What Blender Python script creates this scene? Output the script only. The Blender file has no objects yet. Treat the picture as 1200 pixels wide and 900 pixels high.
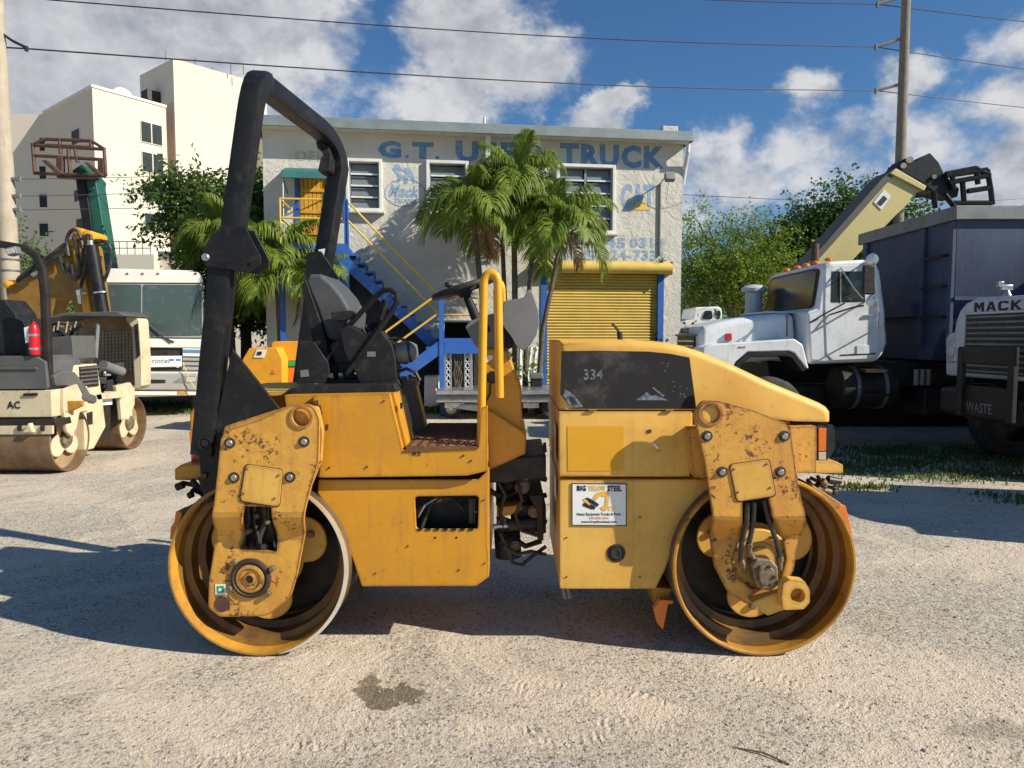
import bpy, bmesh, math, random
import numpy as np
from mathutils import Vector, Matrix
from mathutils.geometry import tessellate_polygon
R = math.radians
random.seed(7)
rng = np.random.default_rng(7)
sc = bpy.context.scene
col = sc.collection

# ---------------------------------------------------------------- camera
CAM_H = 1.645
PITCH = R(3.78)
FOC = 833.0
cam_d = bpy.data.cameras.new('camera'); cam = bpy.data.objects.new('camera', cam_d); col.objects.link(cam)
cam.location = (0, 0, CAM_H); cam.rotation_euler = (R(90) - PITCH, 0, 0)
cam_d.sensor_width = 36; cam_d.lens = 36 * FOC / 1200
cam_d.clip_start = 0.05; cam_d.clip_end = 3000
sc.camera = cam
sc.render.resolution_x = 1024; sc.render.resolution_y = 768
sc.view_settings.view_transform = 'Standard'; sc.view_settings.look = 'None'
sc.view_settings.exposure = 0.42; sc.view_settings.gamma = 1.0

def W(px, py, Y):
    """world point seen at photograph pixel (px, py) at distance Y"""
    u = (px - 600) / FOC; v = (py - 450) / FOC
    c, s = math.cos(PITCH), math.sin(PITCH)
    dy = c - v * s; dz = -s - v * c
    t = Y / dy
    return Vector((u * t, Y, CAM_H + dz * t))
def pdir(px, py):
    return (W(px, py, 1.0) - Vector((0, 0, CAM_H))).normalized()
def G(px, py):
    """ground point under a pixel"""
    d = pdir(px, py); t = -CAM_H / d.z
    return Vector((d.x * t, d.y * t, 0))

# ---------------------------------------------------------------- sun and sky
SUN_EL = R(33); sh = Vector((0.93, -0.36, 0)).normalized()
sun_v = Vector((sh.x * math.cos(SUN_EL), sh.y * math.cos(SUN_EL), math.sin(SUN_EL)))
sl = bpy.data.lights.new('sun', 'SUN'); sun = bpy.data.objects.new('sun', sl); col.objects.link(sun)
sl.energy = 5.0; sl.angle = R(0.5); sl.color = (1.0, 0.93, 0.80)
sun.rotation_euler = sun_v.to_track_quat('Z', 'Y').to_euler(); sun.location = (20, -8, 20)

world = bpy.data.worlds.new('World'); sc.world = world; world.use_nodes = True
nt = world.node_tree; nt.nodes.clear()
def N(tree, t, **kw):
    n = tree.nodes.new(t)
    for k, v in kw.items():
        if k in ('i',):
            for a, b in v.items(): n.inputs[a].default_value = b
        else: setattr(n, k, v)
    return n
L = nt.links.new
wo = N(nt, 'ShaderNodeOutputWorld'); bg = N(nt, 'ShaderNodeBackground'); bg.inputs[1].default_value = 0.050
sky = N(nt, 'ShaderNodeTexSky'); sky.sky_type = 'NISHITA'; sky.sun_disc = False
sky.sun_elevation = SUN_EL; sky.sun_rotation = math.atan2(sh.x, sh.y); sky.air_density = 1.0; sky.dust_density = 0.4; sky.ozone_density = 3.0
tc = N(nt, 'ShaderNodeTexCoord')
tint = N(nt, 'ShaderNodeMix', data_type='RGBA', blend_type='MULTIPLY'); tint.inputs[0].default_value = 1
tint.inputs[7].default_value = (0.82, 1.26, 1.60, 1)
L(sky.outputs[0], tint.inputs[6])
def wmath(op, a, b=None, c=None, clamp=False):
    n = N(nt, 'ShaderNodeMath', operation=op, use_clamp=clamp)
    for k, x in enumerate((a, b, c)):
        if x is None: continue
        if isinstance(x, (int, float)): n.inputs[k].default_value = x
        else: L(x, n.inputs[k])
    return n.outputs[0]
def wnoise(vec, scale, det=6, rough=.6, dist=0.0):
    n = N(nt, 'ShaderNodeTexNoise'); n.inputs['Scale'].default_value = scale; n.inputs['Detail'].default_value = det
    n.inputs['Roughness'].default_value = rough; n.inputs['Distortion'].default_value = dist
    L(vec, n.inputs['Vector']); return n.outputs[0]
def wvec(op, a, b):
    n = N(nt, 'ShaderNodeVectorMath', operation=op); L(a, n.inputs[0])
    if isinstance(b, (tuple, list, Vector)): n.inputs[1].default_value = b
    else: L(b, n.inputs[1])
    return n.outputs[0]
gen = tc.outputs['Generated']
warp0 = N(nt, 'ShaderNodeTexNoise'); warp0.inputs['Scale'].default_value = 9; warp0.inputs['Detail'].default_value = 6; warp0.inputs['Roughness'].default_value = .65
L(gen, warp0.inputs['Vector'])
wv = wvec('MULTIPLY', wvec('SUBTRACT', warp0.outputs['Color'], (.5, .5, .5)), (.11, .11, .11))
dirw = wvec('ADD', gen, wv)
sq = wvec('MULTIPLY', dirw, (1, 1, 1.5))
# cloud masses: where they stand in the sky (direction), angular radius, weight
blobs = [(120, 20, 300, 1.0), (280, 25, 190, .9), (60, 110, 210, .95), (-150, 40, 260, .9), (420, -15, 90, .6), (560, 55, 125, 1.0), (610, 75, 110, .95), (530, 105, 120, .85), (440, 130, 50, .45),
         (725, 120, 48, .85), (700, 150, 60, .8), (935, 105, 55, .8), (940, 135, 55, .55), (1060, 90, 60, .6), (860, 205, 100, .8), (960, 190, 120, .65), (1090, 165, 110, .65),
         (1190, 120, 90, .75), (1170, 230, 160, .85), (1000, 240, 110, .5), (1280, 40, 120, .8), (800, 240, 120, .6), (1400, 150, 200, .9)]
acc = None
for (bx_, by_, br_, bw_) in blobs:
    d = pdir(bx_, by_); dd = Vector((d.x, d.y, d.z * 1.5))
    dist = N(nt, 'ShaderNodeVectorMath', operation='DISTANCE'); L(sq, dist.inputs[0]); dist.inputs[1].default_value = dd
    mr = N(nt, 'ShaderNodeMapRange'); mr.interpolation_type = 'SMOOTHSTEP'
    L(dist.outputs['Value'], mr.inputs[0]); mr.inputs[1].default_value = 0.0; mr.inputs[2].default_value = br_ / FOC * 1.3
    mr.inputs[3].default_value = bw_; mr.inputs[4].default_value = 0
    acc = mr.outputs[0] if acc is None else wmath('MAXIMUM', acc, mr.outputs[0])
# elsewhere in the sky: the same broken cumulus, from noise alone
front = N(nt, 'ShaderNodeMapRange'); L(wvec('DOT_PRODUCT', gen, (0, 1, 0)), front.inputs[0])
dot = N(nt, 'ShaderNodeVectorMath', operation='DOT_PRODUCT'); L(gen, dot.inputs[0]); dot.inputs[1].default_value = (0, 1, 0.15)
L(dot.outputs['Value'], front.inputs[0]); front.inputs[1].default_value = .55; front.inputs[2].default_value = .75; front.inputs[3].default_value = 1; front.inputs[4].default_value = 0
bign = wnoise(gen, 2.6, 4, .5)
rest = wmath('MULTIPLY', wmath('MULTIPLY', wmath('SUBTRACT', bign, .50), 4.0, clamp=True), front.outputs[0])
acc = wmath('MAXIMUM', acc, wmath('MULTIPLY', rest, .6))
st = wvec('MULTIPLY', gen, (1, 1, 1.35))
def puffs(v):
    vo = N(nt, 'ShaderNodeTexVoronoi'); vo.inputs['Scale'].default_value = 17; vo.inputs['Detail'].default_value = 3; vo.inputs['Roughness'].default_value = .6; vo.normalize = True
    L(wvec('ADD', v, wvec('MULTIPLY', wv, (.45, .45, .45))), vo.inputs['Vector'])
    return wmath('ADD', wmath('MULTIPLY', wnoise(v, 8, 10, .62, .2), .72), wmath('MULTIPLY', wmath('SUBTRACT', .75, vo.outputs['Distance']), .42))
n1 = puffs(st)
dens = wmath('SUBTRACT', wmath('ADD', wmath('MULTIPLY', acc, .95), wmath('MULTIPLY', n1, 1.25)), 1.00)
cov = N(nt, 'ShaderNodeMapRange'); cov.interpolation_type = 'SMOOTHSTEP'; L(dens, cov.inputs[0]); cov.inputs[1].default_value = 0.0; cov.inputs[2].default_value = .38
n2 = puffs(wvec('ADD', st, (0.022, -0.008, 0.035)))
lit = wmath('ADD', wmath('MULTIPLY', wmath('SUBTRACT', n1, n2), 1.9), .66, clamp=True)
# thick cloud is greyer
thick = N(nt, 'ShaderNodeMapRange'); L(wmath('ADD', dens, wmath('MULTIPLY', wmath('SUBTRACT', wnoise(st, 3.2, 5, .55), .5), .9)), thick.inputs[0]); thick.inputs[1].default_value = .35; thick.inputs[2].default_value = .95; thick.inputs[3].default_value = 1; thick.inputs[4].default_value = .5
lum = wmath('MULTIPLY', lit, thick.outputs[0])
cr = N(nt, 'ShaderNodeValToRGB'); L(lum, cr.inputs[0])
e = cr.color_ramp.elements; e[0].position = 0.1; e[0].color = (3.0, 3.5, 4.3, 1); e[1].position = .8; e[1].color = (11.0, 11.0, 11.1, 1)
mx = N(nt, 'ShaderNodeMix', data_type='RGBA'); L(wmath('MULTIPLY', cov.outputs[0], .93), mx.inputs[0]); L(tint.outputs[2], mx.inputs[6]); L(cr.outputs[0], mx.inputs[7])
L(mx.outputs[2], bg.inputs[0]); L(bg.outputs[0], wo.inputs[0])

# ---------------------------------------------------------------- materials
def _new(name):
    m = bpy.data.materials.new(name); m.use_nodes = True; t = m.node_tree
    return m, t, t.nodes['Principled BSDF']
def _math(t, op, a, b=None, clamp=False):
    n = N(t, 'ShaderNodeMath', operation=op, use_clamp=clamp)
    for k, x in enumerate((a, b)):
        if x is None: continue
        if isinstance(x, (int, float)): n.inputs[k].default_value = x
        else: t.links.new(x, n.inputs[k])
    return n.outputs[0]
def _noise(t, vec, scale, det=5, rough=.55, dist=0):
    n = N(t, 'ShaderNodeTexNoise'); n.inputs['Scale'].default_value = scale; n.inputs['Detail'].default_value = det
    n.inputs['Roughness'].default_value = rough; n.inputs['Distortion'].default_value = dist
    if vec is not None: t.links.new(vec, n.inputs['Vector'])
    return n.outputs[0]
def _ramp(t, fac, a, b):
    n = N(t, 'ShaderNodeMapRange'); t.links.new(fac, n.inputs[0]); n.inputs[1].default_value = a; n.inputs[2].default_value = b
    n.interpolation_type = 'SMOOTHSTEP'; return n.outputs[0]
def _mix(t, fac, a, b):
    n = N(t, 'ShaderNodeMix', data_type='RGBA')
    if isinstance(fac, (int, float)): n.inputs[0].default_value = fac
    else: t.links.new(fac, n.inputs[0])
    for k, x in ((6, a), (7, b)):
        if isinstance(x, tuple): n.inputs[k].default_value = (*x[:3], 1)
        else: t.links.new(x, n.inputs[k])
    return n.outputs[2]
def _obj(t, scale=(1, 1, 1)):
    c = N(t, 'ShaderNodeTexCoord'); mp = N(t, 'ShaderNodeMapping'); mp.inputs['Scale'].default_value = scale
    t.links.new(c.outputs['Object'], mp.inputs[0]); return mp.outputs[0]

def paint(name, c, c2=None, rough=.45, metal=0, var=.5, vscale=3, dirt=0.0, dirtc=(.10, .06, .03), dscale=9,
          rust=0.0, rustc=(.085, .032, .014), rscale=22, edge=0.0, bump=.0, bscale=60, streak=0.0, streakc=(.12, .09, .06), coat=0, spec=.5):
    """painted or raw surface: colour drift, dirt patches, rust specks, worn edges, run-down streaks"""
    m, t, p = _new(name); lk = t.links.new
    v = _obj(t)
    if c2 is None: c2 = tuple(x * .8 for x in c)
    colr = _mix(t, _math(t, 'MULTIPLY', _ramp(t, _noise(t, v, vscale, 5, .6), .35, .68), var), c, c2)
    rgh = None
    if streak:
        vs = _obj(t, (9, 9, .9))
        colr = _mix(t, _math(t, 'MULTIPLY', _ramp(t, _noise(t, vs, 2.2, 6, .65), .52, .75), streak), colr, streakc)
    if dirt:
        dm = _ramp(t, _noise(t, v, dscale, 8, .7), .50, .74)
        colr = _mix(t, _math(t, 'MULTIPLY', dm, dirt), colr, dirtc)
    if rust:
        a = _noise(t, v, rscale, 6, .68, .3); b = _noise(t, v, rscale * .16, 3, .5)
        lo = .80 - .20 * rust
        rm = _ramp(t, _math(t, 'ADD', _math(t, 'MULTIPLY', a, .62), _math(t, 'MULTIPLY', b, .42)), lo - .06, lo - .01)
        colr = _mix(t, rm, colr, _mix(t, _noise(t, v, 70), rustc, tuple(x * 2.4 for x in rustc)))
        rgh = rm
    if edge:
        bv = N(t, 'ShaderNodeBevel'); bv.samples = 4; bv.inputs[0].default_value = .028
        ge = N(t, 'ShaderNodeNewGeometry')
        dt = N(t, 'ShaderNodeVectorMath', operation='DOT_PRODUCT'); lk(bv.outputs[0], dt.inputs[0]); lk(ge.outputs['Normal'], dt.inputs[1])
        em = _ramp(t, _math(t, 'ADD', _math(t, 'SUBTRACT', 1, dt.outputs['Value']), _math(t, 'MULTIPLY', _math(t, 'SUBTRACT', _noise(t, v, 22, 6, .75), .52), .55)), .03, .13)
        colr = _mix(t, _math(t, 'MULTIPLY', em, edge), colr, rustc)
    lk(colr, p.inputs['Base Color'])
    rr = _math(t, 'ADD', rough - .1, _math(t, 'MULTIPLY', _noise(t, v, vscale * 4, 4), .22))
    if rgh is not None: rr = _math(t, 'MAXIMUM', rr, _math(t, 'MULTIPLY', rgh, .85))
    lk(rr, p.inputs['Roughness'])
    p.inputs['Metallic'].default_value = metal; p.inputs['Specular IOR Level'].default_value = spec
    if coat: p.inputs['Coat Weight'].default_value = coat; p.inputs['Coat Roughness'].default_value = .25
    if bump:
        bn = N(t, 'ShaderNodeBump'); bn.inputs['Strength'].default_value = 1; bn.inputs['Distance'].default_value = bump
        lk(_noise(t, v, bscale, 6, .6), bn.inputs['Height']); lk(bn.outputs[0], p.inputs['Normal'])
    return m

def leafmat(name, c, c2, tr=.35):
    m, t, p = _new(name); lk = t.links.new
    oi = N(t, 'ShaderNodeObjectInfo'); v = _obj(t)
    cc = _mix(t, _ramp(t, _noise(t, v, 1.7, 4, .7), .3, .7), c, c2)
    cc = _mix(t, _math(t, 'MULTIPLY', _ramp(t, _noise(t, v, 14, 2, .5), .5, .72), .5), cc, tuple(min(1, x * 1.9) for x in c2))
    lk(cc, p.inputs['Base Color']); p.inputs['Roughness'].default_value = .5; p.inputs['Specular IOR Level'].default_value = .35
    trn = N(t, 'ShaderNodeBsdfTranslucent'); lk(cc, trn.inputs[0])
    ms = N(t, 'ShaderNodeMixShader'); ms.inputs[0].default_value = tr
    out = t.nodes['Material Output']; lk(p.outputs[0], ms.inputs[1]); lk(trn.outputs[0], ms.inputs[2]); lk(ms.outputs[0], out.inputs[0])
    return m
def glassmat(name, c=(.02, .03, .03), rough=.06, alpha=None):
    m, t, p = _new(name)
    v = _obj(t)
    t.links.new(_mix(t, _math(t, 'MULTIPLY', _ramp(t, _noise(t, v, 5, 6, .7), .5, .8), .35), c, (.22, .21, .19)), p.inputs['Base Color'])
    p.inputs['Roughness'].default_value = rough; p.inputs['Specular IOR Level'].default_value = .6
    if alpha is not None: p.inputs['Alpha'].default_value = alpha
    return m

M = {}
YEL = (.64, .288, .010)
M['yellow'] = paint('machine_yellow', YEL, (.54, .24, .016), rough=.42, var=.85, vscale=2.2, dirt=.42, dirtc=(.40, .17, .03), dscale=5, rust=.34, rscale=55, edge=.6, streak=.55, streakc=(.36, .17, .04), bump=.0006, bscale=40, coat=.15)
M['yellow_fade'] = paint('faded_yellow', (.74, .43, .085), (.62, .32, .05), rough=.5, var=.8, vscale=3, dirt=.28, dirtc=(.48, .25, .06), dscale=5, rust=.30, rscale=60, edge=.5, streak=.5, streakc=(.42, .22, .07), bump=.0006, bscale=40)
M['yellow_rust'] = paint('rusty_yellow_plate', (.68, .36, .055), (.56, .25, .04), rough=.55, var=.9, vscale=5, dirt=.5, dirtc=(.44, .19, .05), dscale=8, rust=.80, rscale=40, edge=1.0, streak=.4, streakc=(.28, .12, .05), bump=.0018, bscale=38)
M['yellow_decal'] = paint('bright_yellow_patch', (.70, .35, .012), (.60, .27, .01), rough=.45, var=.5, rust=.2)
M['orange_rust'] = paint('orange_rust_rim', (.60, .30, .030), (.34, .15, .02), rough=.55, var=.9, vscale=3, dirt=.5, dirtc=(.17, .065, .02), dscale=7, rust=.55, rscale=24, edge=.6, bump=.002, bscale=30)
M['drum_steel'] = paint('worn_drum_steel', (.20, .16, .12), (.10, .075, .05), rough=.48, metal=.5, var=1, vscale=5, dirt=.5, dirtc=(.22, .17, .12), dscale=12, bump=.001, bscale=50)
M['rim_inner'] = paint('shaded_rust_lining', (.25, .125, .022), (.08, .038, .012), rough=.5, var=.9, vscale=3, dirt=.5, dirtc=(.05, .022, .01), dscale=7, rust=.4, rscale=20, bump=.001)  # deep shade of the drum interior put into a darker rusty base colour
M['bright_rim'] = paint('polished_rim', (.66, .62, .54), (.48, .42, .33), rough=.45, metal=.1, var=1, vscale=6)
M['black_paint'] = paint('black_frame_paint', (.007, .008, .010), (.016, .016, .017), rough=.45, spec=.28, var=.7, vscale=4, dirt=.25, dirtc=(.10, .085, .06), dscale=14, rust=.30, rustc=(.07, .035, .018), rscale=30, edge=.10, streak=.18, streakc=(.05, .05, .045), bump=.0008)
M['black'] = paint('black_rubber', (.012, .012, .013), (.03, .028, .026), rough=.6, var=.8, vscale=9, dirt=.3, dirtc=(.07, .06, .045), dscale=12, bump=.0006)
M['engine'] = paint('oily_black_iron', (.012, .011, .010), (.04, .03, .022), rough=.5, metal=.2, var=.9, vscale=14, dirt=.5, dirtc=(.07, .05, .03), dscale=20)
M['vinyl'] = paint('grey_seat_vinyl', (.055, .058, .062), (.075, .08, .085), rough=.65, var=.6, vscale=5, dirt=.2, dirtc=(.14, .13, .11), bump=.001, bscale=120)
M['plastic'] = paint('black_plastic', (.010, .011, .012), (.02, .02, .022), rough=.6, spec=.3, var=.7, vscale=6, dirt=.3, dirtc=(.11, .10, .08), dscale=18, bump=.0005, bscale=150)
M['grey_plastic'] = paint('grey_cowl_plastic', (.14, .145, .15), (.19, .19, .19), rough=.5, var=.7, vscale=4, dirt=.3, dirtc=(.2, .17, .13), dscale=14)
M['bolt'] = paint('bolt_steel', (.42, .41, .38), (.25, .23, .2), rough=.38, metal=.7, var=.8, vscale=30)
M['washer'] = paint('dark_washer', (.05, .035, .025), (.09, .06, .04), rough=.6, metal=.3)
M['hose'] = paint('hydraulic_hose', (.016, .016, .017), (.05, .045, .04), rough=.5, var=.8, vscale=15)
M['cast'] = paint('dirty_cast_metal', (.24, .19, .12), (.12, .085, .05), rough=.6, metal=.3, var=1, vscale=20, dirt=.5, dirtc=(.06, .04, .03), dscale=25, bump=.001)
M['tread'] = paint('rusty_tread_plate', (.15, .07, .035), (.25, .13, .06), rough=.6, metal=.25, var=.9, vscale=14, dirt=.6, dirtc=(.07, .035, .02), dscale=18)
M['lensr'] = paint('red_lens', (.45, .02, .012), rough=.25, var=.3, spec=.7)
M['lenso'] = paint('orange_lens', (.72, .17, .012), (.5, .10, .01), rough=.25, var=.4, spec=.7)
M['lensc'] = paint('clear_lens', (.5, .47, .38), rough=.25, var=.6, spec=.7)
M['orange'] = paint('orange_reflector', (.80, .22, .02), (.62, .14, .01), rough=.45, var=.6, rust=.3)
M['white'] = paint('white_sheet', (.80, .80, .78), rough=.5, var=.3)
M['ink'] = paint('black_ink', (.015, .015, .02), rough=.5, var=.2)
M['inkyel'] = paint('yellow_ink', (.78, .46, .05), rough=.5, var=.2)
M['inkorange'] = paint('orange_ink', (.72, .30, .10), rough=.5, var=.2)
M['green'] = paint('green_ink', (.02, .36, .12), rough=.5, var=.3)
M['smoke'] = glassmat('smoked_panel', (.006, .007, .011), .10)
M['wash'] = paint('scratched_residue_film', (.20, .23, .27), (.05, .06, .08), rough=.4, var=1, vscale=60)  # pale scratched sticker residue on the smoked window
# truck and machines
M['wtruck'] = paint('white_truck_paint', (.74, .76, .76), (.64, .65, .64), rough=.4, var=.7, vscale=2, dirt=.5, dirtc=(.42, .38, .31), dscale=4, rust=.42, rscale=18, edge=.35, streak=.5, streakc=(.42, .37, .29), coat=.3)
M['gtruck'] = paint('grey_white_truck_paint', (.55, .55, .55), (.45, .45, .45), rough=.42, var=.6, vscale=2, dirt=.35, dirtc=(.35, .32, .27), dscale=6, streak=.3, streakc=(.3, .27, .22), coat=.2)
M['blue_steel'] = paint('faded_blue_steel', (.060, .080, .138), (.044, .058, .100), rough=.6, spec=.3, var=.9, vscale=1.6, dirt=.4, dirtc=(.085, .085, .09), dscale=3, rust=.3, rscale=9, streak=.6, streakc=(.10, .11, .13), bump=.003, bscale=5)
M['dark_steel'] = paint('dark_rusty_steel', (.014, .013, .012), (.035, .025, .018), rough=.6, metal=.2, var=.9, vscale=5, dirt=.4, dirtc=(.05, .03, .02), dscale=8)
M['grey_steel'] = paint('weathered_grey_steel', (.20, .21, .21), (.13, .13, .13), rough=.5, metal=.3, var=.8, vscale=3, dirt=.3)
M['chrome'] = paint('worn_chrome', (.62, .62, .60), (.4, .39, .36), rough=.28, metal=.85, var=.7, vscale=9)
M['tyre'] = paint('tyre_rubber', (.018, .018, .018), (.05, .047, .04), rough=.75, var=.9, vscale=7, dirt=.5, dirtc=(.10, .085, .06), dscale=9)
M['glass'] = glassmat('tinted_window_glass', (.016, .024, .022), .18)
M['rvglass'] = glassmat('motorhome_glass', (.05, .075, .07), .10)
M['boomyel'] = paint('pale_yellow_boom', (.62, .52, .21), (.55, .45, .17), rough=.5, var=.6, vscale=2, dirt=.25, dirtc=(.35, .28, .14), dscale=6, streak=.3, streakc=(.4, .32, .16))
M['boomgrey'] = paint('shaded_boom_top', (.10, .095, .08), (.07, .065, .055), rough=.6)
M['greenboom'] = paint('green_boom_paint', (.012, .085, .055), (.02, .12, .08), rough=.45, var=.7, dirt=.3, dirtc=(.05, .07, .05))
M['rustred'] = paint('rusty_carriage_steel', (.07, .034, .024), (.11, .055, .035), rough=.65, var=1, vscale=8)
M['ochre'] = paint('dirty_ochre_arm', (.30, .155, .02), (.20, .10, .015), rough=.5, var=.9, vscale=3, dirt=.5, dirtc=(.16, .08, .02), dscale=5, rust=.4)
M['cream'] = paint('cream_machine_paint', (.62, .54, .36), (.52, .43, .27), rough=.5, var=.8, vscale=3, dirt=.45, dirtc=(.34, .24, .13), dscale=8, rust=.55, rscale=20, edge=.3)
M['rollergrey'] = paint('grey_moulded_hood', (.085, .085, .085), (.12, .12, .11), rough=.6, var=.7)
M['browndrum'] = paint('brown_drum_steel', (.25, .165, .09), (.15, .09, .05), rough=.5, metal=.35, var=1, vscale=5, dirt=.5, dirtc=(.12, .075, .04), bump=.001)
M['hoodinner'] = paint('dusty_hood_lining', (.36, .25, .14), (.25, .16, .09), rough=.8, var=.9, vscale=4)
M['red'] = paint('extinguisher_red', (.55, .01, .015), rough=.3, var=.3)
M['rvwhite'] = paint('motorhome_white', (.72, .70, .64), (.62, .60, .54), rough=.45, var=.6, dirt=.25, dirtc=(.5, .46, .38), streak=.2, streakc=(.5, .45, .36))
M['rvblue'] = paint('motorhome_blue_stripe', (.10, .22, .45), rough=.45)
M['rvgrey'] = paint('motorhome_grey', (.34, .33, .30), rough=.5)
M['chipper'] = paint('orange_chipper_paint', (.80, .36, .02), (.68, .28, .015), rough=.45, var=.6, dirt=.2)
# building
def stucco(name, c, c2, bumpd=.03, bs=3.2, streakc=(.3, .28, .24)):
    m, t, p = _new(name); lk = t.links.new; v = _obj(t)
    cc = _mix(t, _ramp(t, _noise(t, v, 1.1, 6, .65), .35, .7), c, c2)
    vs = _obj(t, (3, 3, .35)); cc = _mix(t, _math(t, 'MULTIPLY', _ramp(t, _noise(t, vs, 1.6, 6, .7), .55, .8), .35), cc, streakc)
    cc = _mix(t, _math(t, 'MULTIPLY', _ramp(t, _noise(t, v, 12, 6, .7), .56, .78), .35), cc, streakc)
    lk(cc, p.inputs['Base Color']); p.inputs['Roughness'].default_value = .9; p.inputs['Specular IOR Level'].default_value = .2
    h = _math(t, 'ADD', _math(t, 'MULTIPLY', _noise(t, v, bs, 5, .62, .8), 1.0), _math(t, 'MULTIPLY', _noise(t, v, bs * 6, 5, .65), .30))
    bn = N(t, 'ShaderNodeBump'); bn.inputs['Strength'].default_value = 1; bn.inputs['Distance'].default_value = bumpd
    lk(h, bn.inputs['Height']); lk(bn.outputs[0], p.inputs['Normal']); return m
M['stucco'] = stucco('rough_white_stucco', (.60, .575, .50), (.52, .495, .43), .040, 3.4)
M['roofmetal'] = paint('grey_metal_fascia', (.20, .235, .24), (.26, .29, .29), rough=.5, metal=.2, var=.8, streak=.3)
M['stair_blue'] = paint('blue_stair_paint', (.018, .095, .37), (.03, .12, .36), rough=.5, var=.7, dirt=.2, dirtc=(.1, .12, .18))
M['sign_blue'] = paint('faded_blue_lettering', (.10, .22, .42), (.17, .29, .47), rough=.85, var=1, vscale=4, dirt=.45, dirtc=(.42, .44, .45), dscale=9, bump=.05, bscale=4)
M['pale_blue'] = paint('pale_blue_lettering', (.20, .32, .48), (.30, .39, .50), rough=.85, var=1, vscale=4, dirt=.3, dirtc=(.46, .47, .46), dscale=9, bump=.05, bscale=4)
M['beige_letter'] = paint('worn_beige_lettering', (.40, .36, .22), (.48, .45, .33), rough=.85, var=1, vscale=5)
M['sign_yellow'] = paint('faded_yellow_triangle', (.72, .50, .10), rough=.85)
M['rail_yellow'] = paint('yellow_rail_paint', (.72, .46, .06), (.6, .36, .05), rough=.5, var=.6)
M['door_yellow'] = paint('ochre_wooden_door', (.66, .34, .03), (.5, .24, .02), rough=.55, var=.9, vscale=6, streak=.3)
M['shutter'] = paint('yellow_roller_shutter', (.66, .47, .10), (.56, .39, .08), rough=.55, var=.9, vscale=1.4, dirt=.25, dirtc=(.4, .28, .12), dscale=4, streak=.35, streakc=(.42, .30, .13))
M['awning'] = paint('green_awning_cloth', (.03, .13, .13), (.05, .18, .17), rough=.7)
M['frame_white'] = paint('white_window_frame', (.72, .71, .66), (.6, .58, .52), rough=.55, var=.7)
M['pane'] = glassmat('louvre_glass', (.16, .19, .20), .25)
M['darkroom'] = paint('dark_interior', (.02, .02, .02), rough=.9)
M['tower'] = paint('cream_render_wall', (.62, .56, .455), (.57, .51, .41), rough=.9, var=.6, vscale=.15, streak=.15, streakc=(.6, .5, .38), spec=.2)
M['tower_pink'] = paint('pink_render_wall', (.58, .39, .30), rough=.9, var=.4, vscale=.2, spec=.2)
M['farglass'] = paint('far_window_glass', (.02, .03, .034), (.04, .05, .052), rough=.45, spec=.15)
M['concrete'] = paint('concrete_pole', (.44, .38, .29), (.36, .30, .22), rough=.9, var=.8, vscale=3, dirt=.3, dirtc=(.28, .23, .17), streak=.3)
M['wood'] = paint('weathered_pole', (.22, .19, .155), (.17, .14, .11), rough=.9, var=.8, vscale=4)
M['bark'] = paint('bark', (.16, .12, .085), (.09, .065, .045), rough=.9, var=1, vscale=9, bump=.01, bscale=14)
M['palmbark'] = paint('palm_trunk', (.13, .105, .075), (.07, .05, .035), rough=.9, var=1, vscale=12, bump=.01, bscale=18)
M['leaf_palm'] = leafmat('palm_leaf', (.125, .21, .022), (.24, .31, .05), .5)
M['leaf_dead'] = leafmat('dead_palm_leaf', (.28, .17, .07), (.36, .24, .11), .3)
M['leaf_dark'] = leafmat('dark_leaf', (.045, .10, .016), (.09, .15, .025), .4)
M['leaf_mid'] = leafmat('mid_leaf', (.07, .13, .02), (.13, .19, .03), .4)
M['leaf_lime'] = leafmat('light_leaf', (.12, .20, .022), (.21, .28, .04), .5)
M['grass'] = leafmat('grass_blade', (.06, .11, .02), (.13, .17, .04), .3)
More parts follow.
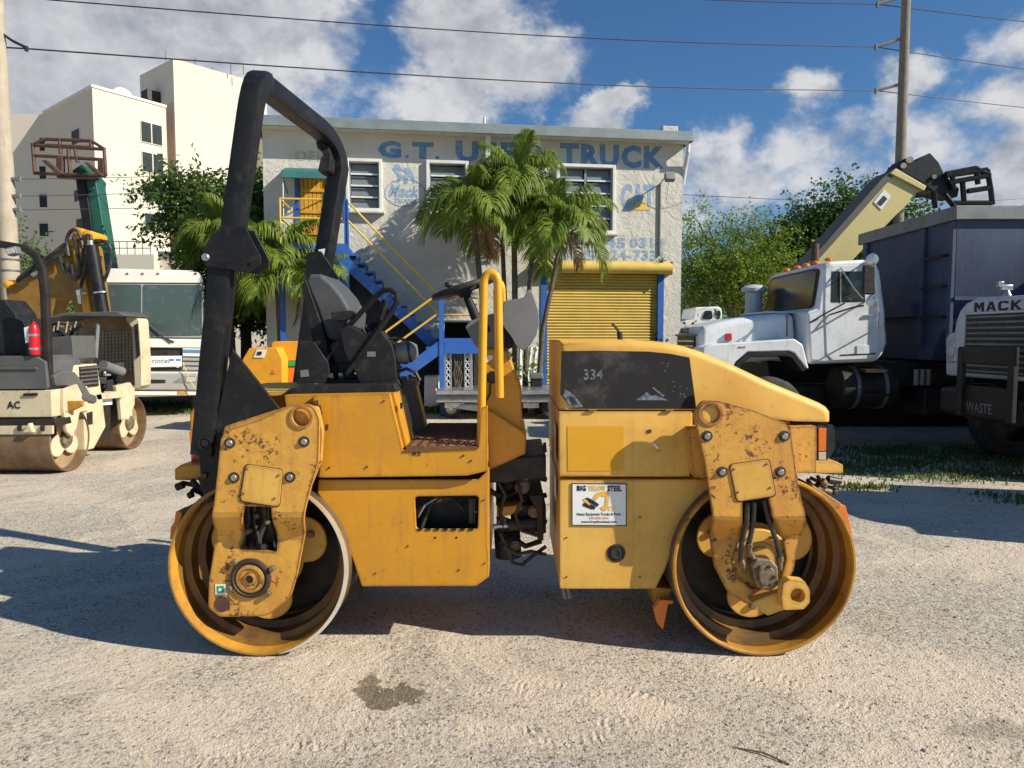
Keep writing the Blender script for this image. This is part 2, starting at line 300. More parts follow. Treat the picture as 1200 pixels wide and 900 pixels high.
# ground
def ground_mat():
    m, t, p = _new('crushed_limestone'); lk = t.links.new
    g = N(t, 'ShaderNodeNewGeometry'); v = g.outputs['Position']
    big = _noise(t, v, .55, 5, .6); mid = _noise(t, v, 3.1, 6, .65); fin = _noise(t, v, 40, 5, .7)
    cc = _mix(t, _ramp(t, big, .38, .66), (.60, .51, .39), (.47, .41, .325))
    cc = _mix(t, _math(t, 'MULTIPLY', _ramp(t, mid, .48, .68), .5), cc, (.47, .37, .26))
    cc = _mix(t, _math(t, 'MULTIPLY', _ramp(t, _noise(t, v, 1.6, 7, .7, .4), .56, .70), .5), cc, (.33, .29, .235))
    dust = _ramp(t, _noise(t, v, .9, 6, .62, .6), .43, .60)
    cc = _mix(t, _math(t, 'MULTIPLY', dust, .8), cc, (.65, .54, .41))
    grit = _math(t, 'SUBTRACT', 1.0, _math(t, 'MULTIPLY', dust, .8))
    vo = N(t, 'ShaderNodeTexVoronoi'); vo.inputs['Scale'].default_value = 75; lk(v, vo.inputs['Vector'])
    hs = N(t, 'ShaderNodeSeparateColor'); lk(vo.outputs['Color'], hs.inputs[0])
    cc = _mix(t, _math(t, 'MULTIPLY', _ramp(t, hs.outputs[0], .66, .95), _math(t, 'MULTIPLY', grit, .75)), cc, (.17, .155, .135))
    cc = _mix(t, _math(t, 'MULTIPLY', _ramp(t, hs.outputs[1], .70, .95), _math(t, 'MULTIPLY', grit, .85)), cc, (.66, .62, .54))
    vo2 = N(t, 'ShaderNodeTexVoronoi'); vo2.inputs['Scale'].default_value = 46; lk(v, vo2.inputs['Vector'])
    h2 = N(t, 'ShaderNodeSeparateColor'); lk(vo2.outputs['Color'], h2.inputs[0])
    cc = _mix(t, _math(t, 'MULTIPLY', _math(t, 'MULTIPLY', _ramp(t, h2.outputs[2], .90, .98), _ramp(t, vo2.outputs['Distance'], .45, .25)), .7), cc, (.12, .105, .09))
    # oil or water stain, dragged out to one side
    d = N(t, 'ShaderNodeVectorMath', operation='SUBTRACT'); wn = N(t, 'ShaderNodeTexNoise'); wn.inputs['Scale'].default_value = 6; wn.inputs['Detail'].default_value = 5; lk(v, wn.inputs['Vector'])
    sc_ = N(t, 'ShaderNodeVectorMath', operation='MULTIPLY_ADD'); lk(wn.outputs['Color'], sc_.inputs[0]); sc_.inputs[1].default_value = (.30, .34, 0); lk(v, sc_.inputs[2])
    mask = None
    for (sx, sy, rx, ry) in ((455, 815, .16, .085), (435, 800, .07, .10), (1160, 858, .16, .07), (300, 900, .3, .08)):
        gp = G(sx, sy)
        a = N(t, 'ShaderNodeVectorMath', operation='SUBTRACT'); lk(sc_.outputs[0], a.inputs[0]); a.inputs[1].default_value = (gp.x + .15, gp.y + .17, 0)
        b = N(t, 'ShaderNodeVectorMath', operation='MULTIPLY'); lk(a.outputs[0], b.inputs[0]); b.inputs[1].default_value = (1 / rx, 1 / ry, 0)
        ln = N(t, 'ShaderNodeVectorMath', operation='LENGTH'); lk(b.outputs[0], ln.inputs[0])
        mk = _math(t, 'MULTIPLY', _ramp(t, ln.outputs['Value'], 1.12, .92), (1, .9, .35, .15)[[455, 435, 1160, 300].index(sx)])
        mask = mk if mask is None else _math(t, 'MAXIMUM', mask, mk)
    cc = _mix(t, _math(t, 'MULTIPLY', mask, .85), cc, _mix(t, _noise(t, v, 60), (.10, .075, .045), (.21, .165, .10)))
    lk(cc, p.inputs['Base Color'])
    p.inputs['Roughness'].default_value = .93; p.inputs['Specular IOR Level'].default_value = .25
    h = _math(t, 'ADD', _math(t, 'MULTIPLY', _noise(t, v, 60, 6, .75), .35), _math(t, 'MULTIPLY', mid, .9))
    h = _math(t, 'MULTIPLY', h, _math(t, 'ADD', grit, .25))
    # worn tyre tracks: cleat rows pressed into the dust
    tr_ = None
    for (tx, ty, an, wd) in ((690, 815, -.25, .13), (330, 880, .5, .16), (905, 800, -.7, .14), (660, 860, .15, .12)):
        gp = G(tx, ty); mp = N(t, 'ShaderNodeMapping'); mp.vector_type = 'TEXTURE'; mp.inputs['Location'].default_value = (gp.x, gp.y, 0); mp.inputs['Rotation'].default_value = (0, 0, an); lk(v, mp.inputs[0])
        wv_ = N(t, 'ShaderNodeTexWave'); wv_.bands_direction = 'X'; wv_.inputs['Scale'].default_value = 8; wv_.inputs['Distortion'].default_value = 9; wv_.inputs['Detail'].default_value = 4; lk(mp.outputs[0], wv_.inputs[0])
        sx = N(t, 'ShaderNodeSeparateXYZ'); lk(mp.outputs[0], sx.inputs[0])
        msk = _math(t, 'MULTIPLY', _ramp(t, _math(t, 'ABSOLUTE', sx.outputs[1]), wd, wd * .7), _ramp(t, _math(t, 'ABSOLUTE', sx.outputs[0]), .75, .25))
        msk = _math(t, 'MULTIPLY', _math(t, 'MULTIPLY', msk, wv_.outputs[1]), _ramp(t, _noise(t, v, 7, 5, .7), .46, .66))
        tr_ = msk if tr_ is None else _math(t, 'ADD', tr_, msk)
    h = _math(t, 'SUBTRACT', h, _math(t, 'MULTIPLY', tr_, .38))
    h = _math(t, 'ADD', h, _math(t, 'MULTIPLY', _noise(t, v, 14, 7, .7), .75))
    h = _math(t, 'ADD', h, _math(t, 'MULTIPLY', _ramp(t, vo.outputs['Distance'], .5, .1), .12))
    bn = N(t, 'ShaderNodeBump'); bn.inputs['Strength'].default_value = 1; bn.inputs['Distance'].default_value = .024
    lk(h, bn.inputs['Height']); lk(bn.outputs[0], p.inputs['Normal']); return m
M['ground'] = ground_mat()
M['pebble'] = paint('limestone_chips', (.44, .40, .33), (.26, .23, .19), rough=.9, var=1, vscale=40, spec=.2)

# ---------------------------------------------------------------- mesh helpers
def fillet(pts, r, seg=3):
    """round the corners of a polygon; r: one radius or one per point"""
    n = len(pts); out = []
    for k, p in enumerate(pts):
        rr = r[k] if isinstance(r, (list, tuple)) else r
        p = Vector(p); a = Vector(pts[k - 1]) - p; b = Vector(pts[(k + 1) % n]) - p
        la, lb = a.length, b.length
        if rr <= 0 or la < 1e-6 or lb < 1e-6: out.append(tuple(p)); continue
        a /= la; b /= lb; ang = a.angle(b) if (a - b).length > 1e-6 else 0
        if ang > 3.0: out.append(tuple(p)); continue
        d = min(rr / math.tan(ang / 2), la * .48, lb * .48)
        s, e_ = p + a * d, p + b * d
        for q in range(seg + 1):
            u = q / seg; out.append(tuple(s * (1 - u) ** 2 + p * 2 * u * (1 - u) + e_ * u * u))
    return out
def circ(cx, cy, r, n=20, ry=None):
    ry = ry or r
    return [(cx + r * math.cos(2 * math.pi * k / n), cy + ry * math.sin(2 * math.pi * k / n)) for k in range(n)]

class MB:
    def __init__(s, root=None):
        s.v = []; s.f = []; s.inv = None
        if root is not None:
            s.inv = (Matrix.Translation(root.location) @ Matrix.Rotation(root.rotation_euler[2], 4, 'Z')).inverted()
        s.X = None
    def pt(s, p):
        p = Vector(p)
        if s.X is not None: p = s.X @ p
        if s.inv is not None: p = s.inv @ p
        s.v.append(tuple(p)); return len(s.v) - 1
    def face(s, pts): s.f.append([s.pt(p) for p in pts])
    def box(s, c, d, rz=0, rx=0, ry=0):
        m = Matrix.Translation(Vector(c)) @ Matrix.Rotation(rz, 4, 'Z') @ Matrix.Rotation(ry, 4, 'Y') @ Matrix.Rotation(rx, 4, 'X')
        i = [s.pt(m @ Vector((x * d[0] / 2, y * d[1] / 2, z * d[2] / 2))) for x in (-1, 1) for y in (-1, 1) for z in (-1, 1)]
        for q in ((0, 1, 3, 2), (4, 6, 7, 5), (0, 4, 5, 1), (2, 3, 7, 6), (0, 2, 6, 4), (1, 5, 7, 3)): s.f.append([i[k] for k in q])
        return s
    def bb(s, a, b):
        a, b = Vector(a), Vector(b); d = b - a
        return s.box((a + b) / 2, (abs(d.x), abs(d.y), abs(d.z)))
    def solid(s, poly, A, B, holes=()):
        """poly: 2-D points; A, B: functions 2-D point -> 3-D point on the two sides"""
        loops = [list(poly)] + [list(h) for h in holes]
        flat = [p for lp in loops for p in lp]
        ia = [s.pt(A(p)) for p in flat]; ib = [s.pt(B(p)) for p in flat]
        if holes:
            tri = tessellate_polygon([[Vector((p[0], p[1], 0)) for p in lp] for lp in loops])
            for t_ in tri: s.f.append([ia[k] for k in t_]); s.f.append([ib[k] for k in t_][::-1])
        else: s.f.append(ia); s.f.append(ib[::-1])
        o = 0
        for lp in loops:
            n = len(lp)
            for k in range(n):
                a, b = o + k, o + (k + 1) % n
                s.f.append([ia[a], ib[a], ib[b], ia[b]])
            o += n
        return s
    def xz(s, poly, y0, y1, holes=()):
        return s.solid(poly, lambda p: (p[0], y0, p[1]), lambda p: (p[0], y1, p[1]), holes)
    def px(s, poly, y0, y1, holes=(), yp=None):
        """outline read off the photograph at distance yp (default y0), solid from y0 to y1"""
        yp = yp or y0
        f = lambda q: (lambda w: (w.x, w.z))(W(q[0], q[1], yp))
        return s.xz([f(q) for q in poly], y0, y1, [[f(q) for q in h] for h in holes])
    def yz(s, poly, x0, x1, holes=()):
        return s.solid(poly, lambda p: (x0, p[0], p[1]), lambda p: (x1, p[0], p[1]), holes)
    def xy(s, poly, z0, z1, holes=()):
        return s.solid(poly, lambda p: (p[0], p[1], z0), lambda p: (p[0], p[1], z1), holes)
    def cyl(s, a, b, r, n=12, r2=None, cap=True):
        a, b = Vector(a), Vector(b); d = (b - a); r2 = r if r2 is None else r2
        z = d.normalized(); x = z.orthogonal().normalized(); y = z.cross(x)
        A = []; B = []
        for k in range(n):
            w = 2 * math.pi * k / n; o = x * math.cos(w) + y * math.sin(w)
            A.append(s.pt(a + o * r)); B.append(s.pt(b + o * r2))
        for k in range(n): j = (k + 1) % n; s.f.append([A[k], A[j], B[j], B[k]])
        if cap: s.f.append(A[::-1]); s.f.append(B)
        return s
    def ring(s, c, axis, r0, r1, h, n=24):
        """washer / tyre-like ring around c, from c to c+axis*h"""
        return s.lathe(c, axis, [(r0, 0), (r1, 0), (r1, h), (r0, h)], n, closed=True)
    def lathe(s, c, axis, prof, n=24, closed=False):
        c = Vector(c); z = Vector(axis).normalized(); x = z.orthogonal().normalized(); y = z.cross(x)
        rows = []
        for (r, h) in prof:
            if r < 1e-6 : rows.append([s.pt(c + z * h)]); continue
            rows.append([s.pt(c + z * h + (x * math.cos(2 * math.pi * k / n) + y * math.sin(2 * math.pi * k / n)) * r) for k in range(n)])
        m = len(rows)
        for q in range(m if closed else m - 1):
            A, B = rows[q], rows[(q + 1) % m]
            for k in range(n):
                j = (k + 1) % n
                if len(A) == 1 and len(B) == 1: continue
                if len(A) == 1: s.f.append([A[0], B[j], B[k]])
                elif len(B) == 1: s.f.append([A[k], A[j], B[0]])
                else: s.f.append([A[k], A[j], B[j], B[k]])
        return s
    def tube(s, path, r, n=8, prof=None, cap=True):
        """sweep a circle (or a 2-D profile) along a path"""
        P = [Vector(p) for p in path]; rows = []
        t0 = (P[1] - P[0]).normalized(); nx = t0.orthogonal().normalized() if prof is None else (Vector((1, 0, 0)) - t0 * t0.x)
        if nx.length < .2: nx = Vector((0, 1, 0)) - t0 * t0.y
        nx.normalize()
        for k, p in enumerate(P):
            t_ = ((P[min(k + 1, len(P) - 1)] - P[max(k - 1, 0)])).normalized()
            nx = (nx - t_ * nx.dot(t_)).normalized(); ny = t_.cross(nx)
            rr = r[k] if isinstance(r, (list, tuple)) else r
            if prof is None: pr = [(rr * math.cos(2 * math.pi * q / n), rr * math.sin(2 * math.pi * q / n)) for q in range(n)]
            else: pr = [(a * rr, b * rr) for a, b in prof]
            rows.append([s.pt(p + nx * a + ny * b) for a, b in pr])
        m = len(rows[0])
        for q in range(len(rows) - 1):
            for k in range(m): j = (k + 1) % m; s.f.append([rows[q][k], rows[q][j], rows[q + 1][j], rows[q + 1][k]])
        if cap: s.f.append(rows[0][::-1]); s.f.append(rows[-1])
        return s
    def text(s, body, o, ux, uz, w, h, bold=0.0, thick=.002, shear=0):
        """lettering fitted to a w x h box whose lower left corner is o, in the plane of ux and uz"""
        vs, fs = glyphs(body, bold, shear)
        o, ux, uz = Vector(o), Vector(ux).normalized(), Vector(uz).normalized(); nn = ux.cross(uz)
        b = len(s.v)
        for (x, y) in vs: s.pt(o + ux * x * w + uz * y * h + nn * thick)
        for f_ in fs: s.f.append([k + b for k in f_])
        return s
    def block(s, word, o, ux, w, h, thick=.004):
        """square cut block capitals (M, A, C, K)"""
        G_ = {'M': [[(0, 0), (0, 1), (.28, 1), (.5, .62), (.72, 1), (1, 1), (1, 0), (.76, 0), (.76, .6), (.5, .18), (.24, .6), (.24, 0)]],
              'A': [[(0, 0), (.34, 1), (.66, 1), (1, 0), (.75, 0), (.68, .22), (.32, .22), (.25, 0)], [(.38, .40), (.62, .40), (.5, .78)]],
              'C': [[(1, .72), (.9, .92), (.75, 1), (.2, 1), (0, .8), (0, .2), (.2, 0), (.75, 0), (.9, .08), (1, .28), (.76, .28), (.68, .22), (.3, .22), (.24, .3), (.24, .7), (.3, .78), (.68, .78), (.76, .72)]],
              'K': [[(0, 0), (0, 1), (.24, 1), (.24, .62), (.7, 1), (1, 1), (.48, .54), (1, 0), (.7, 0), (.32, .40), (.24, .34), (.24, 0)]]}
        o = Vector(o); ux = Vector(ux).normalized(); nn = ux.cross(Vector((0, 0, 1))); n = len(word); cw = w / (n * 1.22 - .22)
        for k, c in enumerate(word):
            x0 = k * cw * 1.22; g = [[(x0 + x * cw, z * h) for x, z in lp] for lp in G_[c]]
            s.solid(g[0], lambda p: o + ux * p[0] + Vector((0, 0, p[1])) + nn * thick, lambda p: o + ux * p[0] + Vector((0, 0, p[1])), g[1:])
        return s
    def build(s, name, mat, parent=None, bev=0, seg=2, smooth=False, label=None, kind=None, weld=False):
        me = bpy.data.meshes.new(name); me.from_pydata(s.v, [], s.f); me.materials.append(mat)
        bm = bmesh.new(); bm.from_mesh(me)
        if weld: bmesh.ops.remove_doubles(bm, verts=bm.verts, dist=1e-5)
        bmesh.ops.recalc_face_normals(bm, faces=bm.faces); bm.to_mesh(me); bm.free()
        ob = bpy.data.objects.new(name, me); col.objects.link(ob)
        if parent is not None: ob.parent = parent
        if bev:
            md = ob.modifiers.new('bevel', 'BEVEL'); md.width = bev; md.segments = seg; md.limit_method = 'ANGLE'; md.angle_limit = R(32); md.use_clamp_overlap = True
        if smooth or bev:
            me.shade_smooth()
            bm = bmesh.new(); bm.from_mesh(me)
            for e_ in bm.edges:
                if len(e_.link_faces) == 2 and e_.calc_face_angle(0) > R(35): e_.smooth = False
            bm.to_mesh(me); bm.free()
            if bev:
                wn = ob.modifiers.new('normals', 'WEIGHTED_NORMAL'); wn.keep_sharp = True
        if label: ob['label'] = label
        if kind: ob['kind'] = kind
        return ob
_gc = {}
def glyphs(body, bold, shear):
    key = (body, bold, shear)
    if key in _gc: return _gc[key]
    cu = bpy.data.curves.new('t', 'FONT'); cu.body = body; cu.offset = bold; cu.shear = shear; cu.resolution_u = 2
    cu.space_character = 1 + bold * 3
    ob = bpy.data.objects.new('t', cu); col.objects.link(ob)
    dg = bpy.context.evaluated_depsgraph_get(); me = bpy.data.meshes.new_from_object(ob.evaluated_get(dg))
    vs = [(v.co.x, v.co.y) for v in me.vertices]; fs = [list(p.vertices) for p in me.polygons]
    bpy.data.objects.remove(ob); bpy.data.meshes.remove(me)
    x0 = min(v[0] for v in vs); x1 = max(v[0] for v in vs); y0 = min(v[1] for v in vs); y1 = max(v[1] for v in vs)
    vs = [((x - x0) / (x1 - x0), (y - y0) / (y1 - y0)) for x, y in vs]
    _gc[key] = (vs, fs); return _gc[key]

def thing(name, label, cat, loc=(0, 0, 0), rz=0, group=None):
    o = bpy.data.objects.new(name, None); col.objects.link(o); o.location = loc; o.rotation_euler = (0, 0, rz)
    o.empty_display_size = .3
    o['label'] = label; o['category'] = cat
    if group: o['group'] = group
    return o
def tag(o, label, cat, group=None):
    o['label'] = label; o['category'] = cat
    if group: o['group'] = group
    return o
def clone(o, parent=None, loc=None, rot=None, scale=None):
    c = o.copy(); col.objects.link(c); c.parent = parent
    if loc is not None: c.location = loc
    if rot is not None: c.rotation_euler = rot
    if scale is not None: c.scale = (scale,) * 3 if isinstance(scale, (int, float)) else scale
    for ch in [x for x in bpy.data.objects if x.parent == o]: clone(ch, c)
    return c
# ================================================================ ground
def ground():
    b = MB(); s = 1500
    b.face([(-s, -s, 0), (s, -s, 0), (s, s, 0), (-s, s, 0)]); o = b.build('ground', M['ground']); o['kind'] = 'structure'
    # loose chips on the sheet
    n = 15000; v = []; f = []
    y = 1.75 + (rng.random(n) ** 1.7) * 10; x = (rng.random(n) - .5) * 1.6 * y
    s_ = .0022 + .006 * rng.random(n) ** 4 + (rng.random(n) > .993) * .007; s_ = s_ * (1 + .08 * y)
    for k in range(n):
        a = rng.random() * 6.28; c, d = math.cos(a), math.sin(a); q = s_[k]; e = .6 + .7 * rng.random(); h = .5 + .5 * rng.random(); o_ = len(v)
        for (px_, py_, pz_) in ((1, 0, .2), (.2, .8, .1), (-.9, .3, .25), (-.4, -.8, .15), (.1 * e, 0, 1)):
            v.append((x[k] + (px_ * c - py_ * d * e) * q, y[k] + (px_ * d + py_ * c * e) * q, pz_ * q * h))
        f += [(o_, o_ + 1, o_ + 4), (o_ + 1, o_ + 2, o_ + 4), (o_ + 2, o_ + 3, o_ + 4), (o_ + 3, o_, o_ + 4)]
    me = bpy.data.meshes.new('loose_gravel'); me.from_pydata(v, [], f); me.materials.append(M['pebble'])
    o = bpy.data.objects.new('loose_gravel', me); col.objects.link(o); o['kind'] = 'stuff'; tag(o, 'loose limestone chips strewn over the yard', 'gravel')
ground()
# a few stones one can single out
def stone(px, py, r, lab):
    g = G(px, py); b = MB(); n = 9
    rows = [[(g.x + r * (q) * math.cos(6.283 * k / n) * random.uniform(.75, 1.2), g.y + r * q * math.sin(6.283 * k / n) * random.uniform(.75, 1.2), r * hh * random.uniform(.8, 1.1)) for k in range(n)] for q, hh in ((1, 0), (.9, .35), (.5, .6))]
    idx = [[b.pt(p) for p in row] for row in rows]; t = b.pt((g.x, g.y, r * .68))
    for q in range(2):
        for k in range(n): j = (k + 1) % n; b.f.append([idx[q][k], idx[q][j], idx[q + 1][j], idx[q + 1][k]])
    for k in range(n): b.f.append([idx[2][k], idx[2][(k + 1) % n], t])
    tag(b.build('stone', M['pebble']), lab, 'stone')
stone(538, 737, .016, 'small pale stone on the shadow edge under the yellow machine')
stone(1121, 724, .016, 'small stone on open gravel right of the yellow front drum')
stone(1112, 641, .018, 'small dark stone on gravel in front of the shaded trucks')
stone(36, 889, .02, 'dark stone at the lower left corner of the yard')
stone(1084, 880, .013, 'small stone at the lower right of the yard')
g = G(862, 877); g2 = G(925, 897); b = MB()
b.tube([g + Vector((0, 0, .004)), (g + g2) / 2 + Vector((.01, .01, .010)), g2 + Vector((0, 0, .004))], [.002, .004, .003], 6); tag(b.build('twig', M['bark']), 'thin dry twig lying on the gravel in the foreground', 'twig')

# ================================================================ grass
def grass(name, lab, pts, hmin, hmax, mat='grass'):
    v = []; f = []
    for (x, y) in pts:
        h = hmin + (hmax - hmin) * rng.random(); a = rng.random() * 6.28; w = .006 + .006 * rng.random(); lx, ly = (rng.random(2) - .5) * h * 1.1; o_ = len(v); c, d = math.cos(a) * w, math.sin(a) * w
        v += [(x - c, y - d, -.005), (x + c, y + d, -.005), (x + c * .7 + lx * .4, y + d * .7 + ly * .4, h * .6), (x - c * .7 + lx * .4, y - d * .7 + ly * .4, h * .6), (x + lx, y + ly, h)]
        f += [(o_, o_ + 1, o_ + 2, o_ + 3), (o_ + 3, o_ + 2, o_ + 4)]
    me = bpy.data.meshes.new(name); me.from_pydata(v, [], f); me.materials.append(M[mat]); o = bpy.data.objects.new(name, me); col.objects.link(o); o['kind'] = 'stuff'; tag(o, lab, 'grass')
def patch(n, x0, x1, y0, y1, clump=.35, dens=1):
    cx = x0 + rng.random(int(n / 40) + 1) * (x1 - x0); cy = y0 + rng.random(len(cx)) * (y1 - y0); k = rng.integers(0, len(cx), n)
    return list(zip(cx[k] + rng.normal(0, clump, n), cy[k] + rng.normal(0, clump * .7, n)))
grass('weedy_grass', 'weedy grass in the shade under the parked trucks', patch(9000, 3.9, 8.5, 8.0, 10.5, .16) + patch(260, 3.5, 4.2, 7.5, 7.8, .10) + patch(500, 4.9, 6.5, 6.9, 7.5, .12), .015, .075)
grass('verge_grass', 'strip of short grass under the white motorhome', patch(9000, -11.5, -5.2, 15.2, 17.5, .3), .04, .14)
grass('far_grass', 'grass strip along the far side of the yard', patch(9000, -5.5, 5.5, 15.2, 16.6, .3), .03, .12)

# ================================================================ vegetation
def leafcloud(name, clumps, n, size, mat, parent, droop=.2, seed=1, fl=.55):
    """leaf-sized faces gathered on twigs inside the clumps; clumps: (x, y, z, rx, ry, rz)"""
    r_ = np.random.default_rng(seed); wts = np.array([c[3] * c[4] * c[5] for c in clumps]) ** .8; wts /= wts.sum()
    ntw = max(8, n // 14); tw = r_.choice(len(clumps), ntw, p=wts); C = np.array(clumps)[tw]
    d = r_.normal(size=(ntw, 3)); d /= np.linalg.norm(d, axis=1)[:, None]; rad = (.35 + .65 * r_.random(ntw) ** .6)[:, None]
    P0 = C[:, :3] + d * rad * C[:, 3:6]
    td = d * np.array([1, 1, .6]) + r_.normal(size=(ntw, 3)) * .4; td[:, 2] -= droop; td /= np.linalg.norm(td, axis=1)[:, None]
    k = np.repeat(np.arange(ntw), 14); t = np.tile(np.arange(14) / 14., ntw); N_ = len(k)
    p = P0[k] + td[k] * (t * size * 7)[:, None] + r_.normal(size=(N_, 3)) * size * .45
    a = r_.normal(size=(N_, 3)) * .55 + td[k] * .5; a[:, 2] -= droop; a /= np.linalg.norm(a, axis=1)[:, None]
    u = np.cross(a, r_.normal(size=(N_, 3))); u /= np.linalg.norm(u, axis=1)[:, None]
    s = (size * (.6 + .8 * r_.random(N_)))[:, None]; w = s * fl * .5
    V = np.stack([p, p + a * s * .5 + u * w, p + a * s, p + a * s * .5 - u * w], 1).reshape(-1, 3)
    F = np.arange(N_ * 4).reshape(-1, 4)
    me = bpy.data.meshes.new(name); me.from_pydata(V.tolist(), [], F.tolist()); me.materials.append(M[mat]); o = bpy.data.objects.new(name, me); col.objects.link(o); o.parent = parent
    return o
def tree(name, lab, cat, base, trunk_h, r0, clumps, n, size, mat, droop=.2, seed=1, group=None, lean=(0, 0), fl=.55):
    """clumps in coordinates relative to the base"""
    t = thing(name, lab, cat, base, 0, group); b = MB(); rr = random.Random(seed)
    top = Vector((lean[0], lean[1], trunk_h)); pts = [Vector((0, 0, -.1)), top * .35 + Vector((rr.uniform(-.1, .1), rr.uniform(-.1, .1), 0)), top * .7 + Vector((rr.uniform(-.15, .15), 0, 0)), top]
    b.tube(pts, [r0 * 1.25, r0, r0 * .85, r0 * .7], 9)
    for c in clumps:
        e = Vector(c[:3]) + Vector((0, 0, -c[5] * .2)); s = pts[2] if rr.random() < .5 else top; m = (s + e) / 2 + Vector((rr.uniform(-.3, .3), rr.uniform(-.3, .3), rr.uniform(-.1, .4))) * (e - s).length * .3
        b.tube([s, m, e], [r0 * .55, r0 * .32, r0 * .12], 6)
        for q in range(3):
            e2 = Vector(c[:3]) + Vector((rr.uniform(-.8, .8) * c[3], rr.uniform(-.8, .8) * c[4], rr.uniform(-.4, .9) * c[5])); b.tube([m, (m + e2) / 2 + Vector((0, 0, .1)), e2], [r0 * .25, r0 * .14, r0 * .05], 5)
    b.build('trunk', M['bark'], t, smooth=True)
    leafcloud('crown', clumps, n, size, mat, t, droop, seed, fl)
    return t
def rc(n, cx, cz, wx, wz, wy, r0, r1, seed):
    rr = random.Random(seed); out = []
    for k in range(n):
        a = rr.random() * 6.283; q = math.sqrt(rr.random()); r = rr.uniform(r0, r1)
        out.append((cx + wx * q * math.cos(a), rr.uniform(-wy, wy), cz + wz * q * math.sin(a), r, r, r * rr.uniform(.55, .85)))
    return out
# broad tree behind the motorhome, left of the workshop
w = W(288, 300, 20.5)
tree('shade_tree', 'dark green tree with drooping branches between motorhome and workshop', 'tree', (w.x, 20.5, 0), 3.2, .16,
     [(-1.6, 0, 6.0, .7, .6, .38), (-1.1, .2, 5.3, .8, .6, .35), (-2.2, 0, 5.9, .6, .5, .22), (-2.0, 0, 4.9, .55, .5, .2), (-.6, 0, 5.2, .8, .7, .5), (-.9, -.1, 4.3, .8, .6, .35), (-.2, .1, 4.4, .9, .7, .6), (.4, 0, 5.1, .8, .7, .6), (.8, -.1, 5.9, .5, .5, .5), (1.2, .1, 4.6, .7, .6, .5), (.3, .2, 3.5, 1.1, .8, .6), (1.1, 0, 3.6, .8, .7, .6), (-1.1, .1, 3.6, .7, .5, .25), (1.3, 0, 5.4, .5, .5, .4), (-.2, 0, 2.9, 1.2, .8, .5), (1.0, 0, 2.6, 1., .8, .6)], 46000, .125, 'leaf_dark', .4, 3)
# right background trees
w = W(862, 300, 31)
tree('feathery_tree', 'light green feathery tree behind the white truck beside the workshop corner', 'tree', (w.x, 31, 0), 2.6, .16, [(-1.9, 0, 5.2, .9, .9, 1.0), (-2.2, 0, 3.6, .8, .8, .9), (-1.2, .2, 4.3, .9, .9, .8)] + rc(15, -.1, 4.5, 2.3, 1.6, 1.2, .6, 1.0, 5) + [(-1.7, 0, 6.8, .5, .5, .6), (.3, 0, 6.4, .9, .8, .5), (1.6, 0, 5.8, .8, .8, .5)], 32000, .13, 'leaf_lime', .12, 5, fl=.42)
w = W(905, 300, 34)
tree('feathery_tree', 'light green feathery tree behind the windscreen of the white truck', 'tree', (w.x, 34, 0), 2.6, .16, rc(16, .3, 4.6, 2.4, 1.5, 1.2, .6, 1.1, 15), 26000, .13, 'leaf_lime', .12, 6, fl=.42)
w = W(985, 300, 32)
tree('leafy_tree', 'dark rounded tree behind the pale yellow boom', 'tree', (w.x, 32, 0), 3.0, .25, rc(22, .2, 5.6, 2.4, 2.2, 1.4, .7, 1.2, 8) + [(.6, 0, 7.3, .9, .9, .8), (-1.6, 0, 6.1, .8, .8, .7)], 34000, .17, 'leaf_dark', .1, 8)
w = W(1075, 300, 33)
tree('leafy_tree', 'dark tree showing low under the raised boom beside the blue dump box', 'tree', (w.x, 33, 0), 2.6, .22, rc(12, 0, 4.8, 2.2, 1.2, 1.2, .7, 1.1, 9), 9000, .16, 'leaf_dark', .1, 9)
w = W(30, 300, 30)
tree('leafy_tree', 'green tree seen through the roll bar of the cream roller at far left', 'tree', (w.x, 30, 0), 2.0, .2, rc(14, 0, 3.4, 2.4, 1.6, 1.2, .8, 1.2, 10), 12000, .15, 'leaf_mid', .1, 10)
for k, (px_, Y_, zz, lab) in enumerate(((-260, 38, 3.6, 'bushy tree beyond the yard, outermost at the left'), (-110, 36, 3.2, 'bushy tree beyond the yard behind the concrete pole'), (150, 40, 3.0, 'bushy tree beyond the yard behind the motorhome'), (820, 44, 3.6, 'low bushy tree far behind the workshop corner'), (900, 46, 3.4, 'low bushy tree far behind the nose of the white truck'), (980, 44, 3.8, 'bushy tree far behind the cab of the white truck'), (1120, 40, 4.2, 'bushy tree hidden behind the blue dump box'), (1290, 40, 4.6, 'bushy tree beyond the trucks, outermost at the right'))):
    w = W(px_, 300, Y_); tree('background_tree', lab, 'tree', (w.x, Y_, 0), 1.6, .16, rc(14, 0, zz * .55, 3.4, zz * .42, 1.2, .9, 1.4, 20 + k), 8000, .17, 'leaf_mid' if k % 2 else 'leaf_dark', .1, 20 + k, 'trees beyond the yard')

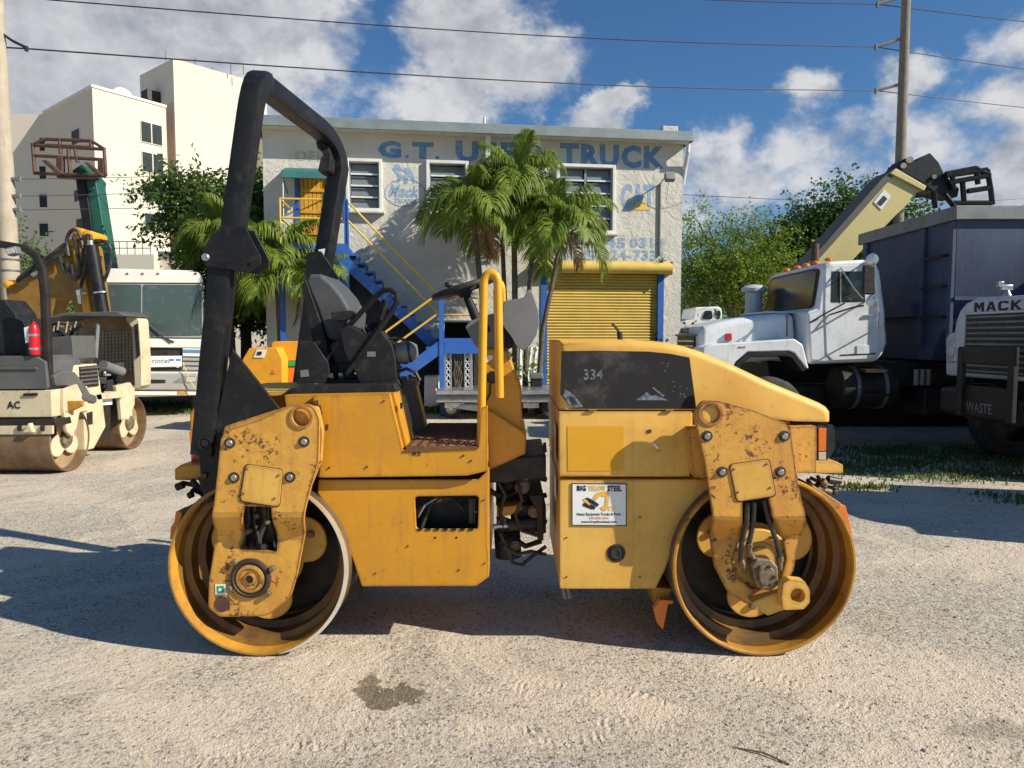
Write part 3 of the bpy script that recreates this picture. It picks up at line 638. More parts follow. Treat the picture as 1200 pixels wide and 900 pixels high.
# palms
def frond_mesh(L_, arch, seed):
    rr = random.Random(seed); b = MB(); P = []; n = 12
    for k in range(n + 1):
        t = k / n; ang = arch[0] - (arch[0] + arch[1]) * t ** 1.15
        P.append((P[-1] + Vector((math.cos(ang), 0, math.sin(ang))) * L_ / n) if P else Vector((0, 0, 0)))
    b.tube(P, [.014 * (1 - .85 * k / n) for k in range(n + 1)], 5)
    m = 64
    for k in range(m):
        t = .10 + .90 * k / (m - 1); i = min(n - 1, int(t * n)); p = P[i].lerp(P[i + 1], t * n - i); d = (P[i + 1] - P[i]).normalized()
        ll = L_ * .42 * (math.sin(math.pi * min(1, t * .82 + .16)) ** .6) * rr.uniform(.85, 1.12)
        for s in (-1, 1):
            side = Vector((0, s, 0)) * rr.uniform(.7, 1) + d * (.55 + .7 * t) + Vector((0, 0, rr.uniform(.10, .5))); side.normalize(); w_ = d.cross(side).cross(side).normalized() * .0095
            q1 = p + side * ll * .5; q2 = p + side * ll * .8 + Vector((0, 0, -ll * .26)); q3 = p + side * ll * .98 + Vector((0, 0, -ll * .66))
            a = [b.pt(x) for x in (p - w_ * .6, p + w_ * .6, q1 + w_, q1 - w_, q2 + w_ * .8, q2 - w_ * .8, q3)]
            b.f += [[a[0], a[1], a[2], a[3]], [a[3], a[2], a[4], a[5]], [a[5], a[4], a[6]]]
    me = bpy.data.meshes.new('frond'); me.from_pydata(b.v, [], b.f); me.materials.append(M['leaf_palm']); return me
FR = [frond_mesh(1.0, a, k) for k, a in enumerate(((1.35, .5), (1.1, 1.0), (.8, 1.2), (.35, 1.4), (1.45, -.2)))]
FD = frond_mesh(1.0, (-.1, 1.45), 99); FD.materials[0] = M['leaf_dead']
def palm(lab, base, crown, rtr, L_, n, seed, group='palms in front of the workshop'):
    rr = random.Random(seed); t = thing('palm_tree', lab, 'palm tree', base, 0, group); b = MB(); c = Vector(crown) - Vector(base)
    mid = c * .5 + Vector((-c.x * .28, 0, 0)); pts = [Vector((0, 0, -.05)), c * .2 + Vector((-c.x * .14, 0, 0)), mid, c * .8 + Vector((-c.x * .1, 0, 0)), c]
    b.tube(pts, [rtr * 1.3, rtr, rtr * .9, rtr * .85, rtr * .8], 10); b.build('trunk', M['palmbark'], t, smooth=True)
    b = MB(); b.tube([c, c + Vector((0, 0, .25)), c + Vector((0, 0, .42))], [rtr * .95, rtr * .8, rtr * .3], 9); b.build('crown_shaft', M['leaf_palm'], t, smooth=True)
    for k in range(n):
        q = k / n; mi = 4 if q < .12 else 0 if q < .35 else 1 if q < .6 else 2 if q < .82 else 3
        o = bpy.data.objects.new('frond', FR[mi]); col.objects.link(o); o.parent = t
        o.location = c + Vector((0, 0, .38 - .14 * q)); o.rotation_euler = (rr.uniform(-.2, .2), rr.uniform(-.15, .15), k * 2.4 + rr.uniform(-.3, .3)); o.scale = (L_ * rr.uniform(.85, 1.15),) * 3
    for k in range(1 + n % 2):
        o = bpy.data.objects.new('dead_frond', FD); col.objects.link(o); o.parent = t; o.location = c + Vector((0, 0, .18)); o.rotation_euler = (rr.uniform(-.3, .3), rr.uniform(.1, .5), k * 2.1 + rr.uniform(0, 1)); o.scale = (L_ * rr.uniform(.6, .85),) * 3
    return t
def palm_at(lab, px_, py_, bx_, Y_, rtr, L_, n, seed, **k):
    w = W(px_, py_, Y_); g_ = W(bx_, 470, Y_); palm(lab, (g_.x, Y_, 0), tuple(w), rtr, L_, n, seed, **k)
palm_at('tallest palm of the clump in front of the workshop windows', 602, 240, 604, 15.7, .075, 1.38, 21, 1)
palm_at('palm with a dark crown left of the tallest palm, in front of the wall', 556, 268, 572, 15.4, .07, 1.32, 20, 2)
palm_at('palm in the middle of the clump beside the tallest trunk', 588, 266, 594, 15.9, .06, 1.0, 11, 3)
palm_at('palm leaning right over the yellow roller shutter', 656, 288, 630, 15.2, .06, 1.28, 22, 4)
palm_at('palm with a small crown between the tallest and the leaning palm', 625, 272, 615, 15.5, .06, 1.0, 11, 7)
palm_at('small bushy palm left of the blue stairs behind the roll hoop', 326, 335, 332, 15.8, .09, 1.55, 26, 5)
palm_at('low palm between the motorhome and the bushy palm', 262, 300, 275, 17.5, .09, 1.35, 20, 6)
palm_at('short palm sprouting beside the blue stair landing', 378, 345, 380, 15.2, .05, .7, 14, 8)

# ================================================================ workshop building
PA = Vector((-5.68, 16.5, 0)); PB = Vector((4.2, 17.8, 0)); FU = (PB - PA).normalized(); FN = Vector((FU.y, -FU.x, 0)); FRZ = math.atan2(FU.y, FU.x); FW = (PB - PA).length
def FL(px, py, off=0.0):
    """photograph pixel -> (x, z) on the facade plane moved towards the viewer by off"""
    o = Vector((0, 0, CAM_H)); d = W(px, py, 1.0) - o; P0 = PA + FN * off
    t = (P0 - o).dot(FN) / d.dot(FN); p = o + d * t; return ((p - PA).dot(FU), p.z)
shop = thing('workshop_building', 'two storey white stucco truck workshop with blue painted lettering', 'building', PA, FRZ)
def FP_(pts, off=0): return [FL(x, y, off) for x, y in pts]
ZT = 6.42
w1 = FP_([(409, 190), (444, 190), (444, 245), (409, 245)]); w2 = FP_([(503, 192), (545, 192), (545, 247), (503, 247)]); w3 = FP_([(655, 196), (717, 197), (717, 271), (655, 270)])
dr_ = FP_([(350, 207), (385, 208), (385, 292), (350, 292)]); sh_ = [FL(636, 320), FL(776, 320), (FL(776, 400)[0], .02), (FL(636, 400)[0], .02)]
gd = [(FL(521, 400)[0], 2.0), (FL(556, 400)[0], 2.0), (FL(556, 400)[0], .03), (FL(521, 400)[0], .03)]
b = MB(); b.xz([(0, 0), (FW, 0), (FW, ZT), (0, ZT)], 0, .22, [w1, w2, w3, dr_, sh_, gd]); b.build('front_wall', M['stucco'], shop)
b = MB(); b.bb((0, .221, 0), (.22, 11, ZT)); b.build('side_wall', M['stucco'], shop); b = MB(); b.bb((FW - .22, .221, 0), (FW, 11, ZT)); b.build('side_wall', M['stucco'], shop)
b = MB(); b.bb((.221, 10.8, 0), (FW - .221, 11, ZT)); b.build('rear_wall', M['stucco'], shop)
b = MB(); b.bb((.23, .9, .02), (FW - .23, .95, ZT - .02)); b.build('dark_interior', M['darkroom'], shop)
b = MB(); b.bb((-.12, -.42, ZT + .004), (FW + .06, 11.1, ZT + .10)); b.build('roof', M['roofmetal'], shop)
b = MB(); b.bb((-.18, -.46, ZT - .10), (FW + .10, -.42, ZT + .13)); b.bb((FW + .065, -.42, ZT - .10), (FW + .095, 11, ZT + .12)); b.bb((-.165, -.42, ZT - .10), (-.125, 11, ZT + .12)); b.build('fascia', M['roofmetal'], shop, bev=.01)
b = MB(); b.bb((-.10, -.418, ZT - .06), (FW + .1, 0, ZT + .002)); b.build('soffit', M['frame_white'], shop)
b = MB(); a_ = FL(797, 147); b.bb((FW - .42, .3, ZT + .11), (FW - .02, .55, ZT + .47)); b.yz([(.55, ZT + .11), (3.2, ZT + .11), (.55, ZT + .42)], FW - .40, FW - .2); b.build('parapet', M['stucco'], shop, bev=.02)
for q in (567,): b = MB(); x_ = FL(q, 160)[0]; b.cyl((x_, -.2, ZT + .1), (x_, -.2, ZT + .34), .035, 10); b.build('vent_pipe', M['frame_white'], shop)
b = MB(); x_ = FL(571, 200)[0]; b.bb((x_ - .06, -.30, 4.6), (x_ + .05, -.22, ZT - .1)); b.build('downpipe', M['frame_white'], shop)
b = MB(); b.tube([(FW + .02, -.3, ZT - .1), (FW + .02, -.28, ZT - .3), (FW + .05, -.05, ZT - .6), (FW + .05, .1, ZT - 1)], .05, 10); b.build('downspout', M['frame_white'], shop)
def window(rect, cols, rows, sillout=.12):
    (x0, z1), (x1, _), (_, z0) = rect[0], rect[1], rect[2]
    f = MB(); t = .075
    for (a, c) in (((x0 - t, -.10, z0 - t), (x0, .06, z1 + t)), ((x1, -.10, z0 - t), (x1 + t, .06, z1 + t)), ((x0, -.10, z1), (x1, .06, z1 + t)), ((x0, -.12, z0 - t), (x1, .06, z0))): f.bb(a, c)
    fr = f.build('window_frame', M['frame_white'], shop, bev=.008)
    fm = MB()
    for k in range(1, cols): xx = x0 + (x1 - x0) * k / cols; fm.bb((xx - .025, .0, z0), (xx + .025, .05, z1))
    fm.bb((x0, .0, z0), (x0 + .035, .05, z1)); fm.bb((x1 - .035, .0, z0), (x1, .05, z1)); fm.build('mullion', M['roofmetal'], fr)
    for c in range(cols):
        for r in range(rows):
            xa = x0 + (x1 - x0) * c / cols + .045; xb = x0 + (x1 - x0) * (c + 1) / cols - .045; za = z0 + (z1 - z0) * r / rows; zb = z0 + (z1 - z0) * (r + 1) / rows
            p = MB(); p.xz([(xa, za + .03), (xb, za + .03), (xb, zb - .03), (xa, zb - .03)], .03, .038)
            for k, i in enumerate([0, 1, 4, 5]): pass
            p.v = [(x, y + (.06 if z > (za + zb) / 2 else 0), z) for x, y, z in p.v]; p.build('pane', M['pane'], fr)
            s = MB(); s.bb((xa - .01, -.012, za - .018), (xb + .01, .025, za + .018)); s.build('louvre_rail', M['frame_white'], fr)
    s = MB(); s.bb((x0 - .12, -.17, z0 - t - .05), (x1 + .12, 0, z0 - t - .003)); s.build('sill', M['stucco'], fr, bev=.01)
    return fr
window(w1, 1, 4); window(w2, 1, 4); window(w3, 2, 5)
# office door of upright boards, security bars
(dx0, dz1), (dx1, _), (_, dz0) = dr_[0], dr_[1], dr_[2]
dd = MB(); dd.bb((dx0, .10, dz0), (dx1, .12, dz1)); door = dd.build('door', M['engine'], shop)
for k in range(7):
    b = MB(); xa = dx0 + (dx1 - dx0) * k / 7; b.bb((xa + .006, .06, dz0 + .02), (xa + (dx1 - dx0) / 7 - .006, .099, dz1 - .02)); b.build('board', M['door_yellow'], door, bev=.004)
for k in range(3):
    b = MB(); zz = dz0 + (dz1 - dz0) * (.2 + .3 * k); b.bb((dx0 + .02, .03, zz), (dx1 - .02, .058, zz + .07)); b.build('ledge_rail', M['door_yellow'], door)
b = MB(); b.bb((dx0 - .09, -.03, dz0), (dx0 - .002, .08, dz1 + .05)); b.build('door_jamb', M['stair_blue'], shop)
b = MB(); b.bb((dx1 + .002, -.03, dz0), (dx1 + .09, .08, dz1 + .05)); b.build('door_jamb', M['stair_blue'], shop)
# green awning
a0 = FL(331, 201, .6); b = MB(); x0_, x1_ = FL(335, 203)[0], FL(384, 203)[0] + .1
b.yz([(-.02, a0[1] + .22), (-.62, a0[1] + .02), (-.64, a0[1] - .14), (-.60, a0[1] - .14), (-.58, a0[1] - .02), (-.02, a0[1] + .17)], x0_, x1_); b.build('awning', M['awning'], shop, bev=.01)
for x_ in (x0_ + .03, x1_ - .05): b = MB(); b.cyl((x_, -.58, a0[1] - .1), (x_, -.02, a0[1] - .35), .015, 6); b.build('awning_stay', M['awning'], shop)
b = MB(); xx = FL(337, 230)[0]; b.cyl((xx, -.55, a0[1] - .12), (xx, -.55, 3.55), .012, 6); b.build('conduit', M['frame_white'], shop)
# painted lettering on the stucco
def wtext(s, px0, px1, py0, py1, m, bold, shear=0, th=-.006, nm='painted_lettering'):
    a = FL(px0, py1); c = FL(px1, py0); b = MB(); b.text(s, (a[0], -.004, a[1]), (1, 0, 0), (0, 0, 1), c[0] - a[0], abs(c[1] - a[1]), bold, .0, shear); b.v = [(x, -.005, z) for x, y, z in b.v]; return b.build(nm, M[m], shop)
wtext('G', 443, 470, 165.5, 185, 'sign_blue', .06); wtext('.', 475, 479, 181.5, 185.5, 'sign_blue', .08); wtext('T', 483, 508, 167, 186, 'sign_blue', .07); wtext('.', 510, 515, 182.5, 187, 'sign_blue', .08)
wtext('USED', 534, 637, 168, 189.5, 'sign_blue', .05); wtext('TRUCK', 656, 779, 171.5, 194.5, 'sign_blue', .05)
wtext('OFFICE', 345.5, 408, 178, 188.5, 'beige_letter', .05); wtext('Mack', 455, 492, 217, 231, 'pale_blue', .04, .35); wtext('TRUCKS', 462, 488, 233.3, 238, 'pale_blue', .04)
wtext('CAT', 727.5, 767, 216, 245, 'pale_blue', .05); wtext('305', 648, 690, 279, 290.5, 'pale_blue', .04); wtext('545', 699, 733, 279, 290.5, 'pale_blue', .04); wtext('0314', 738, 779, 279, 290.5, 'pale_blue', .04); wtext('305', 655, 698, 293.5, 305, 'pale_blue', .04); wtext('324-7331', 706, 777, 293.5, 305, 'pale_blue', .04)
def wpoly(pts, m, holes=(), nm='painted_emblem', y=-.007):
    b = MB(); b.xz([FL(*p) for p in pts], y, y + .002, [[FL(*p) for p in h] for h in holes]); return b.build(nm, M[m], shop)
wpoly([(738, 246), (763, 246), (751, 234.5)], 'sign_yellow', y=-.011)
wpoly(circ(474.5, 226, 24, 40, 16.5), 'pale_blue', [circ(474.5, 226, 22.8, 40, 15.4)])
wpoly([(460.5, 197), (462, 193.5), (466, 192.5), (469, 195), (471, 198), (477, 196.5), (482, 199), (485, 205), (486.5, 212), (488, 214.5), (484, 215), (482, 209), (479, 206.5), (478, 210), (477, 215.5), (473.5, 215.5), (474, 209), (470, 208), (469, 213), (466, 214), (466.5, 207), (464, 203), (461, 200)], 'pale_blue', [[(468, 200), (473, 200.5), (476, 203), (472, 205.5), (468, 204)]])
# roller shutter: curtain of slats between blue guides
sx0, sx1, sz1 = sh_[0][0], sh_[1][0], sh_[0][1]
b = MB(); n = 44
prof = []
for k in range(n):
    z0 = .04 + (sz1 - .04) * k / n; h = (sz1 - .04) / n
    prof += [(.10, z0), (.065, z0 + h * .2), (.055, z0 + h * .5), (.065, z0 + h * .8)]
prof += [(.10, sz1), (.13, sz1), (.13, .04)]
b.yz(prof, sx0 + .02, sx1 - .02); s_ = b.build('shutter_slats', M['shutter'], shop); s_['kind'] = 'stuff'
for x_ in (sx0, sx1 - .07): b = MB(); b.bb((x_ - .04, -.03, .02), (x_ + .11, .09, sz1 + .05)); b.build('shutter_guide', M['stair_blue'], shop)
b = MB(); b.lathe((sx0 - .12, -.16, sz1 + .14), (1, 0, 0), [(0, 0), (.15, 0), (.15, sx1 - sx0 + .28), (0, sx1 - sx0 + .28)], 20); b.bb((sx0 - .14, -.28, sz1 - .02), (sx0 - .122, .0, sz1 + .30)); b.bb((sx1 + .162, -.28, sz1 - .02), (sx1 + .18, .0, sz1 + .30)); b.build('shutter_drum', M['shutter'], shop, smooth=True)
# flood light and conduit
fx, fz = FL(773.5, 215); b = MB(); b.bb((fx - .02, -.05, FL(773, 300)[1]), (fx + .012, -.005, fz)); b.build('conduit', M['cast'], shop)
b = MB(); b.tube([(fx, -.04, fz), (fx, -.30, fz + .06), (fx + .05, -.38, fz + .05)], .015, 6); b.box((fx + .09, -.42, fz + .07), (.22, .14, .20), rx=-.4); b.tube([(fx + .1, -.35, fz), (fx + .12, -.1, fz - .5), (FW - .1, -.02, fz - .5), (FW, -.02, fz - .42)], .006, 5); b.build('flood_light', M['grey_steel'], shop, bev=.01)
# small plant rooted on the shutter housing
brx, brz = FL(772, 303); t = thing('air_plant', 'small spiky plant growing on the shutter housing corner', 'plant', PA + FU * brx + FN * .2 + Vector((0, 0, sz1 + .28)))
b = MB()
for k in range(26):
    a = k * 2.4; e = .2 + .5 * random.random(); d = Vector((math.cos(a) * math.cos(e), math.sin(a) * math.cos(e), math.sin(e))); s = Vector((-math.sin(a), math.cos(a), 0)) * .012; b.face([s, -s, d * .14 - s * .7, d * .24, d * .14 + s * .7])
b.build('leaves', M['leaf_dark'], t)

# ---------------------------------------------------------------- blue steel stairs
stair = thing('outside_staircase', 'blue steel staircase with yellow handrails against the workshop wall', 'staircase', PA, FRZ)
def B(): return MB()
lz = 3.62; lx0, lx1 = FL(336, 280, .6)[0], FL(411, 290, .6)[0]
b = B(); b.bb((lx0, -1.35, lz - .12), (lx1, -.03, lz)); b.build('landing', M['stair_blue'], stair)
b = B(); b.bb((lx1 - .42, -1.38, lz - 1.1), (lx1, -1.352, lz + .02)); b.bb((lx1 + .002, -1.38, lz - 1.1), (lx1 + .03, -1.30, lz + .95)); b.build('landing_panel', M['stair_blue'], stair)
for x_ in (lx1 - .40, lx1 - .03): b = B(); b.bb((x_ - .035, -1.36, lz), (x_ + .035, -1.29, lz + .98)); b.build('landing_post', M['stair_blue'], stair)
mx_ = FL(513, 395, .8)[0]; mz = 1.62; mx1 = FL(572, 395, .8)[0]; n = 11; st0 = lx1
for k in range(n):
    x0_ = st0 + (mx_ - st0) * k / n; z_ = lz - (lz - mz) * (k + 1) / n; b = B(); b.bb((x0_, -1.30, z_ - .04), (x0_ + (mx_ - st0) / n + .02, -.40, z_)); b.bb((x0_ + .002, -1.298, z_ - .002), (x0_ + .012, -.402, z_ + (lz - mz) / n - .041)); b.build('step', M['stair_blue'], stair)
def stringer(xa, za, xb, zb, y, h, m, nm):
    b = B(); b.xz([(xa, za), (xb, zb), (xb, zb - h), (xa, za - h)], y - .03, y); return b.build(nm, M[m], stair)
stringer(st0, lz - .26, mx_, mz - .08, -1.305, .30, 'stair_blue', 'stringer'); stringer(st0, lz - .26, mx_, mz - .08, -.35, .30, 'stair_blue', 'stringer')
# dark boarding under the flight
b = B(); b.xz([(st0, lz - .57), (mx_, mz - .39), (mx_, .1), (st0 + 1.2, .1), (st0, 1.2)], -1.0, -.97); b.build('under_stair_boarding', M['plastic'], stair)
b = B(); b.bb((mx_, -2.3, mz - .10), (mx1, -.03, mz)); b.build('half_landing', M['stair_blue'], stair)
for (x_, y_) in ((mx_ + .04, -2.27), (mx1 - .05, -2.27), (mx_ + .04, -1.2), (mx1 - .05, -.1)): b = B(); b.bb((x_ - .05, y_ - .05, 0), (x_ + .05, y_ + .05, mz + .9 if x_ < mx_ + .1 and y_ < -2 else mz - .101)); b.build('landing_post', M['stair_blue'], stair)
b = B(); b.bb((mx_ + .1, -2.30, mz - .32), (mx1, -2.25, mz - .102)); b.build('landing_beam', M['stair_blue'], stair)
# lower flight runs back to the left
lo = mx_ - 2.1
for k in range(8):
    x1_ = mx_ - (mx_ - lo) * k / 8; z_ = mz - mz * (k + 1) / 9; b = B(); b.bb((x1_ - (mx_ - lo) / 8 - .02, -2.25, z_ - .04), (x1_, -1.42, z_)); b.build('step', M['stair_blue'], stair)
b = B(); b.xz([(lo, .05), (mx_, mz - .04), (mx_, mz - .34), (lo + .35, .02)], -2.30, -2.26); b.build('stringer', M['stair_blue'], stair)
b = B(); b.xz([(lo, .05), (mx_, mz - .04), (mx_, mz - .34), (lo + .35, .02)], -1.41, -1.37); b.build('stringer', M['stair_blue'], stair)
def yrail(pts): b = B(); b.tube(pts, .022, 8); b.build('handrail', M['rail_yellow'], stair, smooth=True)
for dz in (.95, .55):
    yrail([(lx0, -1.32, lz + dz), (lx1 - .02, -1.32, lz + dz)]); yrail([(lx1 - .02, -1.32, lz + dz), (mx_, -1.32, mz + dz)])
    yrail([(mx_ + .02, -2.27, mz + dz), (lo + .1, -2.27, dz + .15)]); yrail([(mx_ + .02, -1.32, mz + dz), (mx_ + .02, -2.27, mz + dz)]); yrail([(mx_, -.12, mz + dz), (mx1, -.12, mz + dz)])
    yrail([(lx0, -1.32, lz + dz), (lx0, -.05, lz + dz)])
for x_ in (lo + .2, lo + 1.0): b = B(); z0_ = mz * (x_ - lo) / (mx_ - lo); b.cyl((x_, -2.27, z0_), (x_, -2.27, z0_ + 1.0), .018, 8); b.build('baluster', M['rail_yellow'], stair)
b = B(); b.cyl((lx0, -1.32, lz), (lx0, -1.32, lz + .95), .022, 8); b.build('baluster', M['rail_yellow'], stair)
b = B(); b.bb((lx0 - .05, -1.3, 0), (lx0 + .05, -1.2, lz - .121)); b.build('landing_post', M['stair_blue'], stair)
b = B(); b.lathe((FL(391, 268, 1.3)[0] - .02, -1.36, lz + .98), (0, -1, 0), [(0, 0), (.10, 0), (.12, .05), (0, .10)], 12); b.build('stair_lamp', M['lensc'], stair, smooth=True)
# white ironwork door under the landing
idr = thing('ironwork_door', 'white ornamental iron security door under the stair landing', 'door', PA, FRZ)
ix0, iz1 = FL(519, 406, 2.2); ix1, iz0 = FL(554, 458, 2.2); iy = -2.2
b = MB()
for (a, c) in (((ix0, iy, iz0), (ix0 + .07, iy + .04, iz1)), ((ix1 - .07, iy, iz0), (ix1, iy + .04, iz1)), ((ix0 + .07, iy, iz1 - .07), (ix1 - .07, iy + .04, iz1)), ((ix0 + .07, iy, iz0), (ix1 - .07, iy + .04, iz0 + .07)), ((ix0 + .15, iy, iz0 + .07), (ix0 + .18, iy + .03, iz1 - .07)), ((ix1 - .18, iy, iz0 + .07), (ix1 - .15, iy + .03, iz1 - .07))): b.bb(a, c)
b.build('door_frame', M['chrome'], idr, bev=.005)
b = MB(); b.bb((ix0 + .05, iy + .05, iz0 - .2), (ix1 - .05, iy + .07, iz1 - .05)); b.build('door_backing', M['engine'], idr)
for sx in (ix0 + .11, ix1 - .11):
    for k in range(6):
        zc = iz0 + .14 + k * (iz1 - iz0 - .28) / 5; b = MB(); b.tube([(sx + .035 * math.cos(a) , iy + .01, zc + .055 * math.sin(a)) for a in [2 * math.pi * q / 12 for q in range(12)]], .009, 5); b.build('scroll', M['frame_white'], idr)
for k in range(5):
    xx = ix0 + .24 + k * (ix1 - ix0 - .48) / 4; b = MB(); b.tube([(xx + .02 * math.sin(q * 1.7 + k), iy + .02, iz0 + .07 + q * (iz1 - iz0 - .14) / 8) for q in range(9)], .012, 6); b.build('twisted_bar', M['palmbark'], idr)

# ================================================================ pale apartment tower
def on_plane(px, py, P, U):
    o = Vector((0, 0, CAM_H)); d = W(px, py, 1.0) - o; U = Vector(U).normalized(); n_ = Vector((U.y, -U.x, 0)); P = Vector(P)
    t = (P - o).dot(n_) / d.dot(n_); return o + d * t
tw = thing('apartment_block', 'tall cream apartment block with square dark windows in the left background', 'building', (-36.3, 63, 0))
def T(): return MB(tw)
C0 = Vector((-36.3, 63, 0)); CL = Vector((-45.4, 70.4, 0)); CR = Vector((-32.6, 68.5, 0)); top_ = 23.2
UR = (CR - C0).normalized(); UL = (CL - C0).normalized()
b = T(); b.xy([tuple(C0.xy), tuple(CR.xy), tuple((CR + UL * 13).xy), tuple((C0 + UL * 11.73).xy)], 0, top_); b.build('main_wall', M['tower'], tw)
b = T(); b.xy([tuple((C0 - UR * .1 - UL * .1).xy), tuple((CR + UR * .05 - UL * .1).xy), tuple((CR + UR * .05 + UL * 13).xy), tuple((C0 - UR * .1 + UL * 11.7).xy)], top_ + .002, top_ + .22); b.build('roof_coping', M['frame_white'], tw)
b = T(); b.bb((-75, CL.y + .0, 0), (CL.x + .3, CL.y + 9, top_ - .02)); b.build('wing_wall', M['tower'], tw)
TP = Vector((-33.4, 72, 0)); z2 = 1.645 + 317 / 833 * 72; TU = Vector((.66, .75, 0)).normalized(); TL = Vector((-5.7, 4.6, 0)).normalized()
b = T(); b.xy([tuple(TP.xy), tuple((TP + TU * 10).xy), tuple((TP + TU * 10 + TL * 7.3).xy), tuple((TP + TL * 7.3).xy)], 0, z2); b.build('stair_tower', M['tower'], tw)
b = T(); b.xy([tuple((TP - TU * .06 + TL * .4).xy), tuple((TP - TU * .06 + TL * 7).xy), tuple((TP + TU * .1 + TL * 7).xy), tuple((TP + TU * .1 + TL * .4).xy)], 0, z2 - 4.2); b.build('pink_panel', M['tower_pink'], tw)
b = T(); b.xy([tuple((TP + TU * 8.5 - TL * 1.5).xy), tuple((TP + TU * 13 - TL * 1.5).xy), tuple((TP + TU * 13 + TL * 5).xy), tuple((TP + TU * 8.5 + TL * 5).xy)], 0, 24.5); b.build('rear_wing', M['tower'], tw)
def wpl(px0, py0, px1, py1, P, U, cols=1):
    a = on_plane(px0, py1, P, U); c = on_plane(px1, py0, P, U); U = Vector(U).normalized(); n_ = Vector((U.y, -U.x, 0))
    if n_.y > 0: n_ = -n_
    if (c - a).dot(U) < 0: U = -U
    wd = (c - a).dot(U); z0, z1 = min(a.z, c.z), max(a.z, c.z)
    X_ = Matrix(((U.x, n_.x, 0, a.x), (U.y, n_.y, 0, a.y), (0, 0, 1, 0), (0, 0, 0, 1)))
    b = T(); b.X = X_; t_ = .06
    for (p, q) in (((-t_, -.1, z0 - t_), (0, .07, z1 + t_)), ((wd, -.1, z0 - t_), (wd + t_, .07, z1 + t_)), ((0, -.1, z1), (wd, .07, z1 + t_)), ((0, -.1, z0 - t_), (wd, .09, z0))): b.bb(p, q)
    if cols > 1: b.bb((wd / 2 - .05, -.05, z0), (wd / 2 + .05, .06, z1))
    f = b.build('window', M['tower'], tw); b = T(); b.X = X_; b.bb((0, -.05, z0), (wd, .04, z1)); b.build('pane', M['farglass'], f)
for (y0, y1, x0) in ((148, 165.5, 165.5), (183, 200.5, 167), (218, 235, 168.5), (253, 269.5, 170)): wpl(x0, y0, x0 + 23.5, y1, C0, UR, 2)
for (y0, y1, x0) in ((150, 171, 85), (221, 237, 88), (255, 270, 90.5)): wpl(x0, y0, x0 + 8.5, y1, C0, UL)
for (y0, y1, x0) in ((162, 177, 47), (195, 210, 47), (228, 243, 47), (262, 277, 47)): wpl(x0, y0, x0 + 10, y1, CL, (1, 0, 0))
b = T(); p = on_plane(185, 116, TP, TL); b.X = Matrix.Translation(p) @ Matrix.Rotation(math.atan2(TL.y, TL.x), 4, 'Z'); b.box((0, .6, 0), (1.3, 1.6, 1.1)); b.build('roof_fan_housing', M['engine'], tw, bev=.1)
b = T(); b.lathe((C0.x + .3, C0.y + 4, top_ + .2), (0, 0, 1), [(1.1, 0), (1.05, .4), (.8, .8), (.4, 1.05), (0, 1.1)], 16); b.build('satellite_dome', M['frame_white'], tw, smooth=True)
for px_, h_ in ((184, 2.4), (219, 1.6), (240, .7), (262, .9), (277, .8)):
    w = W(px_, 90, 74); b = T(); b.cyl((w.x, 76, z2 - .1), (w.x, 76, z2 + h_), .05, 5); b.build('antenna', M['grey_steel'], tw)
low = thing('low_white_building', 'low white flat roofed building behind the motorhome roof', 'building', (-20, 40, 0))
def LW(): return MB(low)
a_ = W(128, 298, 40); c_ = W(180, 296, 40); e_ = W(236, 296, 41)
b = LW(); b.bb((a_.x - 3, 40, 0), (c_.x, 46, a_.z)); b.build('wall', M['tower'], low)
b = LW(); b.bb((c_.x + .002, 40.6, 0), (e_.x + 6, 46, c_.z - .1)); b.build('wall', M['tower'], low)
b = LW(); b.bb((c_.x + .01, 40.45, c_.z - .098), (e_.x + 6, 46, c_.z + .12)); b.build('roof_edge', M['grey_steel'], low)
r0, r1 = W(131, 295, 42), W(176, 283, 42)
for k in range(6):
    xx = r0.x + (r1.x - r0.x) * k / 5; b = LW(); b.cyl((xx, 42, a_.z), (xx, 42, r1.z), .03, 5); b.build('railing_post', M['grey_steel'], low)
for zz in (r1.z, (r1.z + a_.z) / 2 + .1): b = LW(); b.cyl((r0.x, 42, zz), (r1.x, 42, zz), .03, 5); b.build('railing_bar', M['grey_steel'], low)

# ================================================================ poles and wires
p = W(12.5, 300, 15.5); lp_ = thing('concrete_pole', 'thick concrete utility pole at the left edge of the yard', 'utility pole', (p.x, 15.5, 0))
b = MB(); b.cyl((0, 0, -.1), (-.12, 0, 11.5), .20, 20, .155); b.build('shaft', M['concrete'], lp_, smooth=True)
hk = W(31, 57, 15.5) - Vector(lp_.location); b = MB(); b.tube([(-.07, 0, hk.z + .38), (.25, 0, hk.z + .16), (hk.x, 0, hk.z + .02)], .03, 6); b.cyl((hk.x, 0, hk.z + .05), (hk.x, 0, hk.z - .05), .04, 8); b.build('wire_arm', M['dark_steel'], lp_)
for zz in (210, 230, 246): q = W(22, zz, 15.5) - Vector(lp_.location); b = MB(); b.box((q.x - .05, -.02, q.z), (.14, .08, .06)); b.cyl((q.x + .04, -.02, q.z - .05), (q.x + .04, -.02, q.z + .06), .03, 8); b.build('insulator', M['grey_steel'], lp_)
for zz in (305, 318): q = W(12, zz, 15.5) - Vector(lp_.location); b = MB(); b.ring((-.03, 0, q.z), (0, 0, 1), .19, .206, .03); b.build('strap', M['grey_steel'], lp_)
p2 = W(1056.5, 150, 30); rp_ = thing('timber_pole', 'tall grey utility pole with three wire arms behind the trucks', 'utility pole', (p2.x, 30, 0))
b = MB(); b.cyl((0, 0, -.1), (0, 0, 19), .24, 18, .16); b.build('shaft', M['wood'], rp_, smooth=True)
arms = []
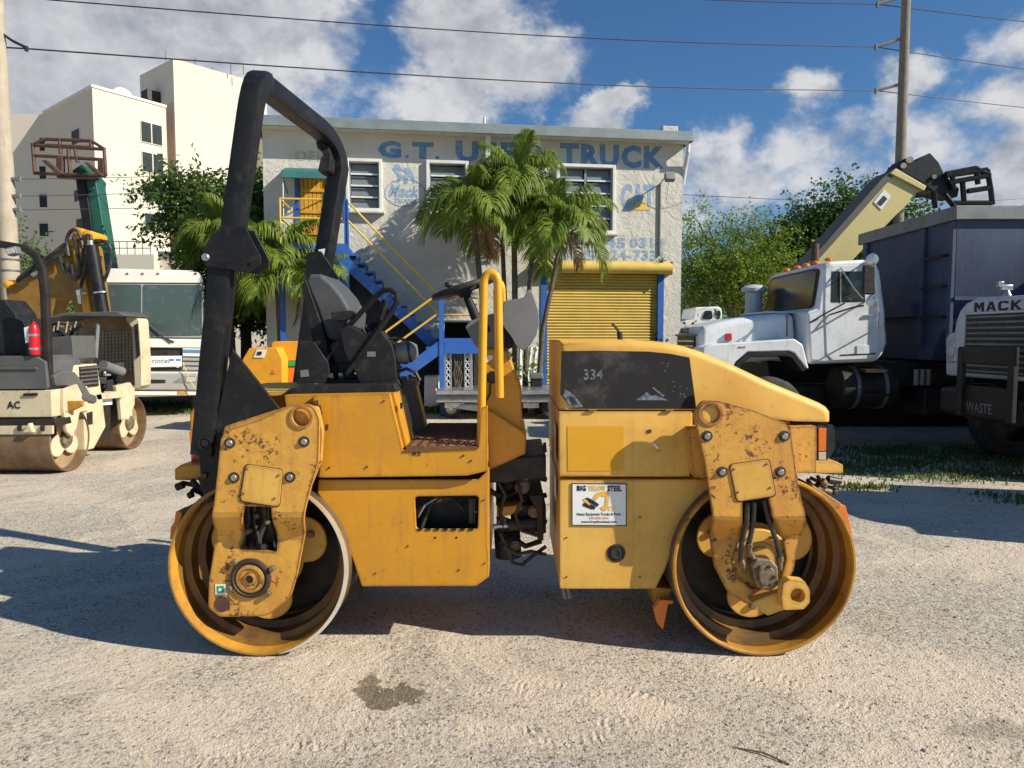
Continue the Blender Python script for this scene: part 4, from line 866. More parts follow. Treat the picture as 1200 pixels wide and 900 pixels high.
for (x_, y_, yb_) in ((1028, 5, -3), (1026, 55, 46), (1026, 106, 99)):
    q = W(x_, y_, 30) - Vector(rp_.location); q0 = W(1054, yb_, 30) - Vector(rp_.location); b = MB(); b.tube([q0, q0.lerp(q, .5) + Vector((0, 0, -.01)), q], .06, 6); b.cyl(q + Vector((0, 0, .08)), q + Vector((0, 0, -.12)), .06, 8); b.build('wire_arm', M['wood'], rp_); arms.append(q + Vector(rp_.location))
def wire(pts, lab, r=.017):
    b = MB(); P = []
    for k in range(len(pts) - 1):
        A_, B_ = Vector(pts[k]), Vector(pts[k + 1])
        for q in range(12): t = q / 12; P.append(A_.lerp(B_, t) + Vector((0, 0, -.25 * math.sin(math.pi * t) * (A_ - B_).length / 30)))
    P.append(Vector(pts[-1])); b.tube(P, r, 5); tag(b.build('overhead_wire', M['dark_steel']), lab, 'wire')
hk_w = hk + Vector(lp_.location)
wire([W(-260, 33, 17), hk_w, arms[2], W(1420, 142, 34)], 'lowest long overhead wire crossing the sky from pole to pole')
wire([W(-100, -22, 17), W(60, 0, 17.5), arms[1], W(1420, 104, 34)], 'middle overhead wire crossing the sky above the roll hoop')
wire([W(500, -22, 24), arms[0], W(1420, 42, 34)], 'highest overhead wire at the top right of the sky')
for k, (ya_, yb_, lab) in enumerate(((210, 198, 'upper of the thin service wires crossing the apartment block'), (230, 216, 'middle thin service wire crossing the apartment block'), (246, 235, 'lower of the thin service wires crossing the apartment block'))): wire([W(23, ya_, 15.5), W(330, yb_, 22)], lab, .008)
wire([W(797, 228, 18), W(1210, 232, 34)], 'thin service wire running right from the workshop corner', .008)
# wire fence beyond the white truck
fen = thing('yard_fence', 'chain link fence posts beyond the nose of the white truck', 'fence', (8, 27, 0))
for k in range(9): b = MB(fen); w = W(798 + k * 17, 380, 27); b.cyl((w.x, 27, 0), (w.x, 27, 2.3), .03, 6); b.build('fence_post', M['grey_steel'], fen)
for z_ in (.3, 1.2, 2.3): b = MB(fen); b.cyl((W(798, 0, 27).x, 27, z_), (W(934, 0, 27).x, 27, z_), .018, 6); b.build('fence_rail', M['grey_steel'], fen)
b = MB(fen); xa, xb = W(798, 0, 27).x, W(934, 0, 27).x
for k in range(40):
    x_ = xa + (xb - xa) * k / 40
    for s in (1, -1):
        x2 = x_ + s * 1.2; 
        if xa <= x2 <= xb: b.cyl((x_, 27.01 + .004 * s, 0), (x2, 27.01 + .004 * s, 2.3), .004, 3, cap=False)
f_ = b.build('fence_mesh', M['grey_steel'], fen); f_['kind'] = 'stuff'

# hedge put in to darken the sunlit gap behind the parked trucks
hg = thing('added_hedge', 'dark hedge put in to cover the sunlit gap behind the parked trucks', 'added_hedge', (8.5, 18.2, 0))
leafcloud('foliage', [(-4.5 + .9 * k, .2 * (k % 2), .75, .8, .5, .8) for k in range(13)], 16000, .13, 'leaf_dark', hg, .1, 77)
b = MB()
for k in range(13): b.tube([(-4.5 + .9 * k, 0, -.05), (-4.4 + .9 * k, .1, .6), (-4.6 + .9 * k, 0, 1.2)], [.04, .03, .01], 5)
b.build('stems', M['bark'], hg)['kind'] = 'stuff'

sk_ = thing('added_shade_block', 'dark block added to shade and cover the sunlit strip behind the white truck', 'shade block', (8.8, 13.7, 0))  # added dark mass: shades and hides sunlit ground behind the truck
b = MB(sk_); b.xz([(4.9, .05), (12.8, .05), (13.1, 1.5), (4.6, 1.5)], 13.0, 14.3); b.build('shade_block_body', M['dark_steel'], sk_, bev=.02)
for k in range(8): b = MB(sk_); b.bb((5.3 + k, 12.95, .1), (5.4 + k, 12.998, 1.45)); b.build('shade_block_rib', M['dark_steel'], sk_)
# ================================================================ the yellow tandem roller
roller = thing('tandem_roller', 'yellow double drum road roller with black roll hoop standing side on in front', 'road roller', (0, 4.16, 0))
YS = 3.62      # near side of the bodywork
def P(*a): return MB(roller)
def sm(x): x = max(0, min(1, x)); return x * x * (3 - 2 * x)

def fork(outline, holes, ya, yb, py1, py2, th, name, mat, bev=.004):
    """thick bent plate: outline in photograph pixels, plate at ya above py1 and at yb below py2"""
    fy = lambda py: ya + (yb - ya) * sm((py - py1) / (py2 - py1))
    cv = lambda q: (lambda w: (w.x, w.z))(W(q[0], q[1], fy(q[1])))
    b = MB(); b.xz([cv(q) for q in outline], 0, th, [[cv(q) for q in h] for h in holes])
    me = bpy.data.meshes.new(name); me.from_pydata(b.v, [], b.f); bm = bmesh.new(); bm.from_mesh(me)
    bmesh.ops.recalc_face_normals(bm, faces=bm.faces)
    z1, z2 = W(300, py1, ya).z, W(300, py2, yb).z
    for k in range(7):
        z = z1 + (z2 - z1) * k / 6
        bmesh.ops.bisect_plane(bm, geom=bm.verts[:] + bm.edges[:] + bm.faces[:], plane_co=(0, 0, z), plane_no=(0, 0, 1))
    for v in bm.verts:
        v.co.y += ya + (yb - ya) * sm((z1 - v.co.z) / (z1 - z2))
        v.co -= Vector(roller.location)
    bm.to_mesh(me); bm.free(); me.materials.append(mat)
    ob = bpy.data.objects.new(name, me); col.objects.link(ob); ob.parent = roller
    md = ob.modifiers.new('bevel', 'BEVEL'); md.width = bev; md.segments = 2; md.limit_method = 'ANGLE'; md.angle_limit = R(40)
    return ob
def hexbolt(px, py, Y, r, parent, washer=True, name='bolt', mat='bolt'):
    w = W(px, py, Y)
    b = MB(roller); b.cyl(w, w + Vector((0, -r * .8, 0)), r, 6, r * .94); o = b.build(name, M[mat], parent, bev=r * .12, seg=1)
    if washer:
        b = MB(roller); b.cyl(w + Vector((0, .001, 0)), w + Vector((0, -r * .22, 0)), r * 1.5, 18); b.build('washer', M['washer'], o if parent is roller else parent)
    return o

# ---- drums
def drum(cx_px, cy_px, seed):
    c = W(cx_px, cy_px, 3.56); rad = c.z - .004; w = 1.20
    b = MB(roller); b.lathe((c.x, 3.56, c.z), (0, 1, 0), [(rad, .012), (rad, w - .012), (rad - .006, w), (rad - .03, w), (rad - .03, w - .3), (rad - .03, .30)], 96)
    d = b.build('drum', M['drum_steel'], roller, smooth=True)
    b = MB(roller); b.lathe((c.x, 3.56, c.z), (0, 1, 0), [(rad, .012), (rad - .004, 0), (rad - .014, -.001), (rad - .021, .004)], 96)
    b.build('rim', M['orange_rust'], d, smooth=True)
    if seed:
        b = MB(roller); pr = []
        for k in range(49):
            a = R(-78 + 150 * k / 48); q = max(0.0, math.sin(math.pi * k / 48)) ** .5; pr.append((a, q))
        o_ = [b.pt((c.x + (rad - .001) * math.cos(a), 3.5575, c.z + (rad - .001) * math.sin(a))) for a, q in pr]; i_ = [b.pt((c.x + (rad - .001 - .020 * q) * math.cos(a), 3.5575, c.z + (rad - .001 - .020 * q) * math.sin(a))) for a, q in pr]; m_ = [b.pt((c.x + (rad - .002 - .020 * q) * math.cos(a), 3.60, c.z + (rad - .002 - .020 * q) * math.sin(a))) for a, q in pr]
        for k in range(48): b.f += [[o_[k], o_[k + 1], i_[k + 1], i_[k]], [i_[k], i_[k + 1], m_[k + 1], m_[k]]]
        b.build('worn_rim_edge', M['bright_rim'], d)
    b = MB(roller); b.lathe((c.x, 3.56, c.z), (0, 1, 0), [(rad - .022, .07), (rad - .030, .125), (rad - .062, .135), (rad - .064, .21), (rad - .10, .225), (rad - .10, .30), (rad - .03, .305)], 96)
    b.build('rim_lining', M['rim_inner'], d, smooth=True)
    b = MB(roller); b.lathe((c.x, 3.56, c.z), (0, 1, 0), [(rad - .020, .004), (rad - .022, .071)], 96); b.build('rim_lip', M['orange_rust'], d, smooth=True)
    b = MB(roller); b.lathe((c.x, 3.56, c.z), (0, 1, 0), [(rad - .09, .36), (.05, .37), (.05, .30), (0, .30)], 64)
    b.build('drum_bulkhead', M['engine'], d, smooth=True)
    # three-lobed carrier plate
    lob = []
    for k in range(96):
        th = 2 * math.pi * k / 96
        q = max(0, (math.cos(3 * (th - R(270) + R(2))) + .22) / 1.22) ** .42
        rr = .185 + .148 * q
        lob.append((c.x + rr * math.cos(th), c.z + rr * math.sin(th)))
    b = MB(roller); b.xz(lob, 3.56 + .165, 3.56 + .185); b.build('drum_carrier', M['yellow_fade'], d, bev=.003)
    for a in (270, 150, 30):
        p = Vector((c.x + .265 * math.cos(R(a)), 3.56 + .165, c.z + .265 * math.sin(R(a))))
        b = MB(roller); b.cyl(p, p + Vector((0, -.02, 0)), .022, 8, .019); b.build('carrier_bolt', M['cast'], d, bev=.003, seg=1)
    return c, rad
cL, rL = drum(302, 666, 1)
cR, rR = drum(896, 664, 0)

# ---- left fork
lf = fillet([(259, 514), (264, 504), (300, 493), (341, 474), (367, 474), (374, 492), (373, 541), (367, 560), (358, 593), (354, 640), (348, 673), (339, 703), (313, 722), (258, 723), (244, 712), (245, 680), (251, 618), (251, 590)],
            [3, 3, 8, 12, 14, 6, 3, 8, 8, 6, 10, 24, 20, 10, 8, 8, 3, 3], 4)
lwin = fillet([(285.5, 593), (318, 594), (325, 647), (281, 644)], 3, 3)
lhub = circ(294, 677.5, 25, 28)
ya, yb = 3.47, 3.585
f1 = fork(lf, [circ(352.5, 489, 10.5, 24), lwin], ya, yb, 600, 633, .030, 'drum_fork', M['yellow_rust'])
f2 = None
# second, inner plate of the fork
b = MB(roller); b.px(fillet([(262, 500), (330, 478), (372, 476), (378, 505), (376, 540), (362, 575), (256, 575)], 6), 3.52, 3.56); b.build('fork_inner_plate', M['yellow_rust'], roller, bev=.004)
b = MB(roller); b.px(circ(352.5, 489, 14, 28), 3.462, 3.472, [circ(352.5, 489, 11, 28)]); b.build('lifting_eye', M['yellow_rust'], roller, bev=.002)
b = MB(roller); b.px(fillet([(288, 544), (331, 551), (327, 594), (281, 587)], 5), ya - .008, ya + .001); cp = b.build('cover_plate', M['yellow_fade'], roller, bev=.002)
b = MB(roller); b.px(fillet([(287, 543), (332, 550), (328, 595), (280, 588)], 5), ya - .003, ya + .001); b.build('cover_joint', M['washer'], cp)
for q in ((290, 549), (326.5, 557), (322, 584), (286, 578)): hexbolt(q[0], q[1], ya - .008, .0065, cp, False, 'screw', 'cast')
for q in ((269.5, 519), (356.5, 517.5), (274.5, 559.5), (340, 559)): hexbolt(q[0], q[1], ya, .018, roller)
# hoses seen through the fork window
for k, (a, c_) in enumerate(((290, 286), (299, 303), (309, 304), (315, 321))):
    b = MB(roller); b.tube([W(a, 588, 3.60), W(a + 2 - 3 * (k % 2), 610, 3.65), W(c_, 630, 3.62 + .02 * k), W(c_ - 2 + 3 * (k % 2), 652, 3.64)], (.012, .009, .014, .008)[k], 8); b.build('hose', M['hose'], roller, smooth=True)
b = MB(roller); b.px([(278, 575), (330, 575), (330, 655), (278, 655)], 3.70, 3.72); b.build('fork_inner_wall', M['engine'], roller)
for q in ((292, 622, .016), (303, 604, .014), (311, 640, .018), (288, 642, .012), (315, 612, .01)):
    b = MB(roller); w = W(q[0], q[1], 3.64); b.cyl(w, w + Vector((0, -.03, .004)), q[2], 8); b.build('hose_clamp', M['cast'], roller, bev=.002)
# hub
h = W(294, 677.5, yb); A = Vector((0, -1, 0))
b = MB(roller); b.lathe(h + Vector((0, .02, 0)), A, [(.105, 0), (.105, .022), (.100, .034), (.088, .038), (.080, .030), (.074, .034)], 40); hb = b.build('hub_ring', M['washer'], roller, smooth=True)
b = MB(roller); b.lathe(h + Vector((0, .03, 0)), A, [(.076, 0), (.076, .04), (.072, .046), (.056, .048), (.052, .040), (.034, .040), (.030, .050), (.020, .052), (.018, .035), (0, .035)], 36); b.build('hub_cap', M['yellow_rust'], hb, smooth=True)
b = MB(roller); b.lathe(h + Vector((0, -.006, 0)), A, [(.019, 0), (.019, .012), (0, .012)], 16); b.build('hub_bore', M['engine'], hb)
for q in ((276, 658), (320, 665.5), (315.5, 695), (270, 688.5)):
    w = W(q[0], q[1], yb); b = MB(roller); b.cyl(w, w + A * .028, .0155, 12, .0145); b.build('hub_bolt', M['cast'], hb, bev=.003)
b = MB(roller); b.px(circ(260.5, 708, 9, 20), yb - .004, yb + .001); b.build('plug', M['rustred'], roller)
b = MB(roller); b.px([(252, 685), (264, 684.5), (265.5, 697), (252.5, 697.5)], yb - .003, yb - .0005); s_ = b.build('sticker', M['white'], roller)
b = MB(roller); b.px([(254, 687), (262, 686.5), (263, 694.5), (254.5, 695)], yb - .0045, yb - .0032, [[(256, 689), (260, 688.7), (260.5, 692.7), (256.3, 693)]]); b.build('sticker_print', M['green'], s_)

# ---- right fork (yoke round the motor)
rf = fillet([(813, 484), (824, 469), (843, 470), (884, 481), (921, 496), (927, 508), (934, 560), (939, 584), (944, 604), (943, 620), (936, 634), (930, 668), (919, 690), (902, 705), (876, 709), (853, 694), (838, 665), (834, 640), (836, 604), (826, 540)],
            [10, 10, 8, 4, 8, 3, 2, 5, 5, 6, 5, 10, 16, 16, 16, 16, 12, 8, 6, 3], 4)
rwin = fillet([(870, 588), (901, 582), (906, 606), (918, 630), (922, 655), (916, 678), (900, 690), (880, 690), (863, 676), (858, 655), (868, 630), (870, 606)], [1, 1, 5, 8, 10, 12, 12, 12, 12, 12, 10, 3], 3)
yc = 3.60
g1 = fork(rf, [circ(833, 485, 10.5, 24), rwin], ya, yc, 604, 632, .030, 'drum_fork', M['yellow_rust'])
b = MB(roller); b.px(circ(833, 485, 10, 24), ya + .010, ya + .03); b.build('eye_plug', M['yellow_fade'], roller)
b = MB(roller); b.px(circ(833, 485, 14.5, 28), 3.463, 3.472, [circ(833, 485, 11, 28)]); b.build('lifting_eye', M['yellow_rust'], roller, bev=.002)
b = MB(roller); b.px(fillet([(816, 486), (880, 488), (925, 505), (936, 560), (930, 575), (832, 575)], 6), 3.52, 3.56); b.build('fork_inner_plate', M['yellow_rust'], roller, bev=.004)
b = MB(roller); b.px(fillet([(855, 545), (901, 538), (909, 581), (864, 588)], 5), ya - .008, ya + .001); cp = b.build('cover_plate', M['yellow_fade'], roller, bev=.002)
b = MB(roller); b.px(fillet([(854, 544), (902, 537), (910, 582), (863, 589)], 5), ya - .003, ya + .001); b.build('cover_joint', M['washer'], cp)
for q in ((860, 550), (898, 544), (902.5, 571.5), (864.5, 577)): hexbolt(q[0], q[1], ya - .008, .0065, cp, False, 'screw', 'cast')
for q in ((828.5, 511), (919, 511), (846, 553), (914.5, 553)): hexbolt(q[0], q[1], ya, .018, roller)
# recessed round housing and motor
h = W(890, 657, 3.64)
b = MB(roller); b.lathe(h + Vector((0, .03, 0)), A, [(.165, 0), (.165, .02), (.158, .026), (.10, .026), (.095, .034), (.078, .036), (.076, .050), (0, .052)], 40); hs = b.build('motor_housing', M['yellow_fade'], roller, smooth=True)
for a in range(8):
    p = h + Vector((.135 * math.cos(R(45 * a + 20)), .004, .135 * math.sin(R(45 * a + 20)))); b = MB(roller); b.cyl(p, p + A * .012, .009, 6); b.build('bolt', M['cast'], hs)
b = MB(roller)
b.px(fillet([(880, 662), (886, 654), (903, 655), (911, 664), (912, 685), (903, 692), (890, 690), (884, 680)], 4), 3.53, 3.62, yp=3.54); mt = b.build('drive_motor', M['cast'], roller, bev=.008)
b = MB(roller); b.px(fillet([(889, 664), (900, 662), (907, 668), (908, 682), (899, 688), (890, 684)], 4), 3.505, 3.535, yp=3.51); b.build('motor_cover', M['cast'], mt, bev=.006)
for q in ((890, 667), (901, 664), (907, 676), (903, 686), (892, 685)): hexbolt(q[0], q[1], 3.506, .010, mt, False, 'bolt', 'washer')
for q in (((876, 589), (875, 612), (869, 635), (868, 656), (872, 668)), ((884, 588), (883, 610), (878, 636), (878, 648)), ((895, 586), (901, 610), (909, 632), (914, 652), (914, 664))):
    b = MB(roller); ys = [3.50, 3.51, 3.53, 3.55, 3.56]
    b.tube([W(x, y, ys[k]) for k, (x, y) in enumerate(q)], .0125, 10); hz = b.build('hose', M['hose'], roller, smooth=True)
    e0, e1 = W(*q[-2], ys[len(q) - 2]), W(*q[-1], ys[len(q) - 1]); b = MB(roller)
    b.cyl(e0, e0 + (e1 - e0) * .5, .018, 6); b.cyl(e0 + (e1 - e0) * .45, e1 + (e1 - e0) * .3, .013, 10); b.build('hose_fitting', M['cast'], hz, bev=.002)
b = MB(roller); b.tube([W(878, 645, 3.55), W(884, 655, 3.55), W(891, 661, 3.56)], .011, 8); b.build('pipe', M['cast'], roller)
# towing lug
lug = fillet([(918, 684), (926, 679), (943, 681), (949, 692), (949, 706), (942, 714), (918, 715), (916, 700)], 4)
b = MB(roller); b.px(lug, 3.47, 3.53, [circ(935, 698, 8.5, 20)]); b.build('towing_lug', M['yellow_fade'], roller, bev=.006)
b = MB(roller); b.px([(880, 706), (920, 690), (940, 690), (940, 708), (900, 722)], 3.535, 3.60); b.build('lug_arm', M['yellow_fade'], roller, bev=.006)
# far side yokes
for o in (f1, g1):
    c_ = o.copy(); col.objects.link(c_); c_.scale = (1, -1, 1); c_.location = (0, (4.16 * 2 - 8.32), 0)

# ---- rear bodywork (operator end, left)
b = MB(roller)
lower = [(373, 562), (560, 562), (571, 552), (571.5, 640), (573, 650), (573, 676), (558, 687), (424, 687.5), (413, 655), (395, 610), (372, 578)]
lw = fillet([(486, 582), (561, 581), (560, 620), (488, 620)], 4, 3)
b.px(lower, 3.645, 3.66, [lw])
lowb = b.build('lower_skirt', M['yellow'], roller, bev=.006)
b = MB(roller); b.px(lower, 4.62, 4.635, yp=3.645); b.build('lower_skirt', M['yellow'], roller, bev=.006)
b = MB(roller); w0 = W(573, 690, 3.645); w1 = W(571, 552, 3.645)
b.bb((w0.x - .012, 3.662, W(0, 676, 3.645).z), (w0.x, 4.618, w1.z)); b.build('end_plate', M['yellow'], roller, bev=.004)
b = MB(roller); wl = W(424, 687, 3.66)
b.bb((wl.x, 3.662, wl.z), (W(556, 687, 3.66).x, 4.618, wl.z + .012)); b.build('belly_plate', M['yellow'], roller)
# works behind the opening
b = MB(roller)
b.bb(W(440, 668, 3.82), Vector((W(564, 575, 3.82).x, 4.5, W(0, 572, 3.82).z)))
dk = b.build('hydraulic_tank', M['engine'], roller, bev=.02)
b = MB(roller); b.tube([W(494, 618, 3.72), W(505, 590, 3.74), W(530, 583, 3.76), W(545, 600, 3.74)], .012, 8); b.cyl(W(553, 584, 3.70), W(553, 612, 3.70), .02, 12); b.build('hose', M['hose'], dk)
for z_ in range(2):
    b = MB(roller); w = W(510 + 25 * z_, 630, 3.645); b.cyl(w, w + A * .002, .006, 8); b.build('rivet_hole', M['engine'], roller)
# upper body: seat platform, riser, step and front wall as one profile
up = [(367, 463), (374, 463), (456, 461), (472, 528), (561, 524.5), (564, 479), (571.5, 475), (571.5, 552), (547, 557.5), (373, 560), (368, 548), (377, 512), (376, 507), (366, 506)]
b = MB(roller); b.px(fillet(up, [3, 3, 2, 2, 1, 0, 0, 3, 6, 8, 4, 2, 2, 2], 3), 3.60, 3.64)
b.build('upper_side_panel', M['yellow'], roller, bev=.005)
b = MB(roller); b.px([(330, 464), (456, 461.5), (472, 528.5), (561, 525), (571, 525), (571, 548), (340, 552)], 3.642, 4.63, yp=3.6)
b.build('upper_body', M['yellow'], roller, bev=.004)
b = MB(roller); b.px(up[:3] + up[3:11], 4.64, 4.68, yp=3.6); b.build('far_side_panel', M['yellow'], roller, bev=.005)
# riser trim: yellow post, dark panel, far yellow post
def riser(x0, x1, m, nm, y0, y1):
    b = MB(roller); a = W(456, 461.5, 3.6); c_ = W(472, 528, 3.6); d = Vector((c_.x - a.x, 0, c_.z - a.z)); n = Vector((-d.z, 0, d.x)).normalized()
    if n.x < 0: n = -n
    pts = [a + n * .0015, a + n * x1, c_ + n * x1, c_ + n * .0015]
    b.xz([(p.x, p.z) for p in pts], y0, y1); return b.build(nm, M[m], roller, bev=.002)
riser(0, .014, 'yellow', 'riser_frame', 3.66, 3.80); riser(0, .012, 'yellow', 'riser_frame', 3.815, 3.92); riser(0, .010, 'plastic', 'riser_panel', 3.935, 4.40); riser(0, .022, 'yellow', 'riser_frame', 4.42, 4.52)
# tread plate on the step with raised studs
b = MB(roller); a = W(473, 528, 3.6); c_ = W(561, 524.5, 3.6)
b.bb((a.x + .012, 3.605, a.z + .0), (c_.x - .004, 4.60, c_.z + .006))
for i in range(14):
    for j in range(34):
        x = a.x + .03 + i * .0245 + (.012 if j % 2 else 0); y = 3.62 + j * .0285
        b.box((x, y, c_.z + .008), (.019, .006, .005), rz=R(45 if (i + j) % 2 else -45))
b.build('tread_plate', M['tread'], roller)
b = MB(roller)
for k in range(30): w = W(474 + k * 2.95, 528.6 - k * .12, 3.597); b.box(w, (.006, .008, .010))
b.build('serrated_edge', M['tread'], roller)
# number cut in the side panel
b = MB(roller); w = W(483, 534, 3.598); b.text('82', w, (1, 0, 0), (0, 0, 1), .045, .020, .03, .0015); b.build('stamped_number', M['engine'], roller)
w = W(467, 477, 3.62); b = MB(roller); b.box(W(466.5, 476, 3.62) + Vector((.012, .03, 0)), (.012, .010, .03)); b.build('latch_slot', M['engine'], roller)
for q in ((371, 474), (374.5, 480)):
    b = MB(roller); b.tube([W(q[0], q[1], 3.597), W(q[0] - 2, q[1] - 4, 3.596), W(q[0] + 1, q[1] - 5, 3.596), W(q[0] + 3, q[1] + 6, 3.597)], .003, 6); b.build('grab_clip', M['rustred'], roller)
# front pillar under the dash with nose
b = MB(roller); b.px([(566, 408), (594, 411), (611, 456), (612.5, 506), (571, 520), (568, 520)], 3.86, 4.46); pil = b.build('dash_pillar', M['yellow'], roller, bev=.006)
b = MB(roller); b.px([(570, 478), (612, 505), (617, 510), (616, 532), (572, 551.5)], 3.82, 4.50); b.build('pillar_nose', M['yellow'], roller, bev=.006)
b = MB(roller); w = W(577, 442, 3.86); b.lathe(w, A, [(.034, 0), (.034, .012), (.020, .014), (.020, .03), (.026, .032), (.026, .046), (0, .048)], 20); ig = b.build('socket', M['plastic'], pil, smooth=True)
b = MB(roller); b.cyl(w + Vector((.02, -.01, 0)), w + Vector((.06, -.02, .005)), .017, 12); b.build('plug', M['cast'], ig)
b = MB(roller); b.tube([w + A * .03 + Vector((-.01, 0, -.02)), W(574, 462, 3.84), W(568, 472, 3.80), W(568, 478, 3.75)], .006, 8); b.build('cable', M['hose'], ig)
b = MB(roller); b.px([(568, 419), (572, 416), (578, 417), (577, 421), (571, 425)], 3.856, 3.859); b.build('sticker', M['white'], pil)
# handrails
def rail(x0, x1, xt0, xt1, ytop, yb0, yb1, Y, r=.0225):
    pts = [W(x0, yb0, Y), W(xt0, ytop + 12, Y)]
    for k in range(1, 8):
        a = math.pi * k / 8; cx_ = (xt0 + xt1) / 2; rx = (xt1 - xt0) / 2
        pts.append(W(cx_ - rx * math.cos(a), ytop + 12 - 12 * math.sin(a), Y))
    pts += [W(xt1, ytop + 12, Y), W(x1, yb1, Y)]
    b = MB(roller); b.tube(pts, r, 12); return b.build('handrail', M['yellow_decal'], roller, smooth=True)
rail(563.5, 585.5, 567, 583.5, 320, 523, 466, 3.70)
rail(583, 592, 581.5, 589, 331, 420, 425, 4.58, .020)
# tail (left end)
b = MB(roller); b.px(fillet([(222, 484), (236, 466), (262, 458), (372, 456), (372, 478), (372, 506), (222, 506)], [8, 6, 2, 0, 0, 0, 0]), 3.90, 4.60); b.build('rear_fender', M['yellow'], roller, bev=.012)
b = MB(roller); b.px([(262, 506), (372, 506), (372, 560), (250, 560), (250, 520)], 3.70, 4.60, yp=3.75); b.build('tail_frame', M['yellow'], roller, bev=.006)
b = MB(roller); b.px(fillet([(310, 456.5), (366, 455.5), (366, 459), (318, 462)], 1), 3.74, 3.92, yp=3.9); b.build('fender_lip', M['yellow_fade'], roller, bev=.004)
b = MB(roller); b.px([(222, 507), (240, 507), (240, 548), (224, 548)], 3.86, 3.98); tl = b.build('tail_light', M['lensr'], roller, bev=.006)
b = MB(roller); b.px([(221.5, 506), (240, 506), (240, 520), (223, 520)], 3.855, 3.86); b.build('indicator_lens', M['lenso'], tl)
b = MB(roller); b.px(fillet([(209, 548), (216, 543), (262, 543), (262, 561), (209, 561)], 2), 3.76, 4.5, yp=3.80); b.build('tail_ledge', M['yellow'], roller, bev=.01)
b = MB(roller)
for q in (((206, 572), (214, 566), (226, 568), (240, 574), (252, 566)), ((222, 580), (226, 574), (236, 578), (246, 590)), ((225, 562), (232, 570), (250, 580))):
    b.tube([W(x, y, 3.72 + .02 * k) for k, (x, y) in enumerate(q)], .013, 8)
b.cyl(W(207, 571, 3.72), W(215, 568, 3.72), .02, 10); b.cyl(W(221, 581, 3.72), W(226, 579, 3.72), .017, 10)
b.px([(232, 560), (262, 560), (262, 582), (244, 590), (236, 575)], 3.66, 3.80)
b.build('spray_fittings', M['engine'], roller, smooth=False)
# scrapers
def scraper(pts, Y0, Y1, nm, m): b = MB(roller); b.px(pts, Y0, Y1); return b.build(nm, M[m], roller, bev=.004)
scraper([(211, 598), (246, 580), (250, 584), (214, 603)], 3.60, 4.72, 'scraper_bar', 'engine')
scraper(fillet([(206, 599), (214, 601), (209, 616), (204, 634), (199, 632), (200, 618), (204, 612)], 1.5), 3.62, 3.72, 'scraper_blade', 'orange')
scraper([(952, 568), (986, 590), (983, 597), (950, 578)], 3.60, 4.72, 'scraper_bar', 'orange_rust')
scraper(fillet([(979, 589), (991, 593), (999, 626), (994, 630), (984, 612), (976, 596)], 1.5), 3.62, 3.72, 'scraper_blade', 'orange')
scraper([(766, 688), (788, 690), (780, 708), (770, 716)], 3.72, 4.70, 'scraper_bar', 'orange_rust')
scraper(fillet([(774, 703), (789, 704), (789, 707), (783, 708), (777, 738), (770, 730), (766, 714)], 1), 3.66, 3.70, 'scraper_blade', 'orange')
scraper([(395, 690), (412, 686), (420, 700), (404, 706)], 3.78, 4.70, 'scraper_bar', 'engine')

# ---- roll hoop
SQ = fillet([(-.5, -.5), (.5, -.5), (.5, .5), (-.5, .5)], .2, 2)
def hoop(path, w, d, nm, parent=roller):
    b = MB(roller); b.tube(path, 1.0, prof=[(x * w, y * d) for x, y in SQ]); return b.build(nm, M['black_paint'], parent, smooth=True)
def bez(a, c_, b_, n=7): return [a * (1 - t) ** 2 + c_ * 2 * t * (1 - t) + b_ * t * t for t in [k / n for k in range(1, n)]]
YR = 3.59
low = hoop([W(240, 532, YR), W(250, 430, YR), W(262, 312, YR)], .118, .11, 'hoop_lower_post')
t0 = W(292.5, 138, YR); tc_ = W(300.5, 79, YR); t1 = Vector((W(303, 88, YR + .15).x, YR + .24, 2.957))
f1_ = Vector((-1.205, 4.42, 2.935)); fc = Vector((-1.160, 4.76, 2.935)); f2_ = W(397, 196, 4.74); f3 = W(381, 296, 4.74)
pth = [W(274, 300, YR), W(275, 262, YR), W(288, 170, YR), t0] + bez(t0, tc_, t1) + [t1, f1_] + bez(f1_, fc, f2_) + [f2_, f3, W(377, 322, 4.74)]
hoop(pth, .108, .105, 'hoop_upper')
hoop([W(372, 318, 4.74), W(352, 470, 4.74)], .115, .11, 'hoop_far_post')
fl = fillet([(259, 264), (287, 266), (305, 301), (305, 309), (291, 319), (240, 311), (236, 303), (238, 292)], [2, 2, 3, 3, 3, 4, 4, 3])
b = MB(roller); b.px(fl, YR - .072, YR - .058, [circ(291, 310, 2.8, 12)]); fg = b.build('hinge_plate', M['black_paint'], roller, bev=.003)
b = MB(roller); b.px(fl, YR + .058, YR + .072, yp=YR - .07); b.build('hinge_plate', M['black_paint'], roller, bev=.003)
hexbolt(241.7, 301.7, YR - .072, .021, fg, False)
b = MB(roller); b.px(fillet([(359, 296), (376, 294), (397, 325), (392, 334), (357, 334)], 3), 4.665, 4.68); b.build('hinge_plate', M['black_paint'], roller, bev=.003)
b = MB(roller); b.px([(272, 409), (327, 478.5), (296, 494), (255, 509), (252, 500)], 3.555, 3.575); b.build('hoop_gusset', M['black_paint'], roller, bev=.002)
b = MB(roller); b.px([(229, 508), (262, 508), (262, 575), (236, 575), (233, 534)], 3.56, 3.66); b.build('hoop_foot', M['black_paint'], roller, bev=.004)
b = MB(roller); w = W(240.5, 519, 3.533); b.lathe(w, A, [(.034, -.004), (.034, .010), (.026, .010), (.026, .001), (.018, .001), (.018, .008), (0, .008)], 24); b.build('hoop_pivot', M['black_paint'], roller, smooth=True)
hexbolt(240, 557, 3.56, .018, roller, False, 'bolt', 'washer')
